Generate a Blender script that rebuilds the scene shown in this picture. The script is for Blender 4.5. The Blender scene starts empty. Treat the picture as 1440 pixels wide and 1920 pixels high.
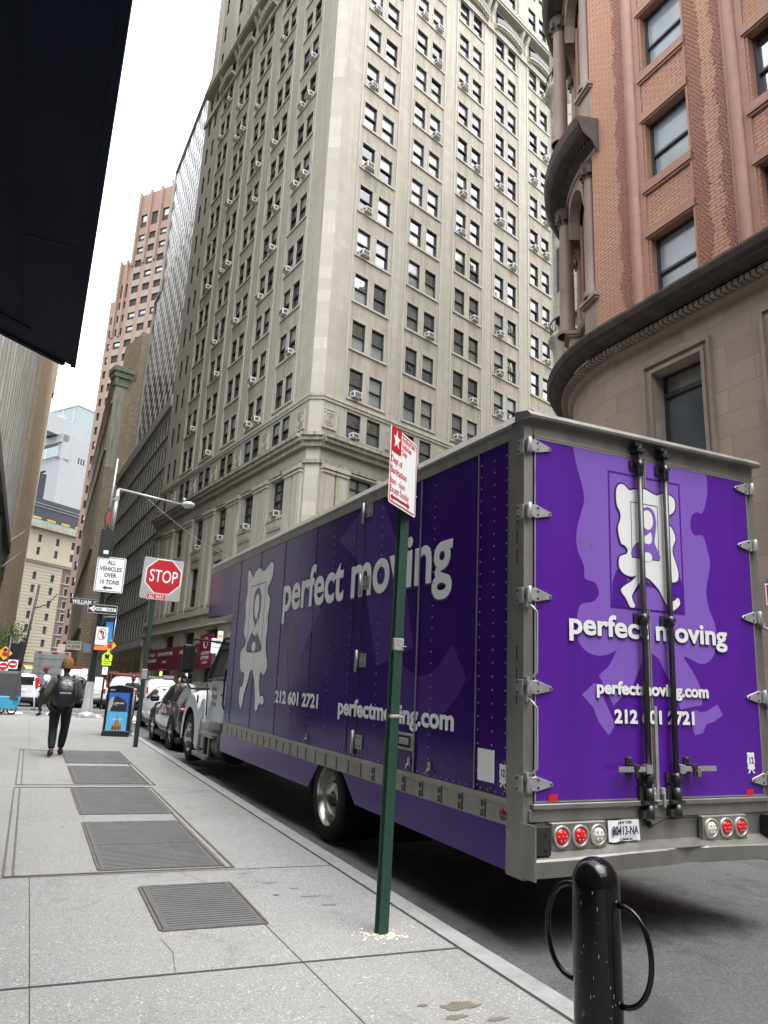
import bpy, math, random
from mathutils import Vector, Matrix
random.seed(7)
R_=math.radians; PI=math.pi
sc=bpy.context.scene
COL=sc.collection
# ---------------------------------------------------------------- materials
MATS={}
def _new(name):
    m=bpy.data.materials.new(name); m.use_nodes=True
    nt=m.node_tree; b=nt.nodes['Principled BSDF']; return m,nt,b
def _n(nt,t,**k):
    n=nt.nodes.new(t)
    for a,v in k.items(): setattr(n,a,v)
    return n
def rgb(c): return (c[0],c[1],c[2],1)
def sc_(c,f): return tuple(min(1,v*f) for v in c)
def mixc(nt,fac,a,b,bt='MIX'):
    n=_n(nt,'ShaderNodeMix',data_type='RGBA',blend_type=bt)
    if isinstance(fac,(int,float)): n.inputs['Factor'].default_value=fac
    else: nt.links.new(fac,n.inputs['Factor'])
    for s,v in ((6,a),(7,b)):
        if isinstance(v,tuple): n.inputs[s].default_value=rgb(v)
        else: nt.links.new(v,n.inputs[s])
    return n.outputs[2]
def ramp(nt,src,stops):
    r=_n(nt,'ShaderNodeValToRGB'); e=r.color_ramp.elements
    while len(e)<len(stops): e.new(.5)
    for i,(p,c) in enumerate(stops):
        e[i].position=p; e[i].color=rgb(c) if isinstance(c,tuple) else (c,c,c,1)
    nt.links.new(src,r.inputs[0]); return r.outputs[0]
def noise(nt,vec,scale,detail=3,rough=.55,dist=0):
    n=_n(nt,'ShaderNodeTexNoise'); n.inputs['Scale'].default_value=scale
    n.inputs['Detail'].default_value=detail; n.inputs['Roughness'].default_value=rough; n.inputs['Distortion'].default_value=dist
    if vec is not None: nt.links.new(vec,n.inputs['Vector'])
    return n.outputs['Fac']
def mapping(nt,vec,s=(1,1,1),r=(0,0,0),l=(0,0,0)):
    m=_n(nt,'ShaderNodeMapping'); m.inputs['Scale'].default_value=s; m.inputs['Rotation'].default_value=r; m.inputs['Location'].default_value=l
    nt.links.new(vec,m.inputs['Vector']); return m.outputs[0]
def bump(nt,b,h,strength,dist=.01,prev=None):
    n=_n(nt,'ShaderNodeBump'); n.inputs['Strength'].default_value=strength; n.inputs['Distance'].default_value=dist
    nt.links.new(h,n.inputs['Height'])
    if prev: nt.links.new(prev,n.inputs['Normal'])
    nt.links.new(n.outputs[0],b.inputs['Normal']); return n.outputs[0]
def M(name,col,rough=.6,met=0,var=.12,scale=4,streak=0,bmp=0,bs=60,coat=0,emis=0,spec=.5,ior=1.45,spk=0,dirt=0):
    if name in MATS: return MATS[name]
    m,nt,b=_new(name); MATS[name]=m
    b.inputs['Roughness'].default_value=rough; b.inputs['Metallic'].default_value=met
    b.inputs['Coat Weight'].default_value=coat; b.inputs['Specular IOR Level'].default_value=spec; b.inputs['IOR'].default_value=ior
    tc=_n(nt,'ShaderNodeTexCoord').outputs['Object']
    c=mixc(nt,noise(nt,tc,scale,4),sc_(col,1-var),sc_(col,1+var))
    if streak:
        f=ramp(nt,noise(nt,mapping(nt,tc,(1.6,1.6,.10)),2.2,5),[(.42,0.),(.7,1.)])
        c=mixc(nt,f,c,sc_(col,1-streak))
    if dirt:
        f=ramp(nt,noise(nt,tc,scale*.35,6,.7),[(.5,0.),(.72,1.)]); c=mixc(nt,f,c,sc_(col,1-dirt))
    if spk:
        f=ramp(nt,noise(nt,tc,170,2),[(.60,0.),(.70,1.)]); c=mixc(nt,f,c,sc_(col,1+spk))
    nt.links.new(c,b.inputs['Base Color'])
    r=noise(nt,tc,scale*2.3,3); mr=_n(nt,'ShaderNodeMapRange'); mr.inputs[3].default_value=max(0,rough*.8); mr.inputs[4].default_value=min(1,rough*1.2)
    nt.links.new(r,mr.inputs[0]); nt.links.new(mr.outputs[0],b.inputs['Roughness'])
    if bmp: bump(nt,b,noise(nt,tc,bs,4),bmp)
    if emis:
        b.inputs['Emission Color'].default_value=rgb(col); b.inputs['Emission Strength'].default_value=emis
    return m
def stone(name,col,bw=1.2,bh=.5,mortar=.008,mcol=.6,var=.16,rough=.8,streak=.25,off=.5,tone2=None,bmp=.4,patch=.2,ax='xz'):
    """block or brick masonry laid in the facade's own x-z plane"""
    if name in MATS: return MATS[name]
    m,nt,b=_new(name); MATS[name]=m; b.inputs['Roughness'].default_value=rough
    tc=_n(nt,'ShaderNodeTexCoord').outputs['Object']
    s=_n(nt,'ShaderNodeSeparateXYZ'); nt.links.new(tc,s.inputs[0]); k=_n(nt,'ShaderNodeCombineXYZ')
    ad=_n(nt,'ShaderNodeMath',operation='ADD'); nt.links.new(s.outputs[0],ad.inputs[0]); nt.links.new(s.outputs[1],ad.inputs[1])
    nt.links.new(ad.outputs[0],k.inputs[0]); nt.links.new(s.outputs[2],k.inputs[1])
    br=_n(nt,'ShaderNodeTexBrick'); br.offset=off; nt.links.new(k.outputs[0],br.inputs['Vector'])
    t2=tone2 or sc_(col,1-var)
    br.inputs['Color1'].default_value=rgb(sc_(col,1+var*.5)); br.inputs['Color2'].default_value=rgb(t2)
    br.inputs['Mortar'].default_value=rgb(sc_(col,mcol)); br.inputs['Scale'].default_value=1
    br.inputs['Mortar Size'].default_value=mortar; br.inputs['Brick Width'].default_value=bw; br.inputs['Row Height'].default_value=bh
    br.inputs['Mortar Smooth'].default_value=.2; br.inputs['Bias'].default_value=-.2
    c=br.outputs['Color']
    f=noise(nt,tc,.7,5,.6); c=mixc(nt,ramp(nt,f,[(.35,0.),(.7,1.)]),c,mixc(nt,.5,c,sc_(col,1-patch)))
    if streak:
        f=ramp(nt,noise(nt,mapping(nt,tc,(1.3,1.3,.08)),1.7,6,.65),[(.45,0.),(.72,1.)])
        c=mixc(nt,f,c,sc_(col,1-streak),'MIX')
    g=noise(nt,tc,25,4); c=mixc(nt,ramp(nt,g,[(.3,.0),(.7,.22)]),c,sc_(col,.7))
    nt.links.new(c,b.inputs['Base Color'])
    bump(nt,b,br.outputs['Fac'],-bmp if False else bmp,.01) if False else None
    inv=_n(nt,'ShaderNodeMath',operation='SUBTRACT'); inv.inputs[0].default_value=1; nt.links.new(br.outputs['Fac'],inv.inputs[1])
    n1=bump(nt,b,inv.outputs[0],bmp,.012); bump(nt,b,noise(nt,tc,40,4),.25,.006,n1)
    return m
def glassm(name,col=(.02,.025,.03),rough=.03,ior=1.7,wav=.15,var=.3,ws=1.1,met=0):
    if name in MATS: return MATS[name]
    m,nt,b=_new(name); MATS[name]=m
    tc=_n(nt,'ShaderNodeTexCoord').outputs['Object']
    nt.links.new(mixc(nt,noise(nt,tc,.9,2),sc_(col,1-var),sc_(col,1+var)),b.inputs['Base Color'])
    b.inputs['Roughness'].default_value=rough; b.inputs['IOR'].default_value=ior; b.inputs['Metallic'].default_value=met
    bump(nt,b,noise(nt,tc,ws,2),wav,.05)
    return m
# ---------------------------------------------------------------- mesh builder
class MB:
    def __init__(s): s.v=[];s.f=[];s.m=[];s.sm=[];s.T=Matrix.Identity(4);s.cur=0;s.smooth=False
    def vv(s,p): s.v.append(tuple(s.T@Vector(p))); return len(s.v)-1
    def face(s,ids,m=None): s.f.append(ids); s.m.append(s.cur if m is None else m); s.sm.append(s.smooth)
    def quad(s,a,b,c,d,m=None): s.face([s.vv(a),s.vv(b),s.vv(c),s.vv(d)],m)
    def poly(s,pts,m=None): s.face([s.vv(p) for p in pts],m)
    def box(s,x0,x1,y0,y1,z0,z1,m=None):
        p=[s.vv((x,y,z)) for z in (z0,z1) for y in (y0,y1) for x in (x0,x1)]
        for q in ((0,2,3,1),(4,5,7,6),(0,1,5,4),(2,6,7,3),(0,4,6,2),(1,3,7,5)): s.face([p[i] for i in q],m)
    def hexa(s,b,t,m=None):
        p=[s.vv(q) for q in b]+[s.vv(q) for q in t]
        for q in ((3,2,1,0),(4,5,6,7),(0,1,5,4),(1,2,6,5),(2,3,7,6),(3,0,4,7)): s.face([p[i] for i in q],m)
    def prism(s,pts,a0,a1,axis='y',m=None,caps=True):
        f={'y':lambda u,w,t:(u,t,w),'x':lambda u,w,t:(t,u,w),'z':lambda u,w,t:(u,w,t)}[axis]
        A=[s.vv(f(u,w,a0)) for u,w in pts]; B=[s.vv(f(u,w,a1)) for u,w in pts]; n=len(pts)
        for i in range(n): s.face([A[i],A[(i+1)%n],B[(i+1)%n],B[i]],m)
        if caps:
            sm=s.smooth; s.smooth=False; s.face(A[::-1],m); s.face(B,m); s.smooth=sm
    def cyl(s,p0,p1,r0,r1=None,n=12,m=None,caps=True,sm=True):
        r1=r0 if r1 is None else r1; p0=Vector(p0);p1=Vector(p1); d=(p1-p0).normalized()
        a=d.orthogonal().normalized(); b=d.cross(a); o=s.smooth; s.smooth=sm
        A=[];B=[]
        for i in range(n):
            t=2*PI*i/n; w=a*math.cos(t)+b*math.sin(t); A.append(s.vv(p0+w*r0)); B.append(s.vv(p1+w*r1))
        for i in range(n): s.face([A[i],A[(i+1)%n],B[(i+1)%n],B[i]],m)
        s.smooth=False
        if caps: s.face(A[::-1],m); s.face(B,m)
        s.smooth=o
    def tube(s,pts,r,n=8,m=None):
        P=[Vector(p) for p in pts]; N=len(P); o=s.smooth; s.smooth=True; a=None; rings=[]
        for i in range(N):
            d=((P[min(N-1,i+1)]-P[i]).normalized()+(P[i]-P[max(0,i-1)]).normalized()).normalized()
            a=d.orthogonal().normalized() if a is None else (a-d*a.dot(d)).normalized(); b=d.cross(a); rr=r[i] if isinstance(r,(list,tuple)) else r
            rings.append([s.vv(P[i]+(a*math.cos(2*PI*k/n)+b*math.sin(2*PI*k/n))*rr) for k in range(n)])
        for A,B in zip(rings,rings[1:]):
            for k in range(n): s.face([A[k],A[(k+1)%n],B[(k+1)%n],B[k]],m)
        s.smooth=False; s.face(rings[0][::-1],m); s.face(rings[-1],m); s.smooth=o
    def lathe(s,prof,c=(0,0,0),axis='z',n=20,m=None,a0=0,a1=2*PI,sm=True):
        o=s.smooth; s.smooth=sm; full=abs(a1-a0-2*PI)<1e-6; k=n if full else n+1; rings=[]
        for r,h in prof:
            ring=[]
            for i in range(k):
                t=a0+(a1-a0)*i/n; ca,sa=math.cos(t)*r,math.sin(t)*r
                p={'z':(ca,sa,h),'x':(h,ca,sa),'y':(ca,h,sa)}[axis]; ring.append(s.vv((c[0]+p[0],c[1]+p[1],c[2]+p[2])))
            rings.append(ring)
        for a,b in zip(rings,rings[1:]):
            for i in range(n if full else n): s.face([a[i],a[(i+1)%k],b[(i+1)%k],b[i]],m)
        s.smooth=o
    def build(s,name,mats,parent=None,bevel=0,bseg=1,mat=None,auto=None):
        me=bpy.data.meshes.new(name); me.from_pydata(s.v,[],s.f); 
        if not isinstance(mats,(list,tuple)): mats=[mats]
        for mm in mats: me.materials.append(mm)
        me.polygons.foreach_set('material_index',s.m); me.polygons.foreach_set('use_smooth',s.sm); me.validate(); me.update()
        o=bpy.data.objects.new(name,me); COL.objects.link(o)
        if parent: o.parent=parent
        if mat is not None: o.matrix_local=mat
        if bevel:
            b=o.modifiers.new('b','BEVEL'); b.width=bevel; b.segments=bseg; b.limit_method='ANGLE'; b.angle_limit=R_(40); b.harden_normals=False
        return o
def frame(x,y,az,z=0):
    """facade frame: local x runs left to right as seen from outside, local y points into the building"""
    return Matrix.Translation((x,y,z))@Matrix.Rotation(R_(90-az),4,'Z')
def empty(name,label,cat,loc=(0,0,0),rz=0,group=None,mat=None,kind=None):
    o=bpy.data.objects.new(name,None); COL.objects.link(o); o.empty_display_size=.2
    if mat is not None: o.matrix_world=mat
    else: o.location=loc; o.rotation_euler=(0,0,rz)
    tag(o,label,cat,group,kind); return o
def tag(o,label=None,cat=None,group=None,kind=None):
    if label: o['label']=label
    if cat: o['category']=cat
    if group: o['group']=group
    if kind: o['kind']=kind
    return o
def struct(o): o['kind']='structure'; return o
def text(name,s,size,mat,parent,loc,rot=(PI/2,0,0),bold=0,sx=1,ext=.0015,align='CENTER',spacing=1,shear=0,valign='CENTER',sp=None):
    cu=bpy.data.curves.new('t','FONT'); cu.body=s; cu.size=size; cu.align_x=align; cu.align_y=valign; cu.offset=bold*size
    cu.extrude=ext; cu.space_character=spacing; cu.shear=shear; cu.resolution_u=4
    if sp: cu.space_line=sp
    t=bpy.data.objects.new('t',cu); COL.objects.link(t)
    dg=bpy.context.evaluated_depsgraph_get(); dg.update()
    me=bpy.data.meshes.new_from_object(t.evaluated_get(dg)); bpy.data.objects.remove(t); bpy.data.curves.remove(cu)
    me.materials.clear(); me.materials.append(mat)
    o=bpy.data.objects.new(name,me); COL.objects.link(o); o.parent=parent
    o.location=loc; o.rotation_euler=rot; o.scale=(sx,1,1); return o
def gz(y):
    if y<30: return .0286*y
    if y<50: return .858+.0286*(y-30)-.000715*(y-30)**2
    return 1.144
CAM=Vector((0,0,1.6))
# ---------------------------------------------------------------- camera, sky, sun
cam=bpy.data.cameras.new('camera'); camo=bpy.data.objects.new('camera',cam); COL.objects.link(camo); sc.camera=camo
_f=1426.4376; cam.sensor_fit='VERTICAL'; cam.sensor_height=24; cam.sensor_width=24; cam.lens=_f/1920*24; cam.clip_end=5000; cam.clip_start=.05
yw,pt,rl=R_(24.0139),R_(14.5783),R_(2.5310)
fw=Vector((math.sin(yw)*math.cos(pt),math.cos(yw)*math.cos(pt),math.sin(pt))); rt=Vector((math.cos(yw),-math.sin(yw),0)); up=rt.cross(fw)
r2=math.cos(rl)*rt+math.sin(rl)*up; u2=-math.sin(rl)*rt+math.cos(rl)*up
mw=Matrix((r2,u2,-fw)).transposed().to_4x4(); mw.translation=CAM; camo.matrix_world=mw
w=bpy.data.worlds.new('World'); sc.world=w; w.use_nodes=True; nt=w.node_tree; bg=nt.nodes['Background']
sky=_n(nt,'ShaderNodeTexSky',sky_type='NISHITA'); sky.sun_disc=False; sky.sun_elevation=R_(73); sky.sun_rotation=R_(60)
sky.air_density=1.2; sky.dust_density=6; sky.ozone_density=1
hs=_n(nt,'ShaderNodeHueSaturation'); hs.inputs['Saturation'].default_value=.22; nt.links.new(sky.outputs[0],hs.inputs['Color'])
# overcast: a bright even cloud layer over the clear-sky model
nt.links.new(mixc(nt,.6,hs.outputs[0],(8.2,8.5,8.9)),bg.inputs['Color']); bg.inputs['Strength'].default_value=.14
sun=bpy.data.lights.new('sun','SUN'); sun.energy=.8; sun.angle=R_(40); sun.color=(1,.97,.92); so=bpy.data.objects.new('sun',sun); COL.objects.link(so)
el,az=R_(62),R_(165)   # azimuth measured from +Y towards +X
so.rotation_euler=Vector((math.sin(az)*math.cos(el),math.cos(az)*math.cos(el),math.sin(el))).to_track_quat('Z','Y').to_euler()
sky.sun_rotation=az
sc.view_settings.view_transform='Standard'; sc.view_settings.look='None'; sc.view_settings.exposure=2.0; sc.view_settings.gamma=1
sc.cycles.max_bounces=6; sc.cycles.diffuse_bounces=3; sc.cycles.glossy_bounces=3; sc.cycles.transmission_bounces=3
# ---------------------------------------------------------------- ground
def asphalt():
    m,nt,b=_new('asphalt'); tc=_n(nt,'ShaderNodeTexCoord').outputs['Object']
    c=mixc(nt,ramp(nt,noise(nt,tc,52,6,.8),[(.38,0.),(.66,1.)]),(.040,.040,.041),(.150,.150,.147))
    c=mixc(nt,ramp(nt,noise(nt,tc,130,2),[(.62,0.),(.68,1.)]),c,(.34,.34,.33))
    c=mixc(nt,ramp(nt,noise(nt,mapping(nt,tc,(1.0,.7,1)),1.3,8,.75,.4),[(.50,0.),(.57,.75)]),c,mixc(nt,.6,c,(.022,.022,.023)))
    c=mixc(nt,ramp(nt,noise(nt,tc,.45,3),[(.4,0.),(.7,.4)]),c,(.15,.15,.147))
    nt.links.new(c,b.inputs['Base Color']); b.inputs['Roughness'].default_value=.85
    bump(nt,b,noise(nt,tc,70,5,.7),1.0,.02); return m
def concrete():
    m,nt,b=_new('pavement concrete'); tc=_n(nt,'ShaderNodeTexCoord').outputs['Object']
    c=mixc(nt,noise(nt,tc,1.1,5,.6),(.165,.165,.160),(.245,.245,.237))
    br=_n(nt,'ShaderNodeTexBrick'); br.offset=0; nt.links.new(mapping(nt,tc,(1,1,1),(0,0,.01),(1.9,-4.77,0)),br.inputs['Vector']); br.inputs['Color1'].default_value=(1,1,1,1); br.inputs['Color2'].default_value=(.80,.80,.79,1); br.inputs['Mortar'].default_value=(.95,.95,.95,1)
    br.inputs['Scale'].default_value=1; br.inputs['Brick Width'].default_value=2.14; br.inputs['Row Height'].default_value=2.36; br.inputs['Mortar Size'].default_value=.004
    c=mixc(nt,1.0,c,br.outputs['Color'],'MULTIPLY')
    c=mixc(nt,ramp(nt,noise(nt,tc,45,4,.75),[(.36,0.),(.66,.7)]),c,(.255,.255,.248))
    c=mixc(nt,ramp(nt,noise(nt,tc,75,2),[(.62,0.),(.67,1.)]),c,(.46,.46,.445))
    c=mixc(nt,ramp(nt,noise(nt,tc,62,2),[(.31,1.),(.36,0.)]),c,(.085,.085,.085))
    c=mixc(nt,ramp(nt,noise(nt,mapping(nt,tc,(1,1,1),(0,0,.4)),1.9,7,.72,.6),[(.56,0.),(.70,.6)]),c,(.135,.13,.12))
    v=_n(nt,'ShaderNodeTexVoronoi'); v.inputs['Scale'].default_value=1.9; nt.links.new(tc,v.inputs['Vector'])
    c=mixc(nt,ramp(nt,v.outputs['Distance'],[(.040,.85),(.06,0.)]),c,(.05,.05,.05))
    nt.links.new(c,b.inputs['Base Color']); b.inputs['Roughness'].default_value=.88
    bump(nt,b,noise(nt,tc,80,4),.5,.008); return m
m_asph=asphalt(); m_conc=concrete()
m_kerb=M('granite kerb',(.25,.25,.25),.7,var=.25,scale=9,bmp=.4,bs=50,dirt=.35)
m_joint=M('tar joint',(.045,.043,.04),.8,var=.4,scale=30); m_white=M('road paint',(.62,.62,.6),.7,var=.12,scale=20,dirt=.35)
ysam=[-60,-30,-10]+[i*1.0 for i in range(0,61)]+[80,110,150,230,420]
def strip(mb,x0,x1,ys,dz,m=None):
    for a,b in zip(ys,ys[1:]):
        X=lambda f,y:f(y) if callable(f) else f
        mb.quad((X(x0,a),a,gz(a)+dz),(X(x1,a),a,gz(a)+dz),(X(x1,b),b,gz(b)+dz),(X(x0,b),b,gz(b)+dz),m)
mb=MB(); strip(mb,-70,90,ysam,-.15); struct(mb.build('road',m_asph))
mb=MB(); mb.quad((-2500,-2500,-2.6),(2500,-2500,-2.6),(2500,2500,-2.6),(-2500,2500,-2.6)); struct(mb.build('ground',M('far ground',(.12,.12,.12),.9)))
def slab(name,outline,m,top=0,h=.17,extra=None):
    """a pavement slab following the slope: outline counter-clockwise"""
    import bmesh
    bm=bmesh.new(); vs=[bm.verts.new((x,y,0)) for x,y in outline]; f=bm.faces.new(vs)
    ys=sorted(set(y for _,y in outline)); lo,hi=ys[0],ys[-1]; y=math.ceil(lo)+.0
    while y<min(hi,60):
        if y>lo+.01: bmesh.ops.bisect_plane(bm,geom=bm.verts[:]+bm.edges[:]+bm.faces[:],plane_co=(0,y,0),plane_no=(0,1,0))
        y+=2
    for v in bm.verts: v.co.z=gz(v.co.y)+top
    r=bmesh.ops.extrude_face_region(bm,geom=bm.faces[:]); 
    for g in r['geom']:
        if isinstance(g,bmesh.types.BMVert): g.co.z-=h
    bmesh.ops.recalc_face_normals(bm,faces=bm.faces[:])
    me=bpy.data.meshes.new(name); bm.to_mesh(me); bm.free(); me.materials.append(m); o=bpy.data.objects.new(name,me); COL.objects.link(o); return struct(o)
def arc(cx,cy,r,a0,a1,n=10): return [(cx+r*math.cos(R_(a0+(a1-a0)*i/n)),cy+r*math.sin(R_(a0+(a1-a0)*i/n))) for i in range(n+1)]
slab('sidewalk',[(-4.3,-9),(2.78,-9),(2.78,30.2)]+arc(1.38,30.2,1.4,0,90)[1:]+[(-4.3,31.6)],m_conc)
slab('kerb',[(2.785,-9),(2.94,-9),(2.94,30.2)]+arc(1.38,30.2,1.56,0,90)[1:]+[(-4.3,31.76),(-4.3,31.605)]+arc(1.38,30.2,1.405,90,0)[0:]+[(2.785,30.15)],m_kerb,top=.004)
slab('sidewalk',[(-4.4,43.5),(-2.3,43.5),(-2.3,170),(-4.4,170)],m_conc)
slab('sidewalk',[(10.6,-9),(15,-9),(14.2,12),(16.0,19),(20,21.5),(24,21.5),(24,25),(15,25),(11.3,23),(10.6,19)],m_conc)
slab('sidewalk',[(12.0,44.4),(12.8,42.6),(17,42.0),(44,51.5),(43,54.4),(14.7,44.8),(9.6,77),(7.75,112),(5.9,125),(5.9,190),(3.4,190),(3.4,125),(5.2,112),(7.0,77)],m_conc)
# pavement joints, vault-hatch rims and steel hatches
mb=MB()
def seam(x0,y0,x1,y1,w=.012,dz=.003):
    n=max(1,int(abs(y1-y0)/2)); d=Vector((x1-x0,y1-y0,0)).normalized(); p=Vector((-d.y,d.x,0))*w/2
    for i in range(n):
        a=Vector((x0+(x1-x0)*i/n,y0+(y1-y0)*i/n,0)); b=Vector((x0+(x1-x0)*(i+1)/n,y0+(y1-y0)*(i+1)/n,0))
        mb.quad(*[(q.x,q.y,gz(q.y)+dz) for q in (a-p,b-p,b+p,a+p)])
seam(-4.2,4.79,2.78,4.735,.022); seam(-4.2,7.14,2.78,7.05,.012); seam(-4.2,12.05,0,12.3,.02); seam(1.95,12.3,2.78,11.75,.014); seam(-4.2,17.9,2.78,17.7,.014); seam(-4.2,22.6,2.78,22.5,.014); seam(-4.2,27,2.78,27,.014); seam(-4.2,2.3,2.78,2.25,.014); seam(-4.2,0.1,2.78,0.05,.014)
seam(.235,-5,.235,7.1,.005); seam(1.95,-5,1.7,5.5,.005); seam(1.55,6.6,1.4,7.05,.004); seam(.235,17.8,.235,31.4,.006); seam(2.77,-8,2.77,30,.012); seam(-1.9,-5,-1.9,31.4,.008)
seam(.98,4.78,1.02,5.1,.003);seam(1.02,5.1,.99,5.35,.003); seam(-.05,20,1.7,20.1,.006); seam(1.5,18.2,1.52,22,.005)
struct(mb.build('sidewalk_joints',m_joint))
m_steel=M('worn hatch steel',(.15,.153,.157),.5,met=.3,var=.3,scale=3,bmp=.2); m_rim=M('hatch rim',(.13,.122,.11),.6,met=.4,var=.45,scale=14); m_dark=M('dark gap',(.02,.02,.02),.9)
def hatch(x0,x1,y0,y1,label,div=None,splitx=None):
    t=empty('sidewalk_grate',label,'grate',(x0,y0,gz(y0)),group='steel hatches and grates set in the pavement'); sl=.0286; t.rotation_euler=(math.atan(sl),0,0)
    L=x1-x0;W=(y1-y0)*1.0004
    b=MB(); b.box(0,L,0,W,.001,.003); b.build('gap_shade_plate',m_dark,t)  # raised plate, coloured dark as the shade between the bars
    b=MB(); n=int(W/.05)
    for i in range(n):
        y=.012+i*(W-.024)/n; b.box(.03,L-.03,y,y+.030,.003,.011)
    b.build('bars',m_steel,t)
    b=MB()
    for a in ((-.025,L+.025,-.025,.008),(-.025,L+.025,W-.008,W+.025)): b.box(a[0],a[1],a[2],a[3],.001,.010)
    for a in ((-.04,-.018),(-.01,.03),(L-.03,L+.006),(L+.014,L+.03)): b.box(a[0],a[1],0,W,.001,.0105)
    if div: b.box(0,L,W*div-.012,W*div+.012,.001,.012)
    if splitx: b.box(L*splitx-.01,L*splitx+.01,0,W*(div or 1),.001,.0125)
    b.build('rim',m_rim,t)
    return t
hatch(1.04,1.70,5.52,6.60,'square ribbed steel hatch nearest the camera, alone in the pavement')
hatch(.79,1.77,7.22,9.4,'large split steel hatch second from the camera, at the near end of the long slab','.' and .45,.68)
hatch(.80,1.80,9.95,12.1,'split steel hatch at the far end of the nearer long slab',.5,.62)
hatch(.87,1.86,12.6,14.85,'split steel hatch at the near end of the farther long slab',.5,.66)
hatch(.87,1.93,15.35,17.45,'farthest steel hatch, beside the walking man with the backpack',.5,.6)
mb=MB()
def rim(x0,y0,x1,y1,w=.03):
    d=Vector((x1-x0,y1-y0,0)).normalized(); p=Vector((-d.y,d.x,0))*w/2; n=max(1,int(abs(y1-y0)/2.5))
    for i in range(n):
        a=Vector((x0+(x1-x0)*i/n,y0+(y1-y0)*i/n,0)); b=Vector((x0+(x1-x0)*(i+1)/n,y0+(y1-y0)*(i+1)/n,0))
        mb.hexa([(q.x,q.y,gz(q.y)-.01) for q in (a-p,b-p,b+p,a+p)],[(q.x,q.y,gz(q.y)+.009) for q in (a-p,b-p,b+p,a+p)])
for (a,b,l,r) in ((7.12,12.2,.045,1.88),(12.45,17.65,.06,1.97)):
    for o in (0,.07): rim(l+o,a,l+o,b,.018); rim(r-o,a,r-o,b,.018)
    rim(l,a,r,a,.02); rim(l,b,r,b,.02)
struct(mb.build('vault_rims',m_rim))
# crossings, markings
mb=MB(); rg=random.Random(12); yy=-8.0
while yy<30:
    w0=.07+rg.random()*.13; mb.quad((2.945,yy,gz(yy)-.146),(2.945+w0,yy+.02,gz(yy)-.146),(2.945+w0*rg.uniform(.6,1.3),yy+.5,gz(yy+.5)-.146),(2.945,yy+.5,gz(yy+.5)-.146)); yy+=.5
struct(mb.build('gutter',M('gutter grit',(.05,.047,.042),.95,var=.6,scale=25,bmp=.8,bs=60)))
mb=MB()
for i in range(9): strip(mb,-3.6+i*1.5,-3.0+i*1.5,[33.1,35,36.4],-.146)
strip(mb,-4,10.5,[32.5,32.72],-.146); strip(mb,-4,10.5,[36.8,37.02],-.146); strip(mb,3.6,9.8,[31.0,31.4],-.146)
strip(mb,-2,11,[42.8,43.0],-.146); strip(mb,-2,11,[45.4,45.6],-.146)
struct(mb.build('road_markings',m_white))
mb=MB(); m_cov=M('manhole iron',(.09,.085,.08),.6,met=.5,var=.4,scale=12,bmp=.5)
# ---------------------------------------------------------------- windows shared by all buildings
m_frame=M('dark window frame',(.035,.035,.036),.5); m_gl=glassm('window glass',ior=3.0); m_gl2=glassm('window glass deep',(.012,.014,.016),.06,2.3,.3)
m_blind=glassm('window glass with blind',(.22,.23,.22),.10,2.4,.2,.25); m_curt=glassm('window glass with shade',(.10,.105,.10),.12,2.4,.25,.5)
m_sill=M('sill stone',(.42,.39,.34),.8,streak=.3)
m_ac=M('air conditioner metal',(.55,.55,.53),.5,var=.15,scale=6,dirt=.3); m_acg=M('air conditioner grille',(.07,.07,.07),.6)
PANES=[m_gl,m_gl2,m_blind,m_curt,M('dim far window',(.035,.037,.04),.6,spec=.2,var=.3,scale=1.5)]
def add_window(mb,pm,u0,u1,z0,z1,d,style,fm=0):
    """mb gets the sash bars, pm the glass; d = how deep the sash sits behind the wall face"""
    t=.05
    y0,y1=min(.03,d-.05) if d<.31 else d-.12,d+.02
    mb.box(u0,u0+t,y0,y1,z0,z1,fm);mb.box(u1-t,u1,y0,y1,z0,z1,fm);mb.box(u0+t,u1-t,y0,y1,z0,z0+t*1.2,fm);mb.box(u0+t,u1-t,y0,y1,z1-t,z1,fm)
    zm=z0+(z1-z0)*.48
    if style in('sash','small'): mb.box(u0+t,u1-t,y0+.005,y1-.005,zm-.03,zm+.03,fm)
    if style=='pair':
        um=(u0+u1)/2; mb.box(um-.06,um+.06,y0-.01,y1-.003,z0+t*1.2,z1-t,fm); mb.box(u0+t,u1-t,y0+.005,y1-.005,zm-.035,zm+.035,fm); mb.box(u0+t,u1-t,y0+.007,y1-.007,z1-.75,z1-.68,fm)
    return zm
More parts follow.
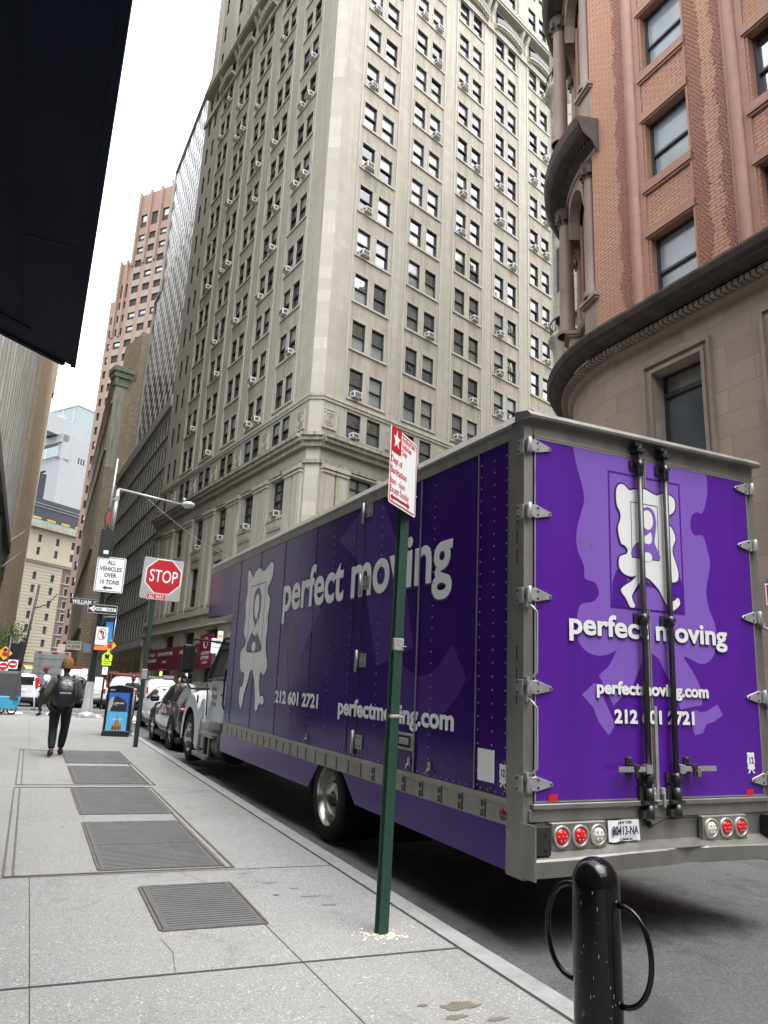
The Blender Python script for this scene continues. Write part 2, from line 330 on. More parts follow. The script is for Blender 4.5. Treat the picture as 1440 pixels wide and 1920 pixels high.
def window_set(root,specs,limit=100,frames=None,group_panes=True):
    """specs: (matrix_local,u0,u1,z0,z1,depth,style,pane materials index pair, ac)"""
    rmw=root.matrix_world.copy()
    def size(s):
        c=rmw@s[0]@Vector(((s[1]+s[2])/2,0,(s[3]+s[4])/2)); n=(rmw@s[0]).to_3x3()@Vector((0,-1,0)); v=CAM-c
        return abs((s[2]-s[1])*(s[4]-s[3]))*max(.02,n.dot(v.normalized()))/v.length_squared
    specs=sorted(specs,key=size,reverse=True); fm=frames or m_frame
    def paneq(pb,s,base=0):
        M0,u0,u1,z0,z1,d,st,pn=s[:8]; zm=z0+(z1-z0)*.48
        pb.T=M0 if base else Matrix.Identity(4)
        pb.quad((u0+.03,d,zm),(u1-.03,d,zm),(u1-.03,d,z1-.02),(u0+.03,d,z1-.02),pn[0]); pb.quad((u0+.03,d+.02,z0+.02),(u1-.03,d+.02,z0+.02),(u1-.03,d+.02,zm),(u0+.03,d+.02,zm),pn[1])
    for s in specs[:limit]:
        b=MB(); add_window(b,None,*s[1:6],s[6]); o=b.build('window',fm,root,mat=s[0])
        p=MB(); paneq(p,s); p.build('pane',PANES,o)
    if len(specs)>limit:
        b=MB()
        for s in specs[limit:]:
            b.T=s[0]; add_window(b,None,*s[1:6],s[6],fm=5); b.cur=0; paneq(b,s,1)
        o=b.build('window',PANES+[fm],root); o['kind']='stuff'
def pick(rnd,up=.5):
    r=rnd.random()
    a=2 if r<.34 else (3 if r<.56 else (0 if r<.9 else 1)); q=rnd.random(); b=0 if q<.5 else (1 if q<.65 else (3 if q<.85 else 2))
    return (a,b)
def wall_grid(mb,x0,x1,z0,z1,holes,d,mi=0,y=0,reveal=None):
    """wall face at y with rectangular openings and reveals going in to depth d"""
    xs=sorted(set([x0,x1]+[h[0] for h in holes]+[h[1] for h in holes])); zs=sorted(set([z0,z1]+[h[2] for h in holes]+[h[3] for h in holes]))
    xs=[x for x in xs if x0-1e-6<=x<=x1+1e-6]; zs=[z for z in zs if z0-1e-6<=z<=z1+1e-6]
    # merge runs by column of cells
    for a,b in zip(xs,xs[1:]):
        cx=(a+b)/2; run=None
        hs=[h for h in holes if h[0]<cx<h[1]]
        for c,e in zip(zs,zs[1:]):
            cz=(c+e)/2
            if any(h[2]<cz<h[3] for h in hs):
                if run: mb.quad((a,y,run[0]),(b,y,run[0]),(b,y,run[1]),(a,y,run[1]),mi); run=None
            else: run=(run[0],e) if run else (c,e)
        if run: mb.quad((a,y,run[0]),(b,y,run[0]),(b,y,run[1]),(a,y,run[1]),mi)
    rm=mi if reveal is None else reveal; D=y+d+.03
    for a,b,c,e in holes:
        mb.quad((a,y,c),(a,D,c),(a,D,e),(a,y,e),rm); mb.quad((b,D,c),(b,y,c),(b,y,e),(b,D,e),rm)
        mb.quad((a,y,e),(b,y,e),(b,D,e),(a,D,e),rm); mb.quad((a,D,c),(b,D,c),(b,y,c),(a,y,c),rm)
def ac_unit(root,M0,u,z,s=1,label=None):
    b=MB(); w,h,d=.62*s,.40*s,.55*s
    b.box(u-w/2,u+w/2,-d*.75,.12,z,z+h,0); b.cur=1
    for i in range(5): b.box(u-w/2+.05,u+w/2-.05,-d*.75-.012,-d*.75,z+.05+i*(h-.1)/5,z+.05+(i+.55)*(h-.1)/5,1)
    for sx in (-1,1):
        x=u+sx*(w/2); b.box(min(x,x+sx*.008),max(x,x+sx*.008),-d*.6,-d*.1,z+.08,z+h-.1,1)
    return b.build('air_conditioner',[m_ac,m_acg],root,mat=M0)
# ---------------------------------------------------------------- the tall limestone tower
m_lime=stone('tower limestone',(.35,.325,.275),1.5,.62,.008,.66,.12,.85,.28,patch=.18,bmp=.25)
m_lime2=stone('tower spandrel',(.335,.305,.25),1.1,.6,.006,.7,.12,.85,.5,patch=.25,bmp=.25)
m_quoin=stone('tower corner blocks',(.375,.35,.295),.9,.9,.006,.75,.32,.85,.1,bmp=.2,patch=.1)
m_trim=M('tower trim stone',(.38,.35,.295),.8,var=.08,scale=2,streak=.22,bmp=.15,bs=30)
m_corn=M('weathered cornice stone',(.33,.30,.245),.85,var=.15,scale=2,streak=.55,bmp=.2,bs=30,dirt=.4)
m_carv=M('carved stone',(.35,.32,.265),.85,var=.2,scale=6,streak=.2,bmp=.8,bs=22)
m_green=M('dark greenish cornice top',(.075,.085,.06),.9,var=.4,scale=3)  # thin dark greenish strip along the cornice top
m_shop=M('dark shop front',(.05,.05,.052),.5,var=.3); m_alu=M('grey louvre',(.11,.112,.115),.5,met=.3)
tower=empty('limestone_tower','tall beige limestone tower with paired windows and air conditioners, on the far corner','building',(14.58,44.76,0))
_rw=tower.location.copy()
ML=Matrix.Translation(-_rw)@frame(14.58-.1544*32.5,44.76+.988*32.5,171.12); MR=Matrix.Translation(-_rw)@frame(14.58,44.76,70.48)
bpy.context.view_layer.update()
rnd=random.Random(5); specs=[]
CH=.72   # chamfer
HT=88.0
rows=[22.22+3.72*k for k in range(12)]      # window sill heights of the shaft
def tower_face(Mx,L,groups,left,singles):
    """groups: start x of each 3.6 m wide paired-window bay"""
    holes=[];W=3.6 if not left else 3.2
    ww=1.27 if not left else 1.15
    bays=[(g,g+W) for g in groups]
    offs=(.17,2.04) if not left else (.24,1.79)
    lvl=[(z+.2,z+2.32) for z in rows]+[(19.45,21.3)]+[(66.75,68.5)]+[(71.0,73.4),(75.0,77.2),(79,81.2),(83,85.2)]
    for (a,b) in bays:
        for o in offs:
            for (z0,z1) in lvl: holes.append((a+o,a+o+ww,z0,z1))
    for (a,b_) in singles:
        for (z0,z1) in lvl: holes.append((a,b_,z0,z1))
    x0,x1=(0,L-CH) if left else (CH,L)
    b=MB(); wall_grid(b,x0,x1,18.3,HT,holes,.2)
    b.build('wall',m_lime,tower,mat=Mx)
    for h in holes:
        specs.append((Mx,h[0],h[1],h[2],h[3],.17,'sash',pick(rnd)))
    # darker spandrels, moulded frames and sills: one part per bay
    for (a,b_) in bays:
        m=MB()
        for z in rows:
            m.box(a-.05,b_+.05,-.10,.0,z-.02,z+.14,1)
            if z>rows[0]+1: m.quad((a+.06,-.004,z-1.26),(b_-.06,-.004,z-1.26),(b_-.06,-.004,z-.04),(a+.06,-.004,z-.04),0)
            for o in offs:
                x=a+o
                for q in ((x-.09,x-.005,-.035,.0,z+.16,z+2.42),(x+ww+.005,x+ww+.09,-.035,.0,z+.16,z+2.42),(x-.09,x+ww+.09,-.05,.0,z+2.34,z+2.44)): m.box(*q,1)
        m.build('window_bay_trim',[m_lime2,m_trim],tower,mat=Mx)
        for s in (a-.28,b_+.12):
            p=MB(); p.box(s,s+.12,-.07,0,22.0,66.0); p.box(s+.16*(1 if s<a else -1),s+.16*(1 if s<a else -1)+.05,-.04,0,22.0,65.9); p.build('pier_moulding',m_trim,tower,mat=Mx)
    # belt, cornice, frieze
    XA,XB=(x0-.1,x1) if left else (x0,x1+.1)
    m=MB(); m.box(XA,XB,-.14,0,21.72,21.95); m.box(XA,XB,-.08,0,21.5,21.72); m.build('belt_course',m_trim,tower,mat=Mx)
    m=MB(); m.box(XA,XB,-.75,0,18.72,18.95,0); m.box(XA,XB,-.60,0,18.45,18.72,0); m.box(XA,XB,-.35,0,18.1,18.45,0); m.box(XA,XB,-.74,.0,18.952,18.99,1); m.box(XA,XB,-.18,0,17.0,17.25,0); m.build('cornice',[m_corn,m_green],tower,mat=Mx)
    for (z0,z1) in ((65.5,65.75),(65.8,66.1)):
        m=MB(); m.box(XA,XB,-.2,0,z0,z1); m.build('upper_belt',m_trim,tower,mat=Mx)
    # carved panels between the low windows
    cents=[]; es=sorted(bays)
    for i in range(len(es)-1): cents.append((es[i][1]+es[i+1][0])/2)
    cents.append(es[-1][1]+ (1.55 if left else 1.0)); cents.append(es[0][0]-(1.3 if left else 1.35))
    for c in cents:
        if c<x0+.6 or c>x1-.5: continue
        p=MB(); p.box(c-.62,c+.62,-.05,0,19.55,20.95,0)
        p.box(c-.62,c-.54,-.09,-.05,19.55,20.95,1);p.box(c+.54,c+.62,-.09,-.05,19.55,20.95,1);p.box(c-.54,c+.54,-.09,-.05,19.55,19.63,1);p.box(c-.54,c+.54,-.09,-.05,20.87,20.95,1)
        cz=20.25
        for r in (.45,.30,.16):
            for k in range(20):
                t0,t1=2*PI*k/20,2*PI*(k+1)/20
                p.hexa([(c+r*math.cos(t0),-.05,cz+r*math.sin(t0)),(c+r*math.cos(t1),-.05,cz+r*math.sin(t1)),(c+(r-.05)*math.cos(t1),-.05,cz+(r-.05)*math.sin(t1)),(c+(r-.05)*math.cos(t0),-.05,cz+(r-.05)*math.sin(t0))],
                       [(c+r*math.cos(t0),-.09,cz+r*math.sin(t0)),(c+r*math.cos(t1),-.09,cz+r*math.sin(t1)),(c+(r-.05)*math.cos(t1),-.09,cz+(r-.05)*math.sin(t1)),(c+(r-.05)*math.cos(t0),-.09,cz+(r-.05)*math.sin(t0))],1)
        for dx in (-.38,.38):
            for dz in (-.5,.5): p.box(c+dx-.1,c+dx+.1,-.08,-.05,cz+dz-.08,cz+dz+.08,1)
        p.build('ornament_panel',[m_carv,m_trim],tower,mat=Mx)
    # arcade level: arched balcony hoods, brackets, deep cornice
    for (a,b_) in bays:
        m=MB(); c=(a+b_)/2; hw=(b_-a)/2+.3; N=14
        for k in range(N):
            t0=-1+2*k/N;t1=-1+2*(k+1)/N; f=lambda t:66.1+.5*(1-t*t)
            for (d0,d1,h0,h1,mi) in ((-.55,0,0,.22,0),(-.40,0,-.22,0,0),(-.56,-.50,.30,.85,1)):
                m.hexa([(c+hw*t0,d0,f(t0)+h0),(c+hw*t1,d0,f(t1)+h0),(c+hw*t1,d1,f(t1)+h0),(c+hw*t0,d1,f(t0)+h0)],[(c+hw*t0,d0,f(t0)+h1),(c+hw*t1,d0,f(t1)+h1),(c+hw*t1,d1,f(t1)+h1),(c+hw*t0,d1,f(t0)+h1)],mi)
            m.box(c+hw*(t0+t1)/2-.05,c+hw*(t0+t1)/2+.05,-.5,-.40,f((t0+t1)/2)-.18,f((t0+t1)/2),2)
        m.build('arched_balcony',[m_trim,M('wrought iron lace',(.16,.16,.15),.7,var=.6,scale=12,bmp=1,bs=9),m_corn],tower,mat=Mx)
    ed=sorted([x for (a,b_) in bays for x in (a-.62,b_+.30)])
    for x in ed:
        if x<x0 or x+.35>x1: continue
        m=MB(); pts=[]
        for k in range(9):
            t=k/8; z=66.1+2.6*t; pts.append((-(.10+.45*t**2+.07*math.sin(t*9)),z))
        m.prism([(0,66.1)]+pts+[(0,68.7)],x,x+.34,'x'); m.box(x-.03,x+.0,-.1,0,66.1,68.6); m.build('scroll_bracket',m_trim,tower,mat=Mx)
    if left: XA=x0+.8
    m=MB(); m.box(XA,XB,-.70,0,68.7,68.95,0); m.box(XA,XB,-.8,0,68.95,69.2,0); m.box(XA,XB,-.6,0,69.2,69.9,2)
    x=XA+.3
    while x<XB-.3: m.box(x,x+.28,-.68,-.6,69.3,69.75,1); m.box(x+.34,x+.42,-.65,-.6,69.25,69.8,1); x+=.62
    m.build('crown_cornice',[m_trim,m_carv,m_lime2],tower,mat=Mx)
    m=MB(); x=XA+1
    while x<XB-1: m.box(x-.5,x+.5,-.25,0,69.9,HT); x+=5.3
    m.build('upper_pilasters',m_trim,tower,mat=Mx)
    return bays
gR=[2.68,8.05,13.5,18.8,24.2]; LR=29.2
gL=[32.5-6.6-5.08*k for k in range(5)]; LL=32.5
tower_face(MR,LR,gR,False,[])
tower_face(ML,LL,gL,True,[(1.2,1.95),(3.0,3.75)])
# the corner chamfer with its lighter blocks
pL=ML@Vector((LL-CH,0,0)); pR=MR@Vector((CH,0,0))
m=MB(); m.quad((pL.x,pL.y,0),(pR.x,pR.y,0),(pR.x,pR.y,HT),(pL.x,pL.y,HT)); m.build('corner_blocks',m_quoin,tower)
d=(pR-pL); L=d.length; dn=d.normalized(); az_c=math.degrees(math.atan2(dn.x,dn.y)); MC=Matrix.Translation(pL)@Matrix.Rotation(R_(90-az_c),4,'Z')
for (z0,z1,p) in ((18.72,18.95,.75),(18.45,18.72,.6),(18.1,18.45,.35),(17,17.25,.18),(21.72,21.95,.14),(21.5,21.72,.08)):
    m=MB(); m.prism([(-p*.45,-p),(L+p*.45,-p),(L+.02,0),(-.02,0)],z0,z1,'z'); m.build('corner_moulding',m_corn,tower,mat=MC)
# lower storeys
def lower(Mx,L,left,starts,W,winw):
    x0,x1=(0,L-CH) if left else (CH,L); holes=[]
    for a in starts:
        holes.append((a,a+winw,14.05,16.75)); holes.append((a,a+winw,9.15,12.5))
    if left: holes+= [(1.2,1.9,14.05,16.75),(2.6,3.3,14.05,16.75),(1.2,1.9,9.15,12.5),(2.6,3.3,9.15,12.5)]
    b=MB(); wall_grid(b,x0,x1,7.7,18.3,holes,.45); b.build('wall',m_lime,tower,mat=Mx)
    for h in holes: specs.append((Mx,h[0],h[1],h[2],h[3],.4,'pair' if h[1]-h[0]>1 else 'sash',(rnd.choice((0,3,3,2)),rnd.choice((0,1,3)))))
    for a in starts:
        for (z) in (14.05,9.15):
            m=MB()
            m.box(a-.18,a+winw+.18,-.16,0,z-.22,z-.02); m.box(a-.1,a+winw+.1,-.09,0,z-.9,z-.22); m.box(a+.15,a+winw-.15,-.12,-.09,z-.75,z-.35); m.build('window_sill',m_trim,tower,mat=Mx)
        m=MB(); m.box(a-.12,a+winw+.12,-.12,0,16.8,16.95); m.build('window_head',m_trim,tower,mat=Mx)
    es=sorted(starts)
    for i in range(len(es)+1):
        a=(es[i-1]+winw+.3) if i>0 else x0+.25; b_=(es[i]-.3) if i<len(es) else x1-.25
        if left and i==0: a=3.7
        if b_-a<.6: continue
        n=2 if b_-a<3.4 else (2 if b_-a<3.6 else 2)
        for k in range(2):
            p=MB(); w_=min(1.25,(b_-a)/2-.08); x=a if k==0 else b_-w_
            p.box(x,x+w_,-.20,0,8.7,16.7); p.box(x-.06,x+w_+.06,-.28,0,16.45,16.62); p.box(x-.1,x+w_+.1,-.34,0,16.7,16.98); p.box(x+.18,x+w_-.18,-.23,-.2,9.0,16.2); p.build('pilaster',m_trim,tower,mat=Mx)
    m=MB(); m.box(x0,x1,-.3,0,8.3,8.7,0); m.box(x0,x1,-.12,0,7.55,8.3,1); m.box(x0,x1,-.25,0,7.35,7.55,0); m.build('base_belt',[m_trim,m_carv],tower,mat=Mx)
    # ground floor: stone piers and dark shop openings
    b=MB(); hs=[]
    for a in starts: hs.append((a-.5,a+winw+.5,.6,4.4)); hs.append((a-.4,a+winw+.4,5.1,7.1))
    if left: hs.append((1.6,3.4,4.2,6.2)); hs.append((.5,1.1,2,5.2))
    wall_grid(b,x0,x1,.5,7.7,hs,.5); b.build('wall',m_lime,tower,mat=Mx)
    for h in hs: 
        m=MB()
        m.quad((h[0],.5,h[2]),(h[1],.5,h[2]),(h[1],.5,h[3]),(h[0],.5,h[3]),0)
        if h[2]>4.9:
            z=h[2]+.1
            while z<h[3]-.1: m.box(h[0]+.05,h[1]-.05,.4,.5,z,z+.05,1); z+=.14
        else:
            for q in range(4): x=h[0]+(h[1]-h[0])*q/3; m.box(x-.04,x+.04,.42,.5,h[2],h[3],1)
        m.build('shop_opening',[m_shop,m_alu],tower,mat=Mx)
sL=[32.5-5.7-5.1*k for k in range(5)]
lower(ML,LL,True,sL,5.1,2.1); lower(MR,LR,False,[g+.75 for g in gR],5.3,2.1)
m=MB()   # hidden back, roof
K0=Vector((0,0,0)); a=ML@Vector((0,0,0)); b_=MR@Vector((LR,0,0)); c_=a+(b_-K0)
for p,q in ((b_,c_),(c_,a)): m.quad((p.x,p.y,0),(q.x,q.y,0),(q.x,q.y,HT),(p.x,p.y,HT))
m.poly([(v.x,v.y,HT) for v in (a,pL,pR,b_,c_)]); m.build('roof_and_rear_walls',m_lime2,tower)
window_set(tower,specs,100)
# air conditioners in the windows
acs=[]
for Mx,gs,left in ((MR,gR,False),(ML,gL,True)):
    for g in gs:
        for z in rows:
            for k in (0,1):
                if rnd.random()<(.30 if not left else .26):
                    W,ww=(3.6,1.27) if not left else (3.2,1.15)
                    acs.append((Mx,g+((.17,2.04) if not left else (.24,1.79))[k]+ww/2+rnd.uniform(-.1,.1),z+.2))
for g in gR[:3]: acs.append((MR,g+.8,19.45))
for s in sL[:4]: acs.append((ML,s+1.2,14.05))
for Mx,u,z in acs[:98]: ac_unit(tower,Mx,u,z,rnd.uniform(.9,1.1))
# street-level signs fixed to the tower's left face
m_maroon=M('maroon awning',(.10,.012,.022),.6,var=.15); m_marb=M('bright maroon panel',(.13,.007,.022),.6); m_tw=M('pale sign lettering',(.62,.6,.6),.6,var=.05)
def lx(u): return LL-u
aw=empty('shop_awning','long maroon awning with pale lettering along the tower shop front','awning',mat=Matrix.Translation(_rw)@ML@Matrix.Translation((lx(27.2),-.2,4.1)))
for (a,b_,mm) in ((0,2.9,m_maroon),(2.95,6.6,m_maroon),(6.65,8.3,m_marb),(8.35,12.6,m_maroon)):
    q=MB(); q.prism([(-.75,0),(-.75,1.75),(-.55,1.8),(0,1.8),(0,0)],a,b_,'x'); q.build('awning_panel',mm,aw)
for (s,x,z,h) in (('Georgio’s',1.3,1.3,.42),('RESTAURANT',1.4,.75,.40),('CARAVAN UPTOWN',4.75,1.25,.42),('CUISINE 7',4.75,.6,.26),('CARAVAN UPTOWN',10.4,1.25,.42),('CUISINE',10.4,.6,.26)):
    text('lettering',s,h,m_tw,aw,(x,-.76,z),bold=.01)
aw2=empty('shop_banner','bright maroon vertical banner with round logo beside the truck cab','banner',mat=Matrix.Translation(_rw)@ML@Matrix.Translation((lx(14.2),-1.0,4.0)))
q=MB(); q.box(0,2.6,0,.08,0,2.5); q.build('banner_panel',m_marb,aw2)
for (s,z,h) in (('CARAVAN',1.1,.36),('UPTOWN',.75,.36),('LOUNGE',.42,.25)): text('lettering',s,h,m_tw,aw2,(1.3,-.003,z),bold=.01)
q=MB(); q.lathe([(.42,0),(.36,0),(.36,-.02),(.42,-.02)],(1.3,-.002,1.85),'y',24); q.build('round_logo',m_tw,aw2)
ns=empty('neon_sign','pink and yellow lit neon sign in the shop window by the awning','neon sign',mat=Matrix.Translation(_rw)@ML@Matrix.Translation((lx(25.2),-.35,1.7)))
q=MB(); q.box(0,.5,0,.06,0,2.3); q.build('backboard',M('neon yellow board',(.75,.55,.12),.5,emis=.8),ns)
q=MB(); pts=[(.55+.38*math.cos(t)*.7,-.05,.95+.7*math.sin(t)) for t in [2*PI*i/20 for i in range(21)]]; q.tube(pts,.05,6); q.build('neon_tube',M('neon pink tube',(1,.08,.45),.4,emis=3),ns)
q=MB(); q.lathe([(.001,-.03),(.16,0),(.16,.06)],(.4,-.03,.7),'y',12); q.build('neon_glow_disc',M('neon white core',(1,.75,.7),.4,emis=3),ns)
# ---------------------------------------------------------------- the round-cornered brick building on the right
m_brick=stone('red brick',(.44,.225,.145),.30,.105,.018,.42,.25,.85,.10,patch=.12,tone2=(.54,.32,.235),bmp=.6)
m_terra=stone('terracotta blocks',(.35,.18,.125),.9,.62,.008,.55,.14,.6,.2,patch=.2,bmp=.3)
m_brown=stone('brownstone ashlar',(.36,.285,.24),1.15,.56,.010,.55,.22,.85,.12,patch=.16,tone2=(.265,.195,.16),bmp=.25,off=.37)
m_bmold=M('brownstone moulding',(.29,.23,.195),.8,var=.15,scale=3,streak=.25,bmp=.25,bs=30)
m_bdark=M('weathered brownstone',(.085,.066,.058),.8,var=.35,scale=3,streak=.4,bmp=.35,bs=25,dirt=.4)
m_bcol=stone('brown column stone',(.20,.13,.105),9,1.5,.01,.6,.1,.55,.2,patch=.25)
Rc=5.5; XT=1.5
brick=empty('brick_office_building','ornate red brick office building with round brownstone corner and dark cornice, behind the truck rear','building',mat=frame(13.235,15.98,177.26))
def path(off=0,t0=0,t1=1.57,x_end=16.0,back=12,n=26,R=Rc):
    pts=[]
    if x_end is not None: pts.append((x_end,-off))
    for i in range(n+1):
        t=t0+(t1-t0)*i/n; pts.append((XT-(R+off)*math.sin(t),Rc-(R+off)*math.cos(t)))
    if back: pts.append((XT-R-off,Rc+back))
    return pts
def sweep(mb,prof,mi=0,**k):
    rings=[path(o,**k) for o,z in prof]
    for i in range(len(prof)-1):
        za,zb=prof[i][1],prof[i+1][1]; A,B=rings[i],rings[i+1]
        for j in range(len(A)-1): mb.quad((A[j][0],A[j][1],za),(A[j+1][0],A[j+1][1],za),(B[j+1][0],B[j+1][1],zb),(B[j][0],B[j][1],zb),mi)
# base storey
gh=[(2.46+3.4*k,3.98+3.4*k,5.2,10.15) for k in range(4)]
b=MB(); wall_grid(b,XT,16,-.2,11.2,gh,.5); b.build('base_wall',m_brown,brick)
b=MB(); sweep(b,[(0,-.2),(0,11.2)],x_end=None); b.build('rounded_base_wall',m_brown,brick)
specs=[]
I4=Matrix.Identity(4)
for h in gh:
    b=MB()
    for k,(e,p) in enumerate(((.10,.09),(.20,.05),(.28,.12))):
        e0=(0,.10,.20)[k]
        b.box(h[0]-e,h[0]-e0,-p,0,h[2]-.2,h[3]+e);b.box(h[1]+e0,h[1]+e,-p,0,h[2]-.2,h[3]+e);b.box(h[0]-e0,h[1]+e0,-p,0,h[3]+e0,h[3]+e)
    b.build('window_surround',m_bmold,brick)
def big_window(h,d,transom=None,panes=(0,0)):
    u0,u1,z0,z1=h; b=MB(); t=.07
    b.box(u0,u0+t,d-.08,d+.02,z0,z1);b.box(u1-t,u1,d-.08,d+.02,z0,z1);b.box(u0+t,u1-t,d-.08,d+.02,z1-t,z1);b.box(u0+t,u1-t,d-.08,d+.02,z0,z0+.1)
    zt=z1-.55 if transom else z1; zm=z0+(zt-z0)*.47
    if transom: b.box(u0+t,u1-t,d-.09,d+.02,zt-.06,zt+.06)
    b.box(u0+t,u1-t,d-.06,d+.02,zm-.035,zm+.035)
    o=b.build('window',m_frame,brick); p=MB()
    p.quad((u0,d+.01,z0),(u1,d+.01,z0),(u1,d+.01,zm),(u0,d+.01,zm),1); p.quad((u0,d-.02,zm),(u1,d-.02,zm),(u1,d-.02,zt),(u0,d-.02,zt),0)
    if transom: p.quad((u0,d-.02,zt),(u1,d-.02,zt),(u1,d-.02,z1),(u0,d-.02,z1),2)
    p.build('pane',[PB[panes[0]],PB[panes[1]],m_blind],o)
PB=[glassm('glass coloured by reflected sky',(.23,.27,.31),.16,2.0,.12,.5,.7),glassm('dim old glass',(.06,.07,.075),.07,2.2,.12,.6,.8),m_gl]  # first glass has the pale blue of reflected sky in its colour
for h in gh: big_window(h,.42,True,(1,1))
# lower cornice
b=MB(); sweep(b,[(0,11.0),(.10,11.02),(.16,11.12),(.16,11.3),(.28,11.32),(.28,11.34)],0); sweep(b,[(.36,11.34),(.36,11.42),(.62,11.44),(.66,11.52),(.74,11.56),(.80,11.70),(.80,11.76),(0,12.0)],1)
b.build('lower_cornice',[m_bmold,m_bdark],brick)
b=MB(); x=15.8
while x>XT: b.box(x-.055,x+.055,-.355,-.16,11.17,11.30); x-=.155
n=int(Rc*1.5/.15)
for i in range(n):
    t=.015+i*1.5/n; p=Vector((XT-(Rc+.26)*math.sin(t),Rc-(Rc+.26)*math.cos(t),11.235)); b.T=Matrix.Translation(p)@Matrix.Rotation(-t,4,'Z'); b.box(-.055,.055,-.1,.1,-.065,.065)
b.T=Matrix.Identity(4); o=b.build('dentil_band',m_bmold,brick)
# arched window on the curve
b=MB()
def curve_pt(s,z,off): t=s/Rc; return (XT-(Rc+off)*math.sin(t),Rc-(Rc+off)*math.cos(t),z)
for (ra,rb,off) in ((.95,1.08,.10),(1.1,1.2,.05)):
    for k in range(16):
        t0,t1=PI*k/16,PI*(k+1)/16; s0=3.0
        q=[(s0+r*math.cos(t),8.2+r*math.sin(t)) for (r,t) in ((ra,t0),(rb,t0),(rb,t1),(ra,t1))]
        b.hexa([curve_pt(s,z,0) for s,z in q],[curve_pt(s,z,off) for s,z in q])
b.build('arch_moulding',m_bmold,brick)
b=MB()
for k in range(16):
    t0,t1=PI*k/16,PI*(k+1)/16; b.poly([curve_pt(3.0,8.2,.012),curve_pt(3+.94*math.cos(t0),8.2+.94*math.sin(t0),.012),curve_pt(3+.94*math.cos(t1),8.2+.94*math.sin(t1),.012)])
b.quad(*[curve_pt(s,z,.012) for s,z in ((2.06,5),(3.94,5),(3.94,8.2),(2.06,8.2))]); b.build('arched_window',m_gl,brick)
# brick shaft
ZT=31.0; wc=[(2.60+3.26*k,4.04+3.26*k) for k in range(4)]; wr=[(12.05+3.66*k,14.02+3.66*k) for k in range(5)]
wr=[(12.10,14.02),(15.71,17.67),(19.33,21.33),(22.98,25.0),(26.6,28.6)]
holes=[(a,b_,c,d) for a,b_ in wc for c,d in wr]
b=MB(); wall_grid(b,.5,16,11.6,ZT,holes,.34,reveal=1); b.quad((.5,0,11.6),(.5,0,ZT),(.5,1.0,ZT),(.5,1.0,11.6),0); b.build('brick_wall',[m_brick,m_terra],brick)
for i,h in enumerate(holes): big_window(h,.28,None,((0,0) if h[0]<4 else (2,2)))
for a,b_ in wc:
    for c,d in wr:
        q=MB(); q.box(a-.14,b_+.06,-.10,0,c-.27,c-.02); q.box(a-.10,b_+.06,-.06,0,c-.34,c-.27); q.build('window_sill',m_terra,brick)
        q=MB(); q.box(a-.12,b_+.06,-.09,0,d+.05,d+.30); q.box(a-.1,b_+.03,-.05,0,d-.0,d+.05); q.build('window_head',m_terra,brick)
    q=MB(); q.smooth=True
    q.lathe([(.17,11.7),(.17,ZT)],(a-.42,-.02,0),'z',12); q.build('colonnette',m_terra,brick)
    q=MB(); q.box(a-.25,a-.06,-.04,0,11.7,ZT); q.box(a-.66,a-.6,-.05,0,11.7,ZT); q.box(b_+.0,b_+.06,-.05,0,11.7,ZT); q.build('jamb',m_terra,brick)
# corbelled header-brick strips with stepped edges
m_head=M('projecting header brick',(.36,.18,.13),.8,var=.3,scale=9)
def strip_h(x0,x1,jag,side):
    q=MB(); z=11.9; r=0
    while z<27.5:
        k=int((z-11.9)/.62)%2; ext=.12*((z-11.9)/.62%1) if k else .12*(1-((z-11.9)/.62%1)); ext=round(ext/.0675)*.0675
        a,b_=(x0-ext,x1) if side<0 else (x0,x1+ext)
        if not jag: a,b_=x0,x1
        x=a+(.05 if r%2 else 0)
        while x<b_-.03: q.box(x,x+.058,-.022,.0,z,z+.048); x+=.10
        z+=.074; r+=1
    q.build('header_brick_strip',m_head,brick)
for k in range(3):
    o=3.26*k
    if k==0: strip_h(1.60,1.96,True,-1)
    strip_h(4.12+o,4.46+o,True,1); strip_h(4.95+o,5.22+o,True,-1)
# corner: recessed loggia wall, pedestals, columns, curved entablature
b=MB()
inn=[(XT-5.10*math.sin(.17+1.4*i/16),Rc-5.10*math.cos(.17+1.4*i/16)) for i in range(17)]+[(XT-5.10,Rc+12)]
for (p,q) in zip(inn,inn[1:]): b.quad((p[0],p[1],11.6),(q[0],q[1],11.6),(q[0],q[1],ZT),(p[0],p[1],ZT))
b.build('loggia_wall',m_terra,brick)
def ped(z0,z1):
    b=MB(); sweep(b,[(-.25,z0),(-.25,z0+.25),(-.30,z0+.25),(-.30,z1-.2),(-.18,z1-.18),(-.12,z1-.05),(-.12,z1),(-.9,z1+.02)],0,x_end=None,t0=.2,back=12); b.build('pedestal_band',m_bmold,brick)
    for th in (.235,.66,1.15):
        b=MB(); b.T=Matrix.Translation((XT-Rc*math.sin(th),Rc-Rc*math.cos(th),0))@Matrix.Rotation(-th,4,'Z')
        b.box(-.36,.36,-.08,.5,z0,z1-.2); b.box(-.42,.42,-.16,.5,z1-.2,z1-.12); b.box(-.46,.46,-.22,.5,z1-.12,z1); b.box(-.24,.24,-.10,-.08,z0+.25,z1-.35); b.build('pedestal',m_bmold,brick)
ped(12.0,13.45); ped(19.3,20.75)
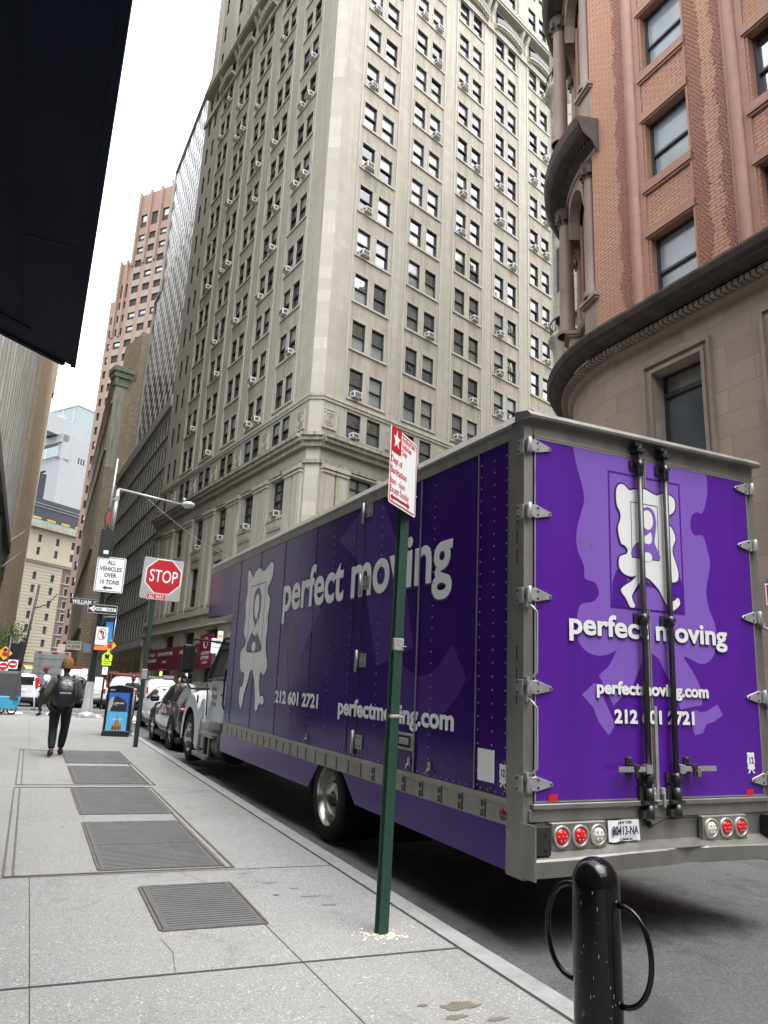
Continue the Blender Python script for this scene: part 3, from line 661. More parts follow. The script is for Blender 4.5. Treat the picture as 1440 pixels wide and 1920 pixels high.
def column(th,z0,z1,r,rad):
    c=(XT-rad*math.sin(th),Rc-rad*math.cos(th),0); b=MB()
    b.lathe([(r*1.35,z0),(r*1.38,z0+.08),(r*1.2,z0+.14),(r*1.25,z0+.22),(r,z0+.3),(r*1.0,z0+1.5),(r*.86,z1-.55)],c,'z',22); o=b.build('column',m_bcol,brick)
    b=MB(); b.lathe([(r*.88,z1-.55),(r*.98,z1-.50),(r*.92,z1-.45),(r*1.15,z1-.25),(r*1.05,z1-.22),(r*1.4,z1-.06),(r*1.5,z1)],c,'z',16)
    for k in range(8):
        t=2*PI*k/8; p=Vector((c[0]+math.cos(t)*r*1.18,c[1]+math.sin(t)*r*1.18,z1-.3)); b.T=Matrix.Translation(p)@Matrix.Rotation(t,4,'Z'); b.box(-.03,.07,-.06,.06,-.12,.12)
    b.T=Matrix.Identity(4); b.build('capital',m_bdark,o)
column(.235,13.45,18.0,.20,5.5); column(.66,13.45,18.0,.24,5.62); column(1.15,13.45,18.0,.24,5.55)
column(.235,20.75,26,.20,5.5); column(.66,20.75,26.0,.24,5.72); column(1.15,20.75,26,.24,5.6)
def entab(z,s=1):
    b=MB(); sweep(b,[(-.7,z),(.05,z),(.05,z+.12),(.10,z+.12),(.10,z+.3)],0,x_end=None,t0=.14,back=12)
    sweep(b,[(.10,z+.3),(.3,z+.34),(.3,z+.5),(.62,z+.54),(.70,z+.62),(.78,z+.75),(.82,z+1.0),(.82,z+1.06),(-.5,z+1.3)],1,x_end=None,t0=.12,back=12)
    b.build('curved_entablature',[m_bmold,m_bdark],brick)
    b=MB()
    p0=[path(o,x_end=None,t0=.12,back=0,n=1)[0] for o in (-.6,.1,.3,.62,.82,.82,-.6)]; zz=[z,z+.0,z+.34,z+.54,z+.95,z+1.06,z+1.3]
    b.poly([(p[0]+.0,p[1],h) for p,h in zip(p0,zz)]); b.build('entablature_return',m_bdark,brick)
    b=MB()
    for i in range(44):
        t=.15+i*.032; p=Vector((XT-(Rc+.27)*math.sin(t),Rc-(Rc+.27)*math.cos(t),z+.42)); b.T=Matrix.Translation(p)@Matrix.Rotation(-t,4,'Z'); b.box(-.05,.05,-.08,.08,-.07,.07)
    b.build('entablature_dentils',m_bdark,brick)
    b=MB()   # arch mouldings over the bay, springing from the columns
    for (t0,t1) in ((.30,.62),(.72,1.1)):
        for k in range(12):
            f=lambda q:(t0+(t1-t0)*q, z-1.15+1.05*math.sqrt(max(0,1-(2*q-1)**2)))
            a,c=f(k/12),f((k+1)/12)
            P=lambda t,h,o:(XT-(Rc+o)*math.sin(t),Rc-(Rc+o)*math.cos(t),h)
            b.hexa([P(a[0],a[1],-.3),P(c[0],c[1],-.3),P(c[0],z+.02,-.3),P(a[0],z+.02,-.3)],[P(a[0],a[1],.04),P(c[0],c[1],.04),P(c[0],z+.02,.04),P(a[0],z+.02,.04)])
    b.build('arch_spandrel',m_bmold,brick)
entab(18.0); entab(26.0)
for (z0,z1) in ((13.6,17.2),(20.9,25.2)):
    for (t0,t1) in ((.36,.58),(.76,1.06)):
        b=MB(); P=lambda t,h,o:(XT-(5.10+o)*math.sin(t),Rc-(5.10+o)*math.cos(t),h); b.quad(P(t0,z0,.03),P(t1,z0,.03),P(t1,z1,.03),P(t0,z1,.03)); o=b.build('loggia_window',m_gl2,brick)
        b=MB()
        for t in (t0,(t0+t1)/2,t1): b.hexa([P(t-.008,z0,.03),P(t+.008,z0,.03),P(t+.008,z0,.1),P(t-.008,z0,.1)],[P(t-.008,z1,.03),P(t+.008,z1,.03),P(t+.008,z1,.1),P(t-.008,z1,.1)])
        b.build('mullion',m_terra,o)
b=MB(); b.quad((16,0,-.2),(16,20,-.2),(16,20,ZT),(16,0,ZT)); b.poly([(16,0,ZT)]+[(p[0],p[1],ZT) for p in path(0,x_end=None)]+[(-4,20,ZT),(16,20,ZT)]); b.box(-3.9,16,17.5,17.6,-.2,ZT); b.build('rear_walls',m_brick,brick)
ac_unit(brick,I4,7.4,23.0,1.15); ac_unit(brick,I4,6.55,19.4,1.2)
# ---------------------------------------------------------------- rusticated grey building in the side street
m_rust=stone('rusticated grey stone',(.34,.32,.28),40,.72,.035,.35,.08,.85,.3,patch=.2)
grey=empty('rusticated_building','grey banded stone building with curved balconies, glimpsed between the tower and the brick corner','building',mat=frame(22.9,30.2,172))
GH=62
b=MB(); b.box(0,9,0,14,-.2,GH); b.build('wall',m_rust,grey,mat=I4)
for z in (13.0,20.5,28.0,36,44):
    b=MB(); b.smooth=True; c=(1.3,.35,0); b.lathe([(1.05,z-1.4),(1.1,z-1.2),(1.25,z-.2),(1.45,z),(1.45,z+.2),(1.3,z+.25)],c,'z',24); b.lathe([(1.05,z-6.2),(1.05,z-1.4)],c,'z',24,m=1)
    b.build('curved_bay',[m_corn,m_rust],grey)
    b=MB(); 
    for k in range(26):
        t=2*PI*k/26; b.cyl((c[0]+1.33*math.cos(t),c[1]+1.33*math.sin(t),z+.2),(c[0]+1.33*math.cos(t),c[1]+1.33*math.sin(t),z+1.0),.02,n=4)
    b.lathe([(1.30,z+1.0),(1.36,z+1.0),(1.36,z+1.06),(1.30,z+1.06)],c,'z',26); b.build('balcony_railing',M('black railing',(.03,.03,.03),.5),grey)
    b=MB()
    for k in range(3):
        t=PI*1.0+k*.62; P=lambda a,r,h:(c[0]+r*math.cos(a),c[1]+r*math.sin(a),h); b.quad(P(t,1.07,z-4.8),P(t+.4,1.07,z-4.8),P(t+.4,1.07,z-2.2),P(t,1.07,z-2.2))
    b.build('bay_window',m_gl,grey)
b=MB(); b.box(-.9,9,-.9,14,GH-1.2,GH-.3); b.box(-.5,9,-.5,14,GH-2.2,GH-1.2); b.build('roof_cornice',m_bdark,grey)
# ---------------------------------------------------------------- buildings further up the street
def block(root,Mx,W,H,mat_,name='wall',z0=0,depth=20):
    b=MB(); b.quad((0,0,z0),(W,0,z0),(W,0,H),(0,0,H)); return b.build(name,mat_,root,mat=Mx)
def shell(root,Mx,W,H,depth,m,z0=0,name='rear_walls'):
    b=MB(); b.quad((W,0,z0),(W,depth,z0),(W,depth,H),(W,0,H)); b.quad((0,depth,z0),(0,0,z0),(0,0,H),(0,depth,H)); b.quad((W,depth,z0),(0,depth,z0),(0,depth,H),(W,depth,H)); b.quad((0,0,H),(W,0,H),(W,depth,H),(0,depth,H)); return b.build(name,m,root,mat=Mx)
def rel(root,Mw): return root.matrix_world.inverted()@Mw
def grid_face(root,Mx,W,z0,z1,us,zs,ww,wh,m,d=.2,style='plain',specs=None,pn=None,name='wall'):
    holes=[(u,u+ww,z,z+wh) for u in us for z in zs]
    b=MB(); wall_grid(b,0,W,z0,z1,holes,d); o=b.build(name,m,root,mat=Mx)
    for h in holes: specs.append((Mx,h[0],h[1],h[2],h[3],d,style,pn or pick(rnd)))
    return o
def rng(a,b,s):
    r=[];x=a
    while x<b: r.append(x); x+=s
    return r
E1=Matrix.Identity(4)
# dark gridded office block next to the tower
m_dg=M('dark spandrel panel',(.44,.43,.385),.6,var=.15,scale=2); m_dgf=M('grey grid frame',(.07,.07,.066),.5,met=.2,var=.1); m_cap=M('pale grey parapet',(.36,.36,.35),.7,streak=.2)
FD=frame(7.71,112,176.8); Ld=35.2
dg=empty('dark_grid_building','low dark office block with a grid of narrow panels, left of the beige tower','building',mat=FD)
specs=[]; grid_face(dg,E1,Ld,0,32.5,rng(.5,Ld-1.2,1.5),[8.0+3.45*k for k in range(7)],1.1,1.75,m_dg,.12,'plain',specs,(0,1))
window_set(dg,specs,100,m_dgf); shell(dg,E1,Ld,32.5,2.9,m_dg)
b=MB()
for x in rng(0,Ld,1.5): b.box(x+.1,x+.22,-.07,0,7.4,31.6)
for z in rng(7.4,31,3.45): b.box(0,Ld,-.12,0,z-.06,z+.06)
b.build('mullion_grid',m_dgf,dg); b=MB(); b.box(-.1,Ld,-.25,3,31.3,32.6); b.build('parapet',m_cap,dg)
b=MB(); b.box(0,Ld,-.3,0,6.6,7.3,0); b.build('base_band',m_cap,dg)
b=MB(); 
for x in rng(1,Ld-4,4.2): b.quad((x,-.02,3.4),(x+3.9,-.02,3.4),(x+3.9,-.02,6.4),(x,-.02,6.4)); b.quad((x,-.02,.8),(x+3.9,-.02,.8),(x+3.9,-.02,3.1),(x,-.02,3.1))
b.build('street_glazing',m_gl2,dg)
# checkered tower behind it
m_ck=M('white spandrel panel',(.72,.72,.70),.5,var=.08,scale=1.5); m_ckd=M('black glass strip',(.03,.034,.038),.3)
FC=frame(10.3,118.7,177.1); Lc=43
ck=empty('checkered_tower','tall tower checkered in white panels and dark windows, rising behind the low dark block','building',mat=FC)
for (x0,H,nm) in ((0,64.3,'lower_wing'),(5.0,86.0,'upper_shaft')):
    W=Lc-x0; b=MB(); b.quad((x0,0,0),(x0+W,0,0),(x0+W,0,H),(x0,0,H),1); b.quad((x0,12,0),(x0,0,0),(x0,0,H),(x0,12,H),1)
    lo=20 if x0==0 else 64.3
    for i,x in enumerate(rng(x0+.25,x0+W-1,1.62)):
        if x0==0 and x>4.4: pass
        for j,z in enumerate(rng(lo,H-2,3.5)):
            b.box(x,x+1.45,-.03,0,z+(0 if i%2 else 1.75),z+1.75+(0 if i%2 else 1.75),0)
    if x0==0: 
        for i,x in enumerate(rng(5.3,Lc-1,1.62)):
            pass
    b.build(nm,[m_ck,m_ckd],ck)
b=MB(); 
for x in rng(5.1,Lc,1.62): b.box(x,x+.1,-.05,0,20,86)
for x in rng(.1,5,1.62): b.box(x,x+.1,-.05,0,20,64.2)
b.build('vertical_mullions',m_dgf,ck)
b=MB(); b.box(-.15,.15,-.3,.1,20,64.5); b.box(4.85,5.1,-.3,.1,64,86.3); b.box(0,5,-.3,12,64.3,64.8); b.box(5,Lc,-.3,12,86,86.5); b.build('white_edge_trim',m_cap,ck)
# tan brick building with copper cornice
m_tan=stone('tan brick side wall',(.37,.31,.22),.7,.45,.05,.6,.3,.9,.35,patch=.35); m_tanf=stone('old tan stone front',(.42,.38,.30),1.2,.6,.03,.5,.2,.85,.4,patch=.3)
m_cop=M('green copper',(.20,.245,.205),.7,var=.3,scale=1.5,streak=.4)
tb=empty('tan_brick_building','old tan brick building with a green copper cornice, left of the checkered tower','building',mat=frame(6.0,120,76))
FS=rel(tb,frame(6.9,190,180.74)); specs=[]
b=MB(); wall_grid(b,0,17,0,51,[(5.4,7.2,36.6,39.4),(5.4,7.2,31.2,34.0)],.3); b.quad((3.2,.01,51),(17,.01,51),(17,.01,60),(3.2,.01,60)); b.build('brick_side_wall',m_tan,tb)
for q in ((5.4,7.2,36.6,39.4),(5.4,7.2,31.2,34.0)): specs.append((E1,*q,.25,'sash',(1,1)))
grid_face(tb,FS,70,0,51.5,rng(1,69,3.1),[8+3.9*k for k in range(11)],1.5,2.5,m_tanf,.3,'plain',specs,(4,4))
window_set(tb,specs,100)
b=MB()
for x in rng(.3,69.5,3.1): b.box(x,x+.5,-.18,0,7,50)
for z in (11.6,23.3,38.9,46.7): b.box(0,70.2,-.35,0,z-.35,z)
b.build('pilasters_and_bands',m_tanf,tb,mat=FS)
b=MB(); b.box(0,70.5,-.6,.3,51.9,52.6,0); b.box(0,70.4,-.4,.3,51.2,51.9,0); b.box(0,70.2,-.25,.3,50.2,51.2,0); b.build('front_cornice',m_tanf,tb,mat=FS)
b=MB(); b.box(-.65,2.6,-.65,2,51.9,52.7); b.box(-.45,2.3,-.45,2,51.0,51.9); b.box(-.2,2.0,-.2,1,49.6,50.6); b.build('copper_cornice_return',m_cop,tb)
b=MB(); b.box(-.05,1.5,-.05,0,36,51); b.build('white_quoins',M('pale quoins',(.36,.35,.31),.8,var=.4,scale=.8,streak=.5),tb)
b=MB(); b.quad((0,0,51),(17,0,51),(17,20,51),(5,20,51)); b.quad((17,0,0),(17,20,0),(17,20,62),(17,0,62)); b.build('flat_roof',m_tan,tb); b=MB(); b.box(3.2,17,.02,8,51,60); b.build('upper_storey',m_tan,tb)
b=MB(); b.box(20,71.8,-.5,0,4.4,5.2); b.build('fascia',m_dg,tb,mat=FS)
sg=empty('pub_sign','white projecting pub sign reading KILLARNEY ROSE in green and red','sign',mat=frame(4.35,118,78))
b=MB(); b.box(0,2.0,0,.12,8.0,9.25); b.build('sign_board',M('sign white',(.8,.8,.78),.5,var=.03),sg)
text('lettering','KILLARNEY',.42,M('sign green',(.02,.18,.07),.5,var=.05),sg,(1,-.01,8.95),bold=.02,sx=.85); text('lettering','ROSE',.5,M('sign red',(.5,.02,.02),.5,var=.05),sg,(1.25,-.01,8.45),bold=.03,sx=.95); text('small_lettering','bar & restaurant',.14,m_joint,sg,(1,-.01,8.13))
b=MB()
for (x,z) in ((.33,8.55),(.25,8.43),(.41,8.43)): b.cyl((x,-.012,z),(x,0,z),.075,n=10)
b.box(.32,.345,-.01,0,8.27,8.45); b.build('shamrock',MATS['sign green'],sg)
s2=empty('blue_sign','small pale blue projecting sign right of the pub sign','sign',mat=frame(6.55,117.8,78)); b=MB(); b.box(0,1.6,0,.1,7.7,9.0); b.build('sign_board',M('sign blue',(.35,.5,.75),.5,var=.1,scale=2),s2)
b=MB(); b.prism([(.3,7.9),(.8,8.8),(1.3,7.9)],-.02,0,'y'); b.build('emblem',m_white,s2)
# pink stepped tower
m_pink=stone('pink granite',(.215,.135,.10),3.2,1.6,.03,.8,.06,.7,.1,patch=.08,bmp=.2); m_psp=M('brown spandrel',(.20,.16,.13),.6)
pk=empty('pink_stepped_tower','tall pink granite tower stepping up in three setbacks, in the left distance','building',mat=frame(5.86,200,142))
specs=[]; steps=[(0,2.4,104.6),(2.4,6.3,115.5),(6.3,23,136)]
for i,(x0,x1,H) in enumerate(steps):
    us=[x0+.8] if i==0 else rng(x0+.7,x1-2.0,3.9)
    ww=1.1 if i==0 else 2.5
    hs=[(u,u+ww,z,z+2.1) for u in us for z in rng(12,H-12 if i else H-6,3.9)]
    if i: hs+=[(u,u+ww,H-10.5,H-6.5) for u in us]
    b=MB(); wall_grid(b,x0,x1,0,H,hs,.4); b.quad((x0,10,0),(x0,0,0),(x0,0,H),(x0,10,H)); b.quad((x0,0,H),(x1,0,H),(x1,10,H),(x0,10,H)); b.build('wall',m_pink,pk)
    for h in hs: specs.append((E1,*h,.35,'plain',(rnd.choice((4,4,4,3,0)),4)))
    if i:
        b=MB()
        pass
        for u in us:
            b=MB(); [b.box(u,u+ww,-.03,.0,z+2.1,z+3.9) for z in rng(12,H-16,3.9)]; b.build('spandrel_column',m_psp,pk)
        b=MB()
        for u in us+[x1-.9]: b.box(u-1.05,u-.35,-.5,0,H-22,H+.6)
        b.build('buttress',m_pink,pk)
window_set(pk,specs,100)
b=MB(); b.tube([(12,3,136),(12,3,140),(17,3,141.5)],.15,5); b.tube([(14,3,136),(14,3,140.6)],.12,5); b.tube([(17,3,136),(17,3,141.5)],.12,5); b.build('rooftop_rig',m_dgf,pk)
pw=M('pink ground floor',(.42,.30,.27),.7); b=MB(); b.box(-.2,23,-.5,0,0,13.5); b.build('street_base',pw,pk)
# cream corner building at the end of the street
m_cr=stone('cream banded stone',(.36,.325,.24),30,.85,.16,.5,.04,.85,.12,patch=.08); m_cr2=stone('cream stone',(.36,.325,.24),1.6,.8,.012,.8,.05,.85,.15,patch=.1); m_pb=stone('purple brown brick',(.115,.08,.075),.5,.25,.03,1.2,.2,.85,.1)
cr=empty('cream_corner_building','cream banded hotel-like building with green eaves and dark roof, closing the street','building',mat=frame(-5.63,215,52.5))
specs=[]; FL=3.42
us1=[3.6,9.2]; us2=[14.0,16.2,19.4,21.5,24.4,26.6]
zl=[9.5+FL*k for k in range(7)]
grid_face(cr,E1,12.6,0,36,us1,[10.2+FL*k for k in range(7)],1.3,2.1,m_cr,.25,'plain',specs,(4,4),'banded_wall')
Mx=Matrix.Translation((12.6,0,0)); grid_face(cr,Mx,17,10.4,36,[u-12.6 for u in us2],[10.6+FL*k for k in range(7)],1.35,2.1,m_pb,.25,'plain',specs,(4,4),'brick_wall')
grid_face(cr,E1,29.6,36,44.2,us1+[14.3,16.0,20.1,21.8,25.4,27.0],[37.2,40.6],1.2,2.2,m_cr2,.25,'plain',specs,(4,4),'upper_wall')
b=MB(); b.quad((12.6,0,0),(29.6,0,0),(29.6,0,10.4),(12.6,0,10.4)); b.build('lower_wall',m_cr2,cr)
FLf=rel(cr,frame(-5.63-8*math.sin(R_(37.5)),215+8*math.cos(R_(37.5)),142.5)); grid_face(cr,FLf,8,0,44.2,[2.5,5.4],[10.2+FL*k for k in range(9)],1.3,2.1,m_cr2,.25,'plain',specs,(4,4),'side_wall')
window_set(cr,specs,100,M('cream window frame',(.5,.47,.38),.7))
b=MB(); b.box(-.3,29.6,-.7,0,35.6,36.2); b.box(-.3,29.6,-.35,0,35.1,35.6); b.box(-.3,29.6,-.5,0,9.6,10.2); b.build('belt_course',m_cr2,cr)
b=MB()
for z in zl: b.box(12.7,29.5,-.18,0,z+.85,z+1.05)
for u in us2:
    for z in [10.6+FL*k for k in range(7)]: b.box(u-.18,u-.02,-.1,0,z-.1,z+2.2); b.box(u+1.37,u+1.53,-.1,0,z-.1,z+2.2); b.box(u-.18,u+1.53,-.12,0,z+2.12,z+2.3)
b.build('window_surrounds',m_cr2,cr)
b=MB(); b.box(-.5,29.6,-1.4,1,44.2,45.0,1); b.prism([(-1.4,45.0),(-1.2,46.2),(1,46.2),(1,45.0)],-.5,29.6,'x',0); b.build('green_eaves',[m_cop,m_corn],cr)
m_dkroof=M('dark mansard roof',(.016,.018,.028),.6,var=.2); b=MB(); b.prism([(.2,46.2),(.9,52.5),(6,52.5),(6,46.2)],0,29.6,'x'); b.box(0,4.2,1.5,6,52.5,59.5); b.build('dark_roof',m_dkroof,cr)
b=MB(); [b.box(x,x+2.6,-.2,.2,46.6,47.2) for x in rng(.8,28,4.6)]; b.build('dormer_lights',M('ochre dormers',(.40,.26,.07),.7,var=.2),cr)
b=MB(); b.tube([(0,.4,50.2),(29.6,.4,50.2)],.07,4); b.tube([(0,.4,51.0),(29.6,.4,51.0)],.07,4); b.build('roof_rails',m_cap,cr)
m_yel=M('yellow awning',(.55,.44,.14),.7,var=.1)
for x in (5.2,11.2,17.2,23):
    b=MB(); b.prism([(0,8.8),(-1.2,7.9),(-1.15,7.8),(0,8.5)],x,x+3.4,'x'); b.build('awning',m_yel,cr)
    b=MB(); b.quad((x+.3,-.05,5.8),(x+3.1,-.05,5.8),(x+3.1,-.05,7.9),(x+.3,-.05,7.9)); b.build('dark_window',m_gl2,cr)
for x in (5.5,13,20):
    b=MB(); pts=[(x+2+2.2*math.cos(PI*k/12),2.2+2.0*math.sin(PI*k/12)) for k in range(13)]; b.prism([(x-.2,0)]+pts[::-1]+[(x+4.2,0)],-.06,0,'y'); b.build('arched_doorway',m_shop,cr)
shell(cr,E1,29.6,44.2,14,m_cr2)
fl=empty('us_flag','small striped flag on an angled pole on the cream building','flag',mat=frame(0.9,213,52.5)); b=MB(); b.tube([(0,.3,5.6),(0,-2.4,7.6)],.06,5); b.build('flag_pole',m_cap,fl)
b=MB(); [b.box(-.02,.0,-2.3+.0,-.9,5.6+k*.17,5.77+k*.17,k%2) for k in range(8)]; b.box(-.03,.01,-2.3,-1.7,6.45,6.96,2); b.build('flag_cloth',[M('flag red',(.5,.03,.03),.8),m_white,M('flag blue',(.03,.05,.2),.8)],fl)
# white apartment block and glass tower beyond
m_wh=stone('white render panels',(.24,.245,.255),6,3.1,.06,.75,.03,.8,.05,patch=.06,bmp=.1)
wt=empty('white_apartment_block','white plain-walled high building with dark balconies and a grey roof box','building',mat=frame(-.54,260,50))
specs=[]; b=MB(); wall_grid(b,0,12.4,20,85.2,[(6.9,7.6,77,79),(8,8.7,77,79),(9.1,9.8,77,79)],.3); b.build('wall',m_wh,wt)
for u in (6.9,8,9.1): specs.append((E1,u,u+.7,77,79,.25,'plain',(1,1)))
WF=rel(wt,frame(-.54-14*math.sin(R_(31)),260+14*math.cos(R_(31)),149)); hs=[(1,6.5,z,z+1.9) for z in rng(42,74,3.3)]
b=MB(); wall_grid(b,0,14,20,76.8,hs,.8); b.build('balcony_wall',m_wh,wt,mat=WF)
for h in hs: specs.append((WF,*h,.7,'plain',(1,0)))
window_set(wt,specs,100)
b=MB(); b.box(11.6,14,-.2,3,76.8,85.2); b.box(0,14,-.4,2,82.6,85.0); b.box(0,14.1,-.8,.3,82.2,82.6); b.build('roof_terrace',m_wh,wt,mat=WF)
b=MB(); [b.box(x,x+.6,-.5,-.3,76.8,77.6) for x in rng(.2,13,1.1)]; b.build('terrace_rail',M('terrace dark rail',(.08,.08,.08),.6),wt,mat=WF)
b=MB(); b.quad((0,0,85.2),(12.4,0,85.2),(12.4,10,85.2),(0,10,85.2)); b.build('roof',m_wh,wt)
b=MB(); b.box(-4.5,10,3.0,9,85.2,91.5); b.build('grey_roof_box',M('mid grey render',(.23,.24,.25),.8,var=.06,scale=1),wt)
b=MB(); b.lathe([(2.9,91.5),(2.9,92.0),(2.5,92.1),(.1,93.3)],(2.0,6.5,0),'z',18); b.build('water_tank_top',M('tan tank roof',(.50,.30,.14),.8),wt)
b=MB(); [b.lathe([(3.4,h),(3.45,h),(3.45,h+.12),(3.4,h+.12)],(2.0,6.5,0),'z',20) for h in (92,92.6)]; b.build('tank_rail',m_cap,wt)
m_tg=glassm('pale curtain glass',(.20,.235,.245),.3,1.35,.03,.12); m_tg2=glassm('green curtain glass',(.16,.24,.25),.1,1.6,.05,.4)
gt=empty('glass_tower','pale glass office tower with white floor bands, farthest in the street gap','building',mat=frame(2.8,300,54))
b=MB(); b.quad((0,0,20),(12,0,20),(12,0,111),(0,0,111)); b.build('glass_wall',m_tg,gt)
GF=rel(gt,frame(2.8-30*math.sin(R_(34)),300+30*math.cos(R_(34)),146)); b=MB(); b.quad((0,0,20),(30,0,20),(30,0,111),(0,0,111)); b.build('glass_wall',m_tg,gt,mat=GF)
b=MB(); [b.box(0,12,-.2,0,z,z+1.3) for z in rng(30,97,4.0)]; b.box(-.2,12,-.3,0,110.2,110.8); b.build('floor_bands',M('white floor band',(.42,.46,.48),.5),gt)
b=MB(); [b.quad((0.5,-.05,z+1.3),(12,-.05,z+1.3),(12,-.05,z+3.9),(.5,-.05,z+3.9)) for z in rng(30,93,4.0)]; b.build('glass_bands',m_tg2,gt)
b=MB(); [b.box(x,x+.25,-.2,0,20,111) for x in rng(0,30,7)]; b.box(0,30,-.3,0,110.2,110.8); b.build('mullions',M('pale mullion',(.45,.5,.52),.5),gt,mat=GF)
# ---------------------------------------------------------------- left side of the street
m_strp=M('pale grey fluted stone',(.36,.35,.315),.8,var=.08,scale=.6,streak=.35); m_oak=stone('brown brick flank',(.36,.285,.195),.6,.3,.02,.75,.2,.9,.3,patch=.25); m_dkst=M('dark rough stone base',(.10,.10,.095),.9,var=.4,scale=1.2,bmp=1,bs=3,streak=.4)
sb=empty('fluted_grey_building','pale grey building with vertical fluting over a dark rough stone base, left of the street','building',mat=frame(-4.35,43,0))
b=MB(); b.quad((0,0,17.5),(50,0,17.5),(50,0,95),(0,0,95)); b.quad((0,25,0),(0,0,0),(0,0,95),(0,25,95)); b.quad((0,0,95),(50,0,95),(50,25,95),(0,25,95)); b.build('wall',m_strp,sb)
b=MB(); k=0
for x in rng(.2,50,1.25):
    w_=.62 if k%3 else .95; d=.22 if k%2 else .34; b.box(x,x+w_,-d,0,17.5,95); k+=1
b.build('vertical_flutes',m_strp,sb)
b=MB(); 
for x in rng(0,50,2.4):
    for z in rng(0,16.5,1.5): dd=rnd.uniform(.1,.35); b.box(x+.04,x+2.34,-dd,.02,z+.04,z+1.46)
b.quad((0,0,0),(50,0,0),(50,0,17.5),(0,0,17.5)); b.box(-.2,50,-.55,0,16.6,17.6); b.build('rusticated_base',m_dkst,sb)
bb=empty('brown_brick_flank_building','narrow brown brick building beyond the fluted grey one on the left','building',mat=frame(-4.0,93.0,0))
specs=[]; grid_face(bb,E1,67,0,82,rng(2,65,4),[6+4*k for k in range(18)],1.4,2.2,m_oak,.2,'plain',specs,(1,1)); window_set(bb,specs,60)
b=MB(); b.box(-.3,67,-.25,.0,5.2,5.6); [b.box(x,x+.5,-.3,0,5.6,82) for x in rng(.2,66,4)]; b.box(64,67,-.6,3,60,84); b.box(-.5,67.5,-.8,12,82,83.4); b.build('piers_and_parapet',m_oak,bb)
shell(bb,E1,67,82,15,m_oak)
bt=empty('dark_far_building','dark brown slab building peeking out past the brown brick flank on the left','building',mat=frame(-4.25,163,0)); b=MB(); b.box(0,16,0,14,0,69); b.build('wall',M('dark brown metal',(.07,.06,.05),.7,var=.2),bt)
b=MB(); [b.box(x,x+.3,-.2,0,0,69) for x in rng(0,16,1.2)]; b.build('fins',m_dg,bt)
for i,(z0,s) in enumerate(((16.6,'upper'),(14.2,'lower'))):
    fp=empty('flagpole',s+' of the two slanting white flagpoles on the dark stone base, at the left edge','flagpole',(-4.3,88 if i==0 else 88,z0),group='slanting flagpoles'); b=MB(); b.cyl((0,0,0),(1.6,4.5,2.6),.09,.06,8); b.build('pole',m_cap,fp); b=MB(); b.lathe([(.001,-.13),(.11,-.06),(.11,.06),(.001,.13)],(1.6,4.5,2.65),'z',8); b.build('finial',m_cap,fp)
# near left: building with the dark glossy canopy over the pavement
m_can=M('dark navy canopy soffit',(.009,.014,.026),.6,var=.18,scale=.5,coat=0,spec=.08); m_lip=M('pale canopy edge',(.30,.30,.30),.5)
cb=empty('canopied_building','dark building whose navy soffit hangs over the pavement, upper left','building',(0,0,0))
zc=4.80; xr=-.06; ye=7.72
b=MB(); b.prism([(-3.4,-8),(xr,-8),(xr,ye),(-3.4,ye-3.4*.80)],zc,zc+2.2,'z'); b.build('canopy_soffit',m_can,cb)
b=MB(); b.box(-3.4,xr-.02,5.49,5.505,zc-.004,zc-.001); b.build('soffit_joint',m_dark,cb)
b=MB(); d=Vector((3.34,2.72,0)).normalized(); p=Vector((-d.y,d.x,0))
for (o0,o1,z0,z1) in ((-.30,-.285,zc-.012,zc-.001),(.0,.05,zc-.02,zc+.25)):
    A=Vector((-3.4,ye-3.4*.80,0)); B=Vector((xr-.05,ye-.03,0)) if o0==0 else Vector((xr-.55,ye-.43,0)); q=[A+p*o0,B+p*o0,B+p*o1,A+p*o1]; b.hexa([(v.x,v.y,z0) for v in q],[(v.x,v.y,z1) for v in q])
b.box(xr-.45,xr-.435,-8,ye-.35,zc-.012,zc-.001); b.box(xr,xr+.05,-8,ye+.03,zc-.01,zc+2.2)
b.build('canopy_edge_trim',[m_can],cb)
b=MB(); b.box(-14,-3.4,-30,27,-1,24,0); b.build('wall',M('dark curtain wall',(.05,.055,.06),.3,var=.2,scale=.5),cb)  # unseen wall; height and dark grid set for sky light and truck reflections
b=MB()
for y in rng(-29,26,3): b.box(-3.4,-3.3,y,y+.15,-.5,24)
for z in rng(3,23,3.8): b.box(-3.4,-3.32,-30,27,z,z+.9)
b.build('facade_grid',m_dgf,cb)
# unseen buildings closing the street canyon, their heights set for sky light and reflections
bk=empty('plain_office_building','unseen plain grey office building standing behind the viewpoint','building',mat=frame(40,-34,270)); specs=[]
grid_face(bk,E1,60,-2,24,rng(2,57,3.4),[3+3.8*k for k in range(5)],1.7,2.2,m_lime2,.2,'plain',specs,(1,1)); window_set(bk,specs,20); shell(bk,E1,60,24,15,m_lime2,-2)
sbk=empty('side_office_building','unseen plain brownstone office building along the right kerb behind the viewpoint','building',mat=frame(14.6,-2,177)); specs=[]
grid_face(sbk,E1,30,-2,16,rng(2,28,3.4),[3+3.8*k for k in range(3)],1.7,2.2,m_brown,.2,'plain',specs,(1,1)); window_set(sbk,specs,20); shell(sbk,E1,30,16,15,m_brown,-2)

eb=empty('unseen_reflection_block','unseen plain stone block added for the tower window reflections, behind the brick corner building','building',mat=frame(50,42,176)); specs=[]  # unseen, added so the tower's lower windows reflect something dark
grid_face(eb,E1,44,-2,54,rng(2,42,3.6),[3+3.8*k for k in range(13)],1.7,2.2,m_lime2,.2,'plain',specs,(1,1)); window_set(eb,specs,20); shell(eb,E1,44,54,15,m_lime2,-2)
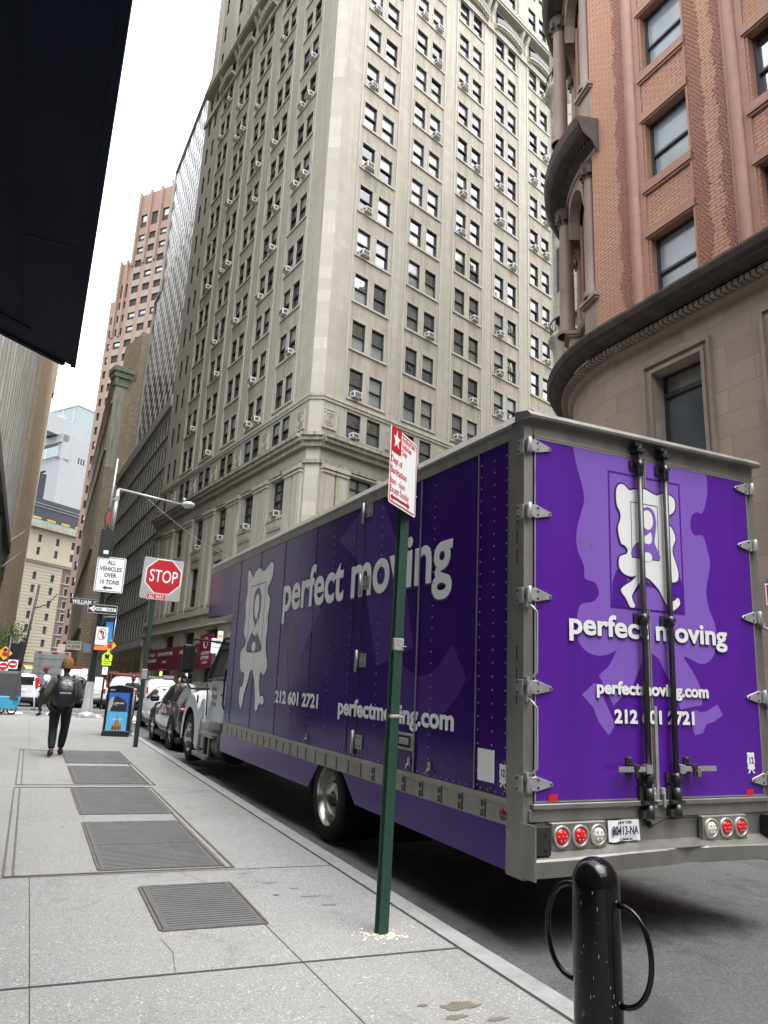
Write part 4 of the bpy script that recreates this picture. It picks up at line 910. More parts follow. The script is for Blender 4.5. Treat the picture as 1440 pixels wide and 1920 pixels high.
# ---------------------------------------------------------------- the moving truck
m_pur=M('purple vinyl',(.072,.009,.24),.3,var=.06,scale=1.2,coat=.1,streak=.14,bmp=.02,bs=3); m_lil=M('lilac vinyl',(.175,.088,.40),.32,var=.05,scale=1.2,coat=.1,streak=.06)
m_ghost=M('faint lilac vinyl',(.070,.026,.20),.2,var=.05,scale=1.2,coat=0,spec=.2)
m_side=M('purple vinyl in shade',(.034,.005,.14),.15,var=.14,scale=.9,coat=0,spec=.16,bmp=.05,bs=4)  # rear-door purple with the side's shade put into its colour
m_dkp=M('dark purple outline',(.03,.01,.10),.35,var=.05); m_vw=M('white vinyl',(.62,.63,.62),.35,var=.05,scale=2); m_vws=M('white vinyl lifted for shade',(.82,.84,.82),.3,var=.06,scale=2)  # side white is the same vinyl, brightened to offset the shade there
m_al=M('dull aluminium',(.30,.295,.275),.42,met=.75,var=.18,scale=5,streak=.25,dirt=.3); m_alu2=M('brushed rail aluminium',(.33,.32,.285),.4,met=.6,var=.15,scale=7,dirt=.35)
m_galv=M('galvanised hinge steel',(.38,.385,.38),.45,met=.6,var=.2,scale=20,dirt=.3); m_pipe=M('dark lock bar',(.06,.06,.06),.38,met=.6,var=.35,scale=9)
m_rub=M('black rubber',(.012,.012,.013),.75,var=.3,scale=9,bmp=.2,bs=60); m_rim2=M('chrome wheel rim',(.55,.54,.50),.25,met=.95,var=.15,scale=4,dirt=.3); m_under=M('underbody black',(.008,.008,.008),.9)
m_red=M('red lens',(.55,.008,.012),.18,var=.2,scale=40,coat=.8); m_clr=M('clear lens',(.50,.49,.42),.18,var=.25,scale=50,coat=.8); m_wp=M('white cab paint',(.60,.62,.63),.35,var=.04,scale=1,coat=.3)
m_cgl=glassm('cab glass',(.02,.024,.025),.03,1.9,.05); m_blk=M('black plastic',(.015,.015,.016),.45,var=.2)
TM=Matrix(((1.0,-.0194,-.0150,3.393),(.0190,.9993,-.0326,4.903),(.0156,.0323,.9994,.006),(0,0,0,1)))
truck=empty('moving_truck','big purple box truck with white PERFECT MOVING lettering, parked along the kerb','truck',mat=TM)
BL,BW,BT=8.85,2.585,3.96
def smooth_poly(pts,n=4):
    out=[];N=len(pts)
    for i in range(N):
        p0,p1,p2,p3=[Vector(pts[(i+k-1)%N]) for k in range(4)]
        for j in range(n):
            t=j/n; out.append(tuple(.5*((2*p1)+(-p0+p2)*t+(2*p0-5*p1+4*p2-p3)*t*t+(-p0+3*p1-3*p2+p3)*t**3)))
    return out
def grow(pts,d):
    N=len(pts); A=sum(pts[i][0]*pts[(i+1)%N][1]-pts[(i+1)%N][0]*pts[i][1] for i in range(N)); s=1 if A>0 else -1; o=[]
    for i in range(N):
        a,b=Vector(pts[i-1]),Vector(pts[(i+1)%N]); t=(b-a).normalized(); o.append((pts[i][0]+t.y*d*s,pts[i][1]-t.x*d*s))
    return o
def rear_decal(name,pts,m,off,parent=None): b=MB(); b.prism(pts,-off,-off+.0012,'y'); return b.build(name,m,parent or truck)
def side_decal(name,pts,m,off,parent=None): b=MB(); b.prism(pts,-off,-off+.0012,'x'); return b.build(name,m,parent or truck)
# body shell
b=MB(); b.box(.02,BW-.02,.06,BL,.98,BT-.06,0); b.box(.05,BW-.05,BL-.05,10.7,2.86,BT-.08,0); b.build('cargo_box',M('box interior wall',(.2,.2,.2),.7),truck)
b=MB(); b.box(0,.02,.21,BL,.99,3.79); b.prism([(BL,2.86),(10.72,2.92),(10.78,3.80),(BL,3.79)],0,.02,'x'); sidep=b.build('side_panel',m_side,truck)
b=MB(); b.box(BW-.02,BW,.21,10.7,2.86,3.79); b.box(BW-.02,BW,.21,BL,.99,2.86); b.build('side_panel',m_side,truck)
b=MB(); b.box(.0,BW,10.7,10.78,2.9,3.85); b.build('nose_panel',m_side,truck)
# top rail and roof
b=MB()
for x0,x1,s in ((-.012,.04,1),(BW-.04,BW+.012,-1)): b.box(x0,x1,.16,10.76,3.78,3.885,0); b.box(x0-.008*s if s>0 else x0,x1 if s>0 else x1+.008,.16,10.76,3.885,3.91,0)
b.prism([(-.02,3.91),(.02,3.985),(.3,4.02),(BW/2,4.04),(BW-.3,4.02),(BW-.02,3.985),(BW+.02,3.91)],.12,10.8,'y',0); b.box(-.01,.02,BL-.13,10.76,2.79,2.86); b.build('roof_and_top_rails',m_alu2,truck)
# bottom rail with slots, skirt
b=MB(); b.box(-.008,.05,.2,BL,.955,.99); b.box(-.002,.04,.2,BL,.80,.955)
for z in (.84,.885,.925): b.box(-.006,0,.2,BL,z,z+.006)
b.box(BW-.05,BW+.008,.2,BL,.80,.99); b.build('bottom_rail',m_alu2,truck)
b=MB(); y=.5
while y<8.7:
    b.box(-.0085,-.002,y,y+.012,.81,.945,0)
    if y<2.6:
        for z in (.825,.85,.895,.92): b.cyl((-.012,y+.05,z),(-.002,y+.05,z),.014,n=8)
    y+=.34 if y<4.5 else .30
o=b.build('rail_rivets',m_pipe,truck); o['kind']='stuff'
for a,c in (((3.0,.52),(.205,.50)),):
    b=MB(); b.prism([(.205,.49),(3.0,.52),(3.38,.80),(.205,.80)],-.004,.02,'x'); b.build('skirt_panel',m_ghost,truck)
b=MB(); b.prism([(4.45,.50),(8.9,.50),(8.9,.80),(4.12,.80)],-.004,.02,'x'); b.build('skirt_panel',m_ghost,truck)
b=MB(); b.box(.25,BW-.25,.5,BL-.1,.55,.95); b.box(.7,.8,.3,12.6,.45,.8); b.box(1.8,1.9,.3,12.6,.45,.8); b.box(.5,2.1,1.2,2.6,.35,.6); b.cyl((.6,3.9,.47),(2.0,3.9,.47),.09); b.box(.7,1.9,8.5,12.5,.4,.9); b.build('chassis',m_under,truck)
b=MB(); b.box(.35,.95,3.0,3.02,.12,.72,0); b.box(1.65,2.25,3.0,3.02,.12,.72,0); mf=b.build('mud_flap',m_rub,truck)
m_flap=M('mud flap print',(.10,.10,.10),.7); text('flap_lettering','KENTUCKY TRAILER',.055,m_flap,truck,(.65,2.995,.30),bold=.01)
b=MB()
for i in range(4): b.box(.45+i*.03,.85-i*.03,2.993,2.997,.52-i*.03,.53-i*.03)
b.build('flap_emblem',m_flap,truck)
def wheel(y,z,x,r,rr,side=1,dual=False,parent=truck,bulge=False):
    """side=1: outer face towards -x"""
    s=side; t=MB(); w=.27
    t.lathe([(rr,0),(r*.86,-.012*s),(r*.97,.01*s),(r,.05*s),(r,(w-.05)*s),(r*.97,w*s),(rr,w*s)],(x,y,z),'x',36)
    for k in range(40):
        a=2*PI*k/40; t.T=Matrix.Translation((x,y,z))@Matrix.Rotation(a,4,'X'); t.box(min(.02*s,.1*s),max(.02*s,.1*s),-.012,.012,r-.012,r+.006)
    t.T=Matrix.Identity(4)
    if dual: t.lathe([(rr,0),(r,.04),(r,.22),(rr,.26)],(x+.33*s,y,z),'x',32)
    o=t.build('tyre',m_rub,parent)
    q=MB()
    if bulge: q.lathe([(rr,.005*s),(rr*.93,.03*s),(rr*.88,.07*s),(rr*.5,.00*s),(rr*.48,-.06*s),(.001,-.07*s)],(x,y,z),'x',28)
    else: q.lathe([(rr,.0),(rr*.94,.03*s),(rr*.90,.09*s),(rr*.84,.19*s),(rr*.55,.20*s),(rr*.5,.15*s),(rr*.3,.13*s),(.001,.12*s)],(x,y,z),'x',32)
    q.build('rim',m_rim2,o)
    h=MB()
    for k in range(10):
        a=2*PI*k/10; h.cyl((x+(.15 if not bulge else -.0)*s,y+rr*.68*math.cos(a),z+rr*.68*math.sin(a)),(x+(.19 if not bulge else .02)*s,y+rr*.68*math.cos(a),z+rr*.68*math.sin(a)),.02,n=6)
    h.build('wheel_nuts',m_pipe,o); return o
wheel(3.88,.48,.03,.49,.325,1,True); wheel(3.88,.48,BW-.03,.49,.325,-1,True); wheel(12.12,.48,.12,.49,.30,1,False,bulge=True); wheel(12.12,.48,BW-.12,.49,.30,-1,False,bulge=True)
b=MB()
for i in range(30):
    a=PI*(.0+i/29.); 
    if i<29: a2=PI*((i+1)/29.); b.quad((.04,3.88+.56*math.cos(a),.42+.5*math.sin(a)),(.9,3.88+.56*math.cos(a),.42+.5*math.sin(a)),(.9,3.88+.56*math.cos(a2),.42+.5*math.sin(a2)),(.04,3.88+.56*math.cos(a2),.42+.5*math.sin(a2)))
b.build('wheel_housing',m_under,truck)
# rear corner posts, header, sill
for x0,x1 in ((-.012,.075),(BW-.10,BW+.012)):
    b=MB(); b.box(x0,x1,-.0,.06,.47,3.93,0); b.box(x0 if x0<0 else x1-.02,x0+.02 if x0<0 else x1,.06,.215,.47,3.92,0)
    for z in (3.05,2.9,2.74,2.0,1.84,1.68): b.box(x0-.002 if x0<0 else x1,x0 if x0<0 else x1+.002,.08,.092,z,z+.11,1)
    b.build('rear_corner_post',[m_al,m_under],truck,bevel=.006)
b=MB(); b.box(.075,BW-.1,-.005,.05,3.775,3.93); b.box(.075,BW-.1,-.02,.0,3.765,3.79); b.prism([(-.09,3.90),(-.10,3.925),(-.06,3.965),(.12,4.0),(.12,3.91)],-.02,BW+.02,'x'); b.build('rear_header',m_al,truck,bevel=.004)
b=MB(); b.box(.03,BW-.03,-.02,.05,.855,.945); b.box(.05,BW-.08,-.045,-.0,.945,.985); b.build('rear_sill',m_al,truck,bevel=.006)
# bumper step, with a dent
b=MB(); N=30; P=[]
for i in range(N+1):
    x=-.02+(BW+.04)*i/N; s=.022*math.sin(PI*min(1,max(0,(x-.3)/2.2))); dent=.035*math.exp(-((x-1.45)/.11)**2); P.append((x,s,dent))
for (a,c) in zip(P,P[1:]):
    f=lambda p:[(p[0],-.15+p[2],.515+p[1]),(p[0],-.157+p[2]*1.5,.622+p[1]),(p[0],-.145,.637+p[1]*.8),(p[0],.02,.70),(p[0],.02,.515)]
    A,B=f(a),f(c)
    for k in range(5): b.quad(A[k],B[k],B[(k+1)%5],A[(k+1)%5])
b.poly(f(P[0])[::-1]); b.poly(f(P[-1])); b.build('step_bumper',m_al,truck)
b=MB(); b.box(-.035,-.02,-.17,.0,.50,.86); b.build('bumper_end_plate',m_al,truck)
b=MB(); b.box(.10,BW-.1,-.01,.03,.68,.86); b.build('bumper_back_plate',m_al,truck)
for x0 in (-.015,2.40):
    b=MB(); b.box(x0,x0+.15,-.135,-.02,.655,.85,0); b.cyl((x0+.1,-.14,.70),(x0+.1,-.13,.70),.018,n=8,m=1); b.cyl((x0+.1,-.14,.80),(x0+.1,-.13,.80),.018,n=8,m=1); b.build('rubber_dock_bumper',[m_rub,m_under],truck,bevel=.01)
for x0,lens in ((.187,'rrc'),(1.68,'crr')):
    b=MB(); b.box(x0,x0+.50,-.07,-.02,.668,.858); lb=b.build('light_housing',m_al,truck,bevel=.006)
    for i,c in enumerate(lens):
        cx=x0+.088+.168*i; q=MB(); q.lathe([(.078,-.0),(.078,-.012),(.060,-.014),(.058,-.0)],(cx,-.07,.763),'y',24); q.build('lens_ring',m_galv,lb)
        q=MB(); q.lathe([(.058,-.004),(.045,-.018),(.001,-.022)],(cx,-.07,.763),'y',24)
        for k in range(7): a=2*PI*k/6; rr=.032 if k<6 else 0; q.lathe([(.010,-.018),(.001,-.027)],(cx+rr*math.cos(a),-.07,.763+rr*math.sin(a)),'y',8)
        q.build('tail_light' if c=='r' else 'reversing_light',m_red if c=='r' else m_clr,lb)
# number plate
b=MB(); N=12
for i in range(N):
    x0=.745+.30*i/N; x1=.745+.30*(i+1)/N; f=lambda x:-.035-.012*math.sin((x-.745)/.30*7); b.quad((x0,f(x0),.70-.004*math.sin(i)),(x1,f(x1),.70-.004*math.sin(i+1)),(x1,f(x1)+.01,.85),(x0,f(x0)+.01,.85))
pl=b.build('number_plate',M('plate white',(.66,.67,.66),.4,var=.05),truck); m_nav=M('plate navy',(.01,.015,.07),.4)
text('plate_number','80413-NA',.088,m_nav,pl,(.895,-.05,.775),bold=.012,sx=.68); text('plate_state','NEW YORK',.028,m_nav,pl,(.895,-.047,.834),bold=.02,sx=.9); text('plate_type','COMMERCIAL',.02,m_nav,pl,(.90,-.051,.716),bold=.02)
# rear doors and their graphics
dl=None
for (x0,x1,nm) in ((.078,1.228,'left'),(1.236,2.482,'right')):
    b=MB(); b.box(x0,x1,-.012,.04,.99,3.765,0); b.box(x0,x0+.012,-.016,-.012,.99,3.765,1); b.box(x1-.012,x1,-.016,-.012,.99,3.765,1); b.box(x0+.012,x1-.012,-.016,-.012,.99,1.0,1); b.box(x0+.012,x1-.012,-.016,-.012,3.753,3.765,1); o=b.build('rear_door',[m_pur,m_alu2],truck)
RO=.0135
ghL=[(.465,3.752),(.50,3.6),(.574,3.352),(.54,3.2),(.493,3.048),(.50,2.9),(.563,2.769),(.571,2.673),(.674,2.645),(.71,2.559),(.652,2.494),(.521,2.454),(.482,2.306),(.495,2.182),(.57,2.1),(.699,2.071),(.831,2.1),(.889,2.132),(.80,2.0),(.695,1.921),(.838,1.692),(.916,1.758),(1.04,1.85),(1.118,1.997),(1.182,2.119)]
ghR=[(1.25,2.12),(1.33,2.08),(1.378,1.994),(1.48,1.85),(1.546,1.68),(1.801,1.723),(1.78,1.87),(1.691,2.008),(1.612,2.111),(1.801,2.059),(1.92,2.10),(1.985,2.194),(1.999,2.38),(1.932,2.536),(1.909,2.695),(1.97,2.93),(1.94,3.07),(1.896,3.179),(1.80,3.17),(1.755,3.237),(1.772,3.339),(1.84,3.385),(1.91,3.392),(1.98,3.572),(1.981,3.752)]
def so_(p,n=5):
    out=[]
    for i in range(len(p)-1):
        p0,p1,p2,p3=[Vector(p[max(0,min(len(p)-1,i+k-1))]) for k in range(4)]
        for j in range(n): t=j/n; out.append(tuple(.5*((2*p1)+(-p0+p2)*t+(2*p0-5*p1+4*p2-p3)*t*t+(-p0+3*p1-3*p2+p3)*t**3)))
    return out+[p[-1]]
ghL=so_(ghL[:18])+so_(ghL[17:20])[1:]+ghL[20:]; ghR=ghR[:5]+so_(ghR[5:])
rear_decal('logo_backdrop',ghL+[(1.226,2.14),(1.226,3.752)],m_lil,RO); rear_decal('logo_backdrop',[(1.238,3.752),(1.238,2.14)]+ghR,m_lil,RO)
rear_decal('logo_foot',[(.527,1.767),(.657,1.863),(.728,1.766),(.80,1.64),(.853,1.551),(.785,1.467),(.69,1.56),(.63,1.68),(.60,1.70)],m_lil,RO)
rear_decal('logo_foot',[(1.703,1.683),(1.78,1.663),(1.84,1.671),(1.974,1.728),(2.034,1.645),(1.93,1.59),(1.833,1.566),(1.798,1.513),(1.80,1.50),(1.70,1.475),(1.664,1.556)],m_lil,RO)
def ring(x0,x1,z0,z1,w,off,m,nm='frame_line',side=False,b=None):
    q=MB(); A=(-off,-off+.0012)
    for (a,c,d,e) in ((x0,x1,z1-w,z1),(x0,x1,z0,z0+w),(x0,x0+w,z0+w,z1-w),(x1-w,x1,z0+w,z1-w)):
        if side: q.box(A[0],A[1],a,c,d,e)
        else: q.box(a,c,A[0],A[1],d,e)
    return q.build(nm,m,truck)
ring(.828,1.643,2.46,3.612,.017,RO+.0015,m_pur)
rear_decal('logo_hill',[(.845,2.475),(.857,2.677),(.90,2.77),(.949,2.809),(1.06,2.60),(1.2,2.72),(1.38,2.62),(1.5,2.80),(1.587,2.794),(1.625,2.73),(1.628,2.476)],m_pur,RO+.003)
rear_decal('logo_hill_disc',[(1.235+.19*math.cos(PI*k/14),2.476+.19*math.sin(PI*k/14)) for k in range(15)],m_lil,RO+.0042)
LOGO=[(.909,3.432),(.935,3.495),(.992,3.509),(1.05,3.47),(1.093,3.477),(1.218,3.502),(1.30,3.48),(1.365,3.466),(1.42,3.49),(1.50,3.492),(1.569,3.455),(1.564,3.362),(1.50,3.31),(1.463,3.284),(1.462,3.225),(1.52,3.205),(1.562,3.114),(1.53,3.04),(1.522,2.98),(1.555,2.90),(1.578,2.825),(1.57,2.75),(1.52,2.728),(1.456,2.726),(1.43,2.70)]
legs=[(1.45,2.66),(1.48,2.578),(1.515,2.568),(1.565,2.60),(1.584,2.548),(1.53,2.50),(1.475,2.484),(1.44,2.52),(1.40,2.57),(1.34,2.66),(1.208,2.745),(1.13,2.68),(1.05,2.57),(1.085,2.495),(1.035,2.478),(.985,2.55),(.935,2.612),(1.00,2.665),(1.06,2.70)]
rest=[(1.107,2.747),(1.046,2.732),(.97,2.75),(.929,2.791),(.92,2.84),(.932,2.884),(.97,2.905),(1.002,2.915),(1.02,2.94),(1.014,2.963),(.985,2.99),(.955,2.995),(.93,3.06),(.92,3.132),(.94,3.18),(.953,3.231),(.94,3.28),(.915,3.321)]
body=smooth_poly(LOGO+legs+rest,3)
rear_decal('logo_outline',grow(body,.014),m_dkp,RO+.0056); rear_decal('white_logo',body,m_vw,RO+.0070)
ring(1.062,1.366,2.893,3.372,.006,RO+.0084,m_dkp,'logo_frame')
rear_decal('logo_portrait',smooth_poly([(1.17,3.20),(1.19,3.31),(1.25,3.35),(1.32,3.32),(1.345,3.22),(1.33,3.12),(1.32,3.04),(1.355,2.98),(1.36,2.90),(1.07,2.90),(1.09,3.0),(1.17,3.05),(1.20,3.07),(1.20,3.10),(1.17,3.12)],3),m_lil,RO+.0084)
rear_decal('logo_face',[(1.245+.062*math.cos(2*PI*k/18),3.235+.085*math.sin(2*PI*k/18)) for k in range(18)],m_vw,RO+.0098); rear_decal('logo_neck',smooth_poly([(1.18,3.075),(1.23,3.10),(1.28,3.13),(1.285,3.05),(1.24,3.025),(1.19,3.045)],3),m_vw,RO+.0098); rear_decal('logo_button',[(1.235+.05*math.cos(2*PI*k/14),2.915+.04*math.sin(2*PI*k/14)) for k in range(14)],m_vw,RO+.0100)
def dtext(s,h,loc,width,side=False,bold=0,m=None):
    """lettering fitted to a measured width, standing on its baseline, over a dark drop outline"""
    rot=(PI/2,0,0) if not side else (PI/2,0,-PI/2); k=h*.05
    for nm,mm,bo,dx,dz,dy in (('lettering_shadow',m_dkp,bold+.012,k*.4,-k*.35,0),('lettering',m or m_vw,bold,0,0,.0018)):
        l=(loc[0]+dx,loc[1]-dy,loc[2]+dz) if not side else (loc[0]-dy,loc[1]-dx,loc[2]+dz)
        t=text(nm,s,h,mm,truck,l,rot,bold=bo,ext=.0006,valign='TOP_BASELINE'); xs=[v.co.x for v in t.data.vertices]; t.scale=(width/(max(xs)-min(xs)),1,1)
dtext('perfect moving',.232,(1.25,-.0245,2.232),1.716,bold=.028)
dtext('perfectmoving.com',.135,(1.262,-.0245,1.785),1.20,bold=.04); dtext('212 601 2721',.139,(1.272,-.0245,1.565),.855,bold=.042)
def badge(parent,side,x,z,s=1):
    pts=[(-.045,.08),(-.03,.09),(0,.082),(.03,.09),(.045,.08),(.04,.05),(.048,.02),(.04,-.02),(.045,-.045),(.02,-.055),(.028,-.075),(.045,-.07),(.04,-.085),(.02,-.08),(.005,-.055),(-.005,-.055),(-.02,-.08),(-.035,-.085),(-.035,-.07),(-.02,-.055),(-.045,-.045),(-.04,-.02),(-.048,.02),(-.04,.05)]
    if side: side_decal('number_badge',[(x-p[0]*s,z+p[1]*s) for p in pts],m_vws,.004,parent); text('badge_number','12',.075*s,m_dkp,parent,(-.006,x,z+.02*s),(PI/2,0,-PI/2),bold=.02,sx=.8,ext=.0006)
    else: rear_decal('number_badge',[(x+p[0]*s,z+p[1]*s) for p in pts],m_vw,.017,parent); text('badge_number','12',.075*s,m_dkp,parent,(x,-.019,z+.02*s),bold=.02,sx=.8,ext=.0006)
badge(truck,False,2.335,1.255,1.0)
for x0 in (.2,2.255): b=MB(); b.box(x0,x0+.085,-.018,-.013,.998,1.045); b.build('red_reflector',M('red reflector tape',(.45,.01,.02),.3,var=.1),truck)
m_scr=M('scraped bare patch',(.20,.17,.16),.6,var=.5,scale=60); b=MB(); r7=random.Random(3)
for cx,cz,s in ((.535,2.955,.055),(.64,2.95,.04)):
    for k in range(9):
        a=r7.uniform(.6,2.4) if r7.random()<.7 else r7.uniform(3.6,5.5); l=s*r7.uniform(.4,1.1); w_=.004; dx,dz=math.cos(a)*l,math.sin(a)*l; b.quad((cx,-.0165,cz),(cx+w_,-.0165,cz),(cx+dx+w_*.4,-.0165,cz+dz),(cx+dx,-.0165,cz+dz))
b.build('paint_scrape',m_scr,truck)
b=MB(); b.box(1.245,1.275,-.03,-.012,.965,1.70); b.build('astragal_strip',m_galv,truck)
# lock bars, hinges, handles
for bx,hx0,hx1 in ((1.135,.80,1.10),(1.425,1.45,1.83)):
    b=MB(); b.cyl((bx,-.062,.90),(bx,-.062,3.86),.0235,n=14); bar=b.build('lock_bar',m_pipe,truck)
    for z in (3.70,2.40,1.16): b=MB(); b.box(bx-.035,bx+.035,-.09,-.012,z-.012,z+.012); b.cyl((bx,-.062,z-.045),(bx,-.062,z+.03),.033,n=12); b.box(bx-.075,bx-.03,-.03,-.012,z-.05,z+.03); b.build('bar_bracket',m_pipe,bar)
    b=MB()
    b.cyl((bx,-.062,3.60),(bx,-.062,3.72),.031,n=12); b.box(bx-.05,bx+.04,-.10,-.02,3.80,3.835); b.box(bx-.06,bx+.02,-.085,-.012,3.855,3.88); b.box(bx-.03,bx-.01,-.085,-.05,3.6,3.87); b.build('top_lock',m_pipe,bar); b=MB()
    b.cyl((bx,-.062,.98),(bx,-.062,1.08),.034,n=12); b.box(bx-.075,bx+.06,-.09,-.012,.96,.985); b.prism([(bx-.075,1.09),(bx-.045,1.09),(bx+.07,.99),(bx+.07,.955),(bx-.045,.955),(bx-.075,.99)],-.035,-.014,'y'); b.cyl((bx,-.062,.855),(bx,-.062,.955),.036,n=12); b.box(bx-.08,bx-.02,-.07,-.02,.86,.92)
    b.build('bottom_lock',m_pipe,bar)
    s=-1 if hx0<1 else 1
    b=MB(); b.box(min(bx,bx+s*.06),max(bx,bx+s*.06),-.105,-.05,1.19,1.255); b.box(hx0,hx1,-.098,-.082,1.205,1.243); h=b.build('door_handle',m_galv,bar)
    hc=.975 if s<0 else 1.585; b=MB(); b.box(hc-.03,hc+.03,-.03,-.012,1.17,1.31); b.cyl((hc,-.03,1.29),(hc,-.04,1.29),.02,n=8); b.box(hc-.025,hc+.025,-.115,-.03,1.225,1.26); b.box(hc-.012,hc+.012,-.11,-.09,1.16,1.24); b.build('handle_catch',m_pipe,truck,bevel=.004)
b=MB(); b.box(1.60,1.635,-.12,-.10,1.165,1.205); b.tube([(1.605,-.11,1.205),(1.607,-.11,1.235),(1.628,-.11,1.235),(1.63,-.11,1.205)],.005,6); b.build('padlock',M('brass padlock',(.35,.3,.2),.35,met=.8),truck)
for zc_ in (3.685,3.15,2.495,1.805,1.12):
    for s in (1,-1):
        X=(lambda x:x) if s>0 else (lambda x:BW-.025-x)
        b=MB()
        pts=[(X(.05),zc_+.05),(X(.09),zc_+.055),(X(.225),zc_+.012),(X(.238),zc_-.005),(X(.225),zc_-.02),(X(.09),zc_-.05),(X(.05),zc_-.045)]
        b.prism(pts,-.030,-.017,'y'); b.cyl((X(.02),-.03,zc_-.06),(X(.02),-.03,zc_+.065),.022,n=12); b.box(min(X(-.005),X(.06)),max(X(-.005),X(.06)),-.045,-.018,zc_-.045,zc_+.05)
        if s>0: b.box(-.022,-.012,.0,.085,zc_-.06,zc_+.055)
        else: b.box(BW+.012,BW+.022,.0,.085,zc_-.06,zc_+.055)
        hg=b.build('door_hinge',m_galv,truck,bevel=.003)
        b=MB()
        for (x,z) in ((X(.10),zc_+.03),(X(.10),zc_-.025),(X(.215),zc_-.004)): b.cyl((x,-.034,z),(x,-.028,z),.009,n=8)
        if s>0:
            for z in (zc_+.035,zc_-.04): b.cyl((-.028,.06,z),(-.02,.06,z),.011,n=8)
        b.build('hinge_bolts',m_pipe,hg)
for (z0,z1) in ((1.86,2.42),(1.18,1.72)):
    for x,sx in ((.015,1),(BW-.0,1)):
        b=MB(); b.tube([(x,-.03,z1),(x+.0,-.075,z1-.02),(x+.035,-.085,z1-.06),(x+.035,-.085,z0+.06),(x,-.075,z0+.02),(x,-.03,z0)],.009,8); b.box(x-.02,x+.02,-.035,-.0,z1-.02,z1+.04); b.box(x-.02,x+.02,-.035,-.0,z0-.04,z0+.02); b.build('grab_rail',m_galv,truck)
b=MB()
for x in (1.20,1.30):
    b.box(x-.02,x+.02,-.05,-.012,1.02,1.075); b.box(x-.012,x+.012,-.06,-.03,.93,1.04)
b.build('toggle_latch',m_galv,truck,bevel=.003)
b=MB(); b.tube([(1.10,-.03,.85),(1.16,-.05,.80),(1.3,-.04,.845),(1.7,-.03,.85)],.008,6); b.cyl((1.15,-.05,.795),(1.15,-.02,.82),.022,n=8); b.build('hanging_cable',m_rub,truck)
# side graphics and hardware
for s in ([(3.864,3.471),(3.355,3.222),(3.08,3.0),(2.611,1.949),(1.8,2.13),(2.07,3.0),(2.65,3.79),(3.1,3.79)],[(5.92,2.30),(5.55,2.70),(5.3,2.60),(5.084,2.013),(4.348,2.661),(4.9,2.9),(5.4,3.3)],[(5.95,1.75),(5.6,2.2),(5.45,1.7),(5.25,1.22),(5.6,1.4)]): side_decal('faint_shape',s,m_ghost,.003)
side_decal('faint_shape',smooth_poly([(2.2,1.60),(2.3,1.95),(2.1,2.0),(1.7,1.86),(1.3,1.95),(1.071,2.145),(.95,2.0),(.831,1.84),(1.1,1.6),(1.5,1.45)],2),m_ghost,.003)
SL=[(7.966,3.50),(7.88,3.55),(7.75,3.46),(7.62,3.40),(7.539,3.453),(7.42,3.51),(7.253,3.52),(7.12,3.46),(6.972,3.447),(6.80,3.50),(6.677,3.545),(6.56,3.52),(6.519,3.44),(6.55,3.30),(6.66,3.21),(6.74,3.15),(6.72,3.05),(6.60,2.98),(6.577,2.866),(6.64,2.70),(6.603,2.562),(6.64,2.35),(6.608,2.179),(6.50,2.0),(6.503,1.901),(6.60,1.83),(6.687,1.821),(6.80,1.87),(6.84,1.70),(6.742,1.503),(6.60,1.51),(6.517,1.433),(6.60,1.38),(6.75,1.40),(6.85,1.28),(6.95,1.30),(6.982,1.464),(7.08,1.70),(7.247,1.876),(7.361,1.876),(7.48,1.70),(7.633,1.50),(7.71,1.30),(7.80,1.28),(7.90,1.42),(7.88,1.60),(7.77,1.62),(7.70,1.75),(7.72,1.84),(7.85,1.85),(7.968,1.893),(8.03,2.05),(8.00,2.19),(7.87,2.25),(7.78,2.29),(7.77,2.38),(7.86,2.43),(7.94,2.52),(7.90,2.75),(7.96,3.0),(7.90,3.2)]
SLs=smooth_poly(SL,3); side_decal('logo_outline',grow(SLs,.022),m_dkp,.0044); side_decal('white_logo',SLs,m_vws,.0058)
ring(6.85,7.685,2.175,3.26,.014,.0072,m_dkp,'logo_frame',side=True)
side_decal('logo_portrait',smooth_poly([(7.50,2.95),(7.44,3.14),(7.27,3.20),(7.10,3.12),(7.04,2.90),(7.10,2.66),(7.12,2.48),(6.98,2.36),(6.87,2.18),(7.67,2.18),(7.62,2.36),(7.42,2.50),(7.33,2.60),(7.44,2.72)],3),m_side,.0072)
side_decal('logo_face',[(7.27+.13*math.cos(2*PI*k/18),2.90+.20*math.sin(2*PI*k/18)) for k in range(18)],m_vws,.0086); side_decal('logo_neck',smooth_poly([(7.40,2.50),(7.20,2.62),(7.16,2.72),(7.12,2.5),(7.25,2.42)],3),m_vws,.0086); side_decal('logo_button',[(7.28+.1*math.cos(2*PI*k/14),2.25+.08*math.sin(2*PI*k/14)) for k in range(14)],m_vws,.0087)
dtext('perfect moving',.75,(-.005,3.53,2.742),4.84,True,bold=.022,m=m_vws)
dtext('212 601 2721',.225,(-.005,5.09,1.448),1.72,True,bold=.038,m=m_vws); dtext('perfectmoving.com',.245,(-.005,2.30,1.42),2.6,True,bold=.034,m=m_vws)
m_riv=M('rivet heads',(.30,.27,.36),.35,met=.5); m_seam=M('dark seam line',(.02,.01,.05),.5)  # seams are thin dark strips laid over the panel joints
b=MB()
for y in (.67,3.07,3.32,4.65,5.97,7.22,8.45): b.box(-.0062,0,y-.004,y+.004,.99,3.78)
for y,w_ in ((1.70,.007),(.655,.006)): b.box(-.016,0,y-w_,y+w_,.99,3.78)
b.build('panel_seams',m_seam,truck)
b=MB(); b.box(-.02,-.014,1.69,1.705,.96,3.76); b.box(-.02,-.016,.648,.658,1.0,3.77); b.build('bright_seam_strip',m_alu2,truck)
b=MB()
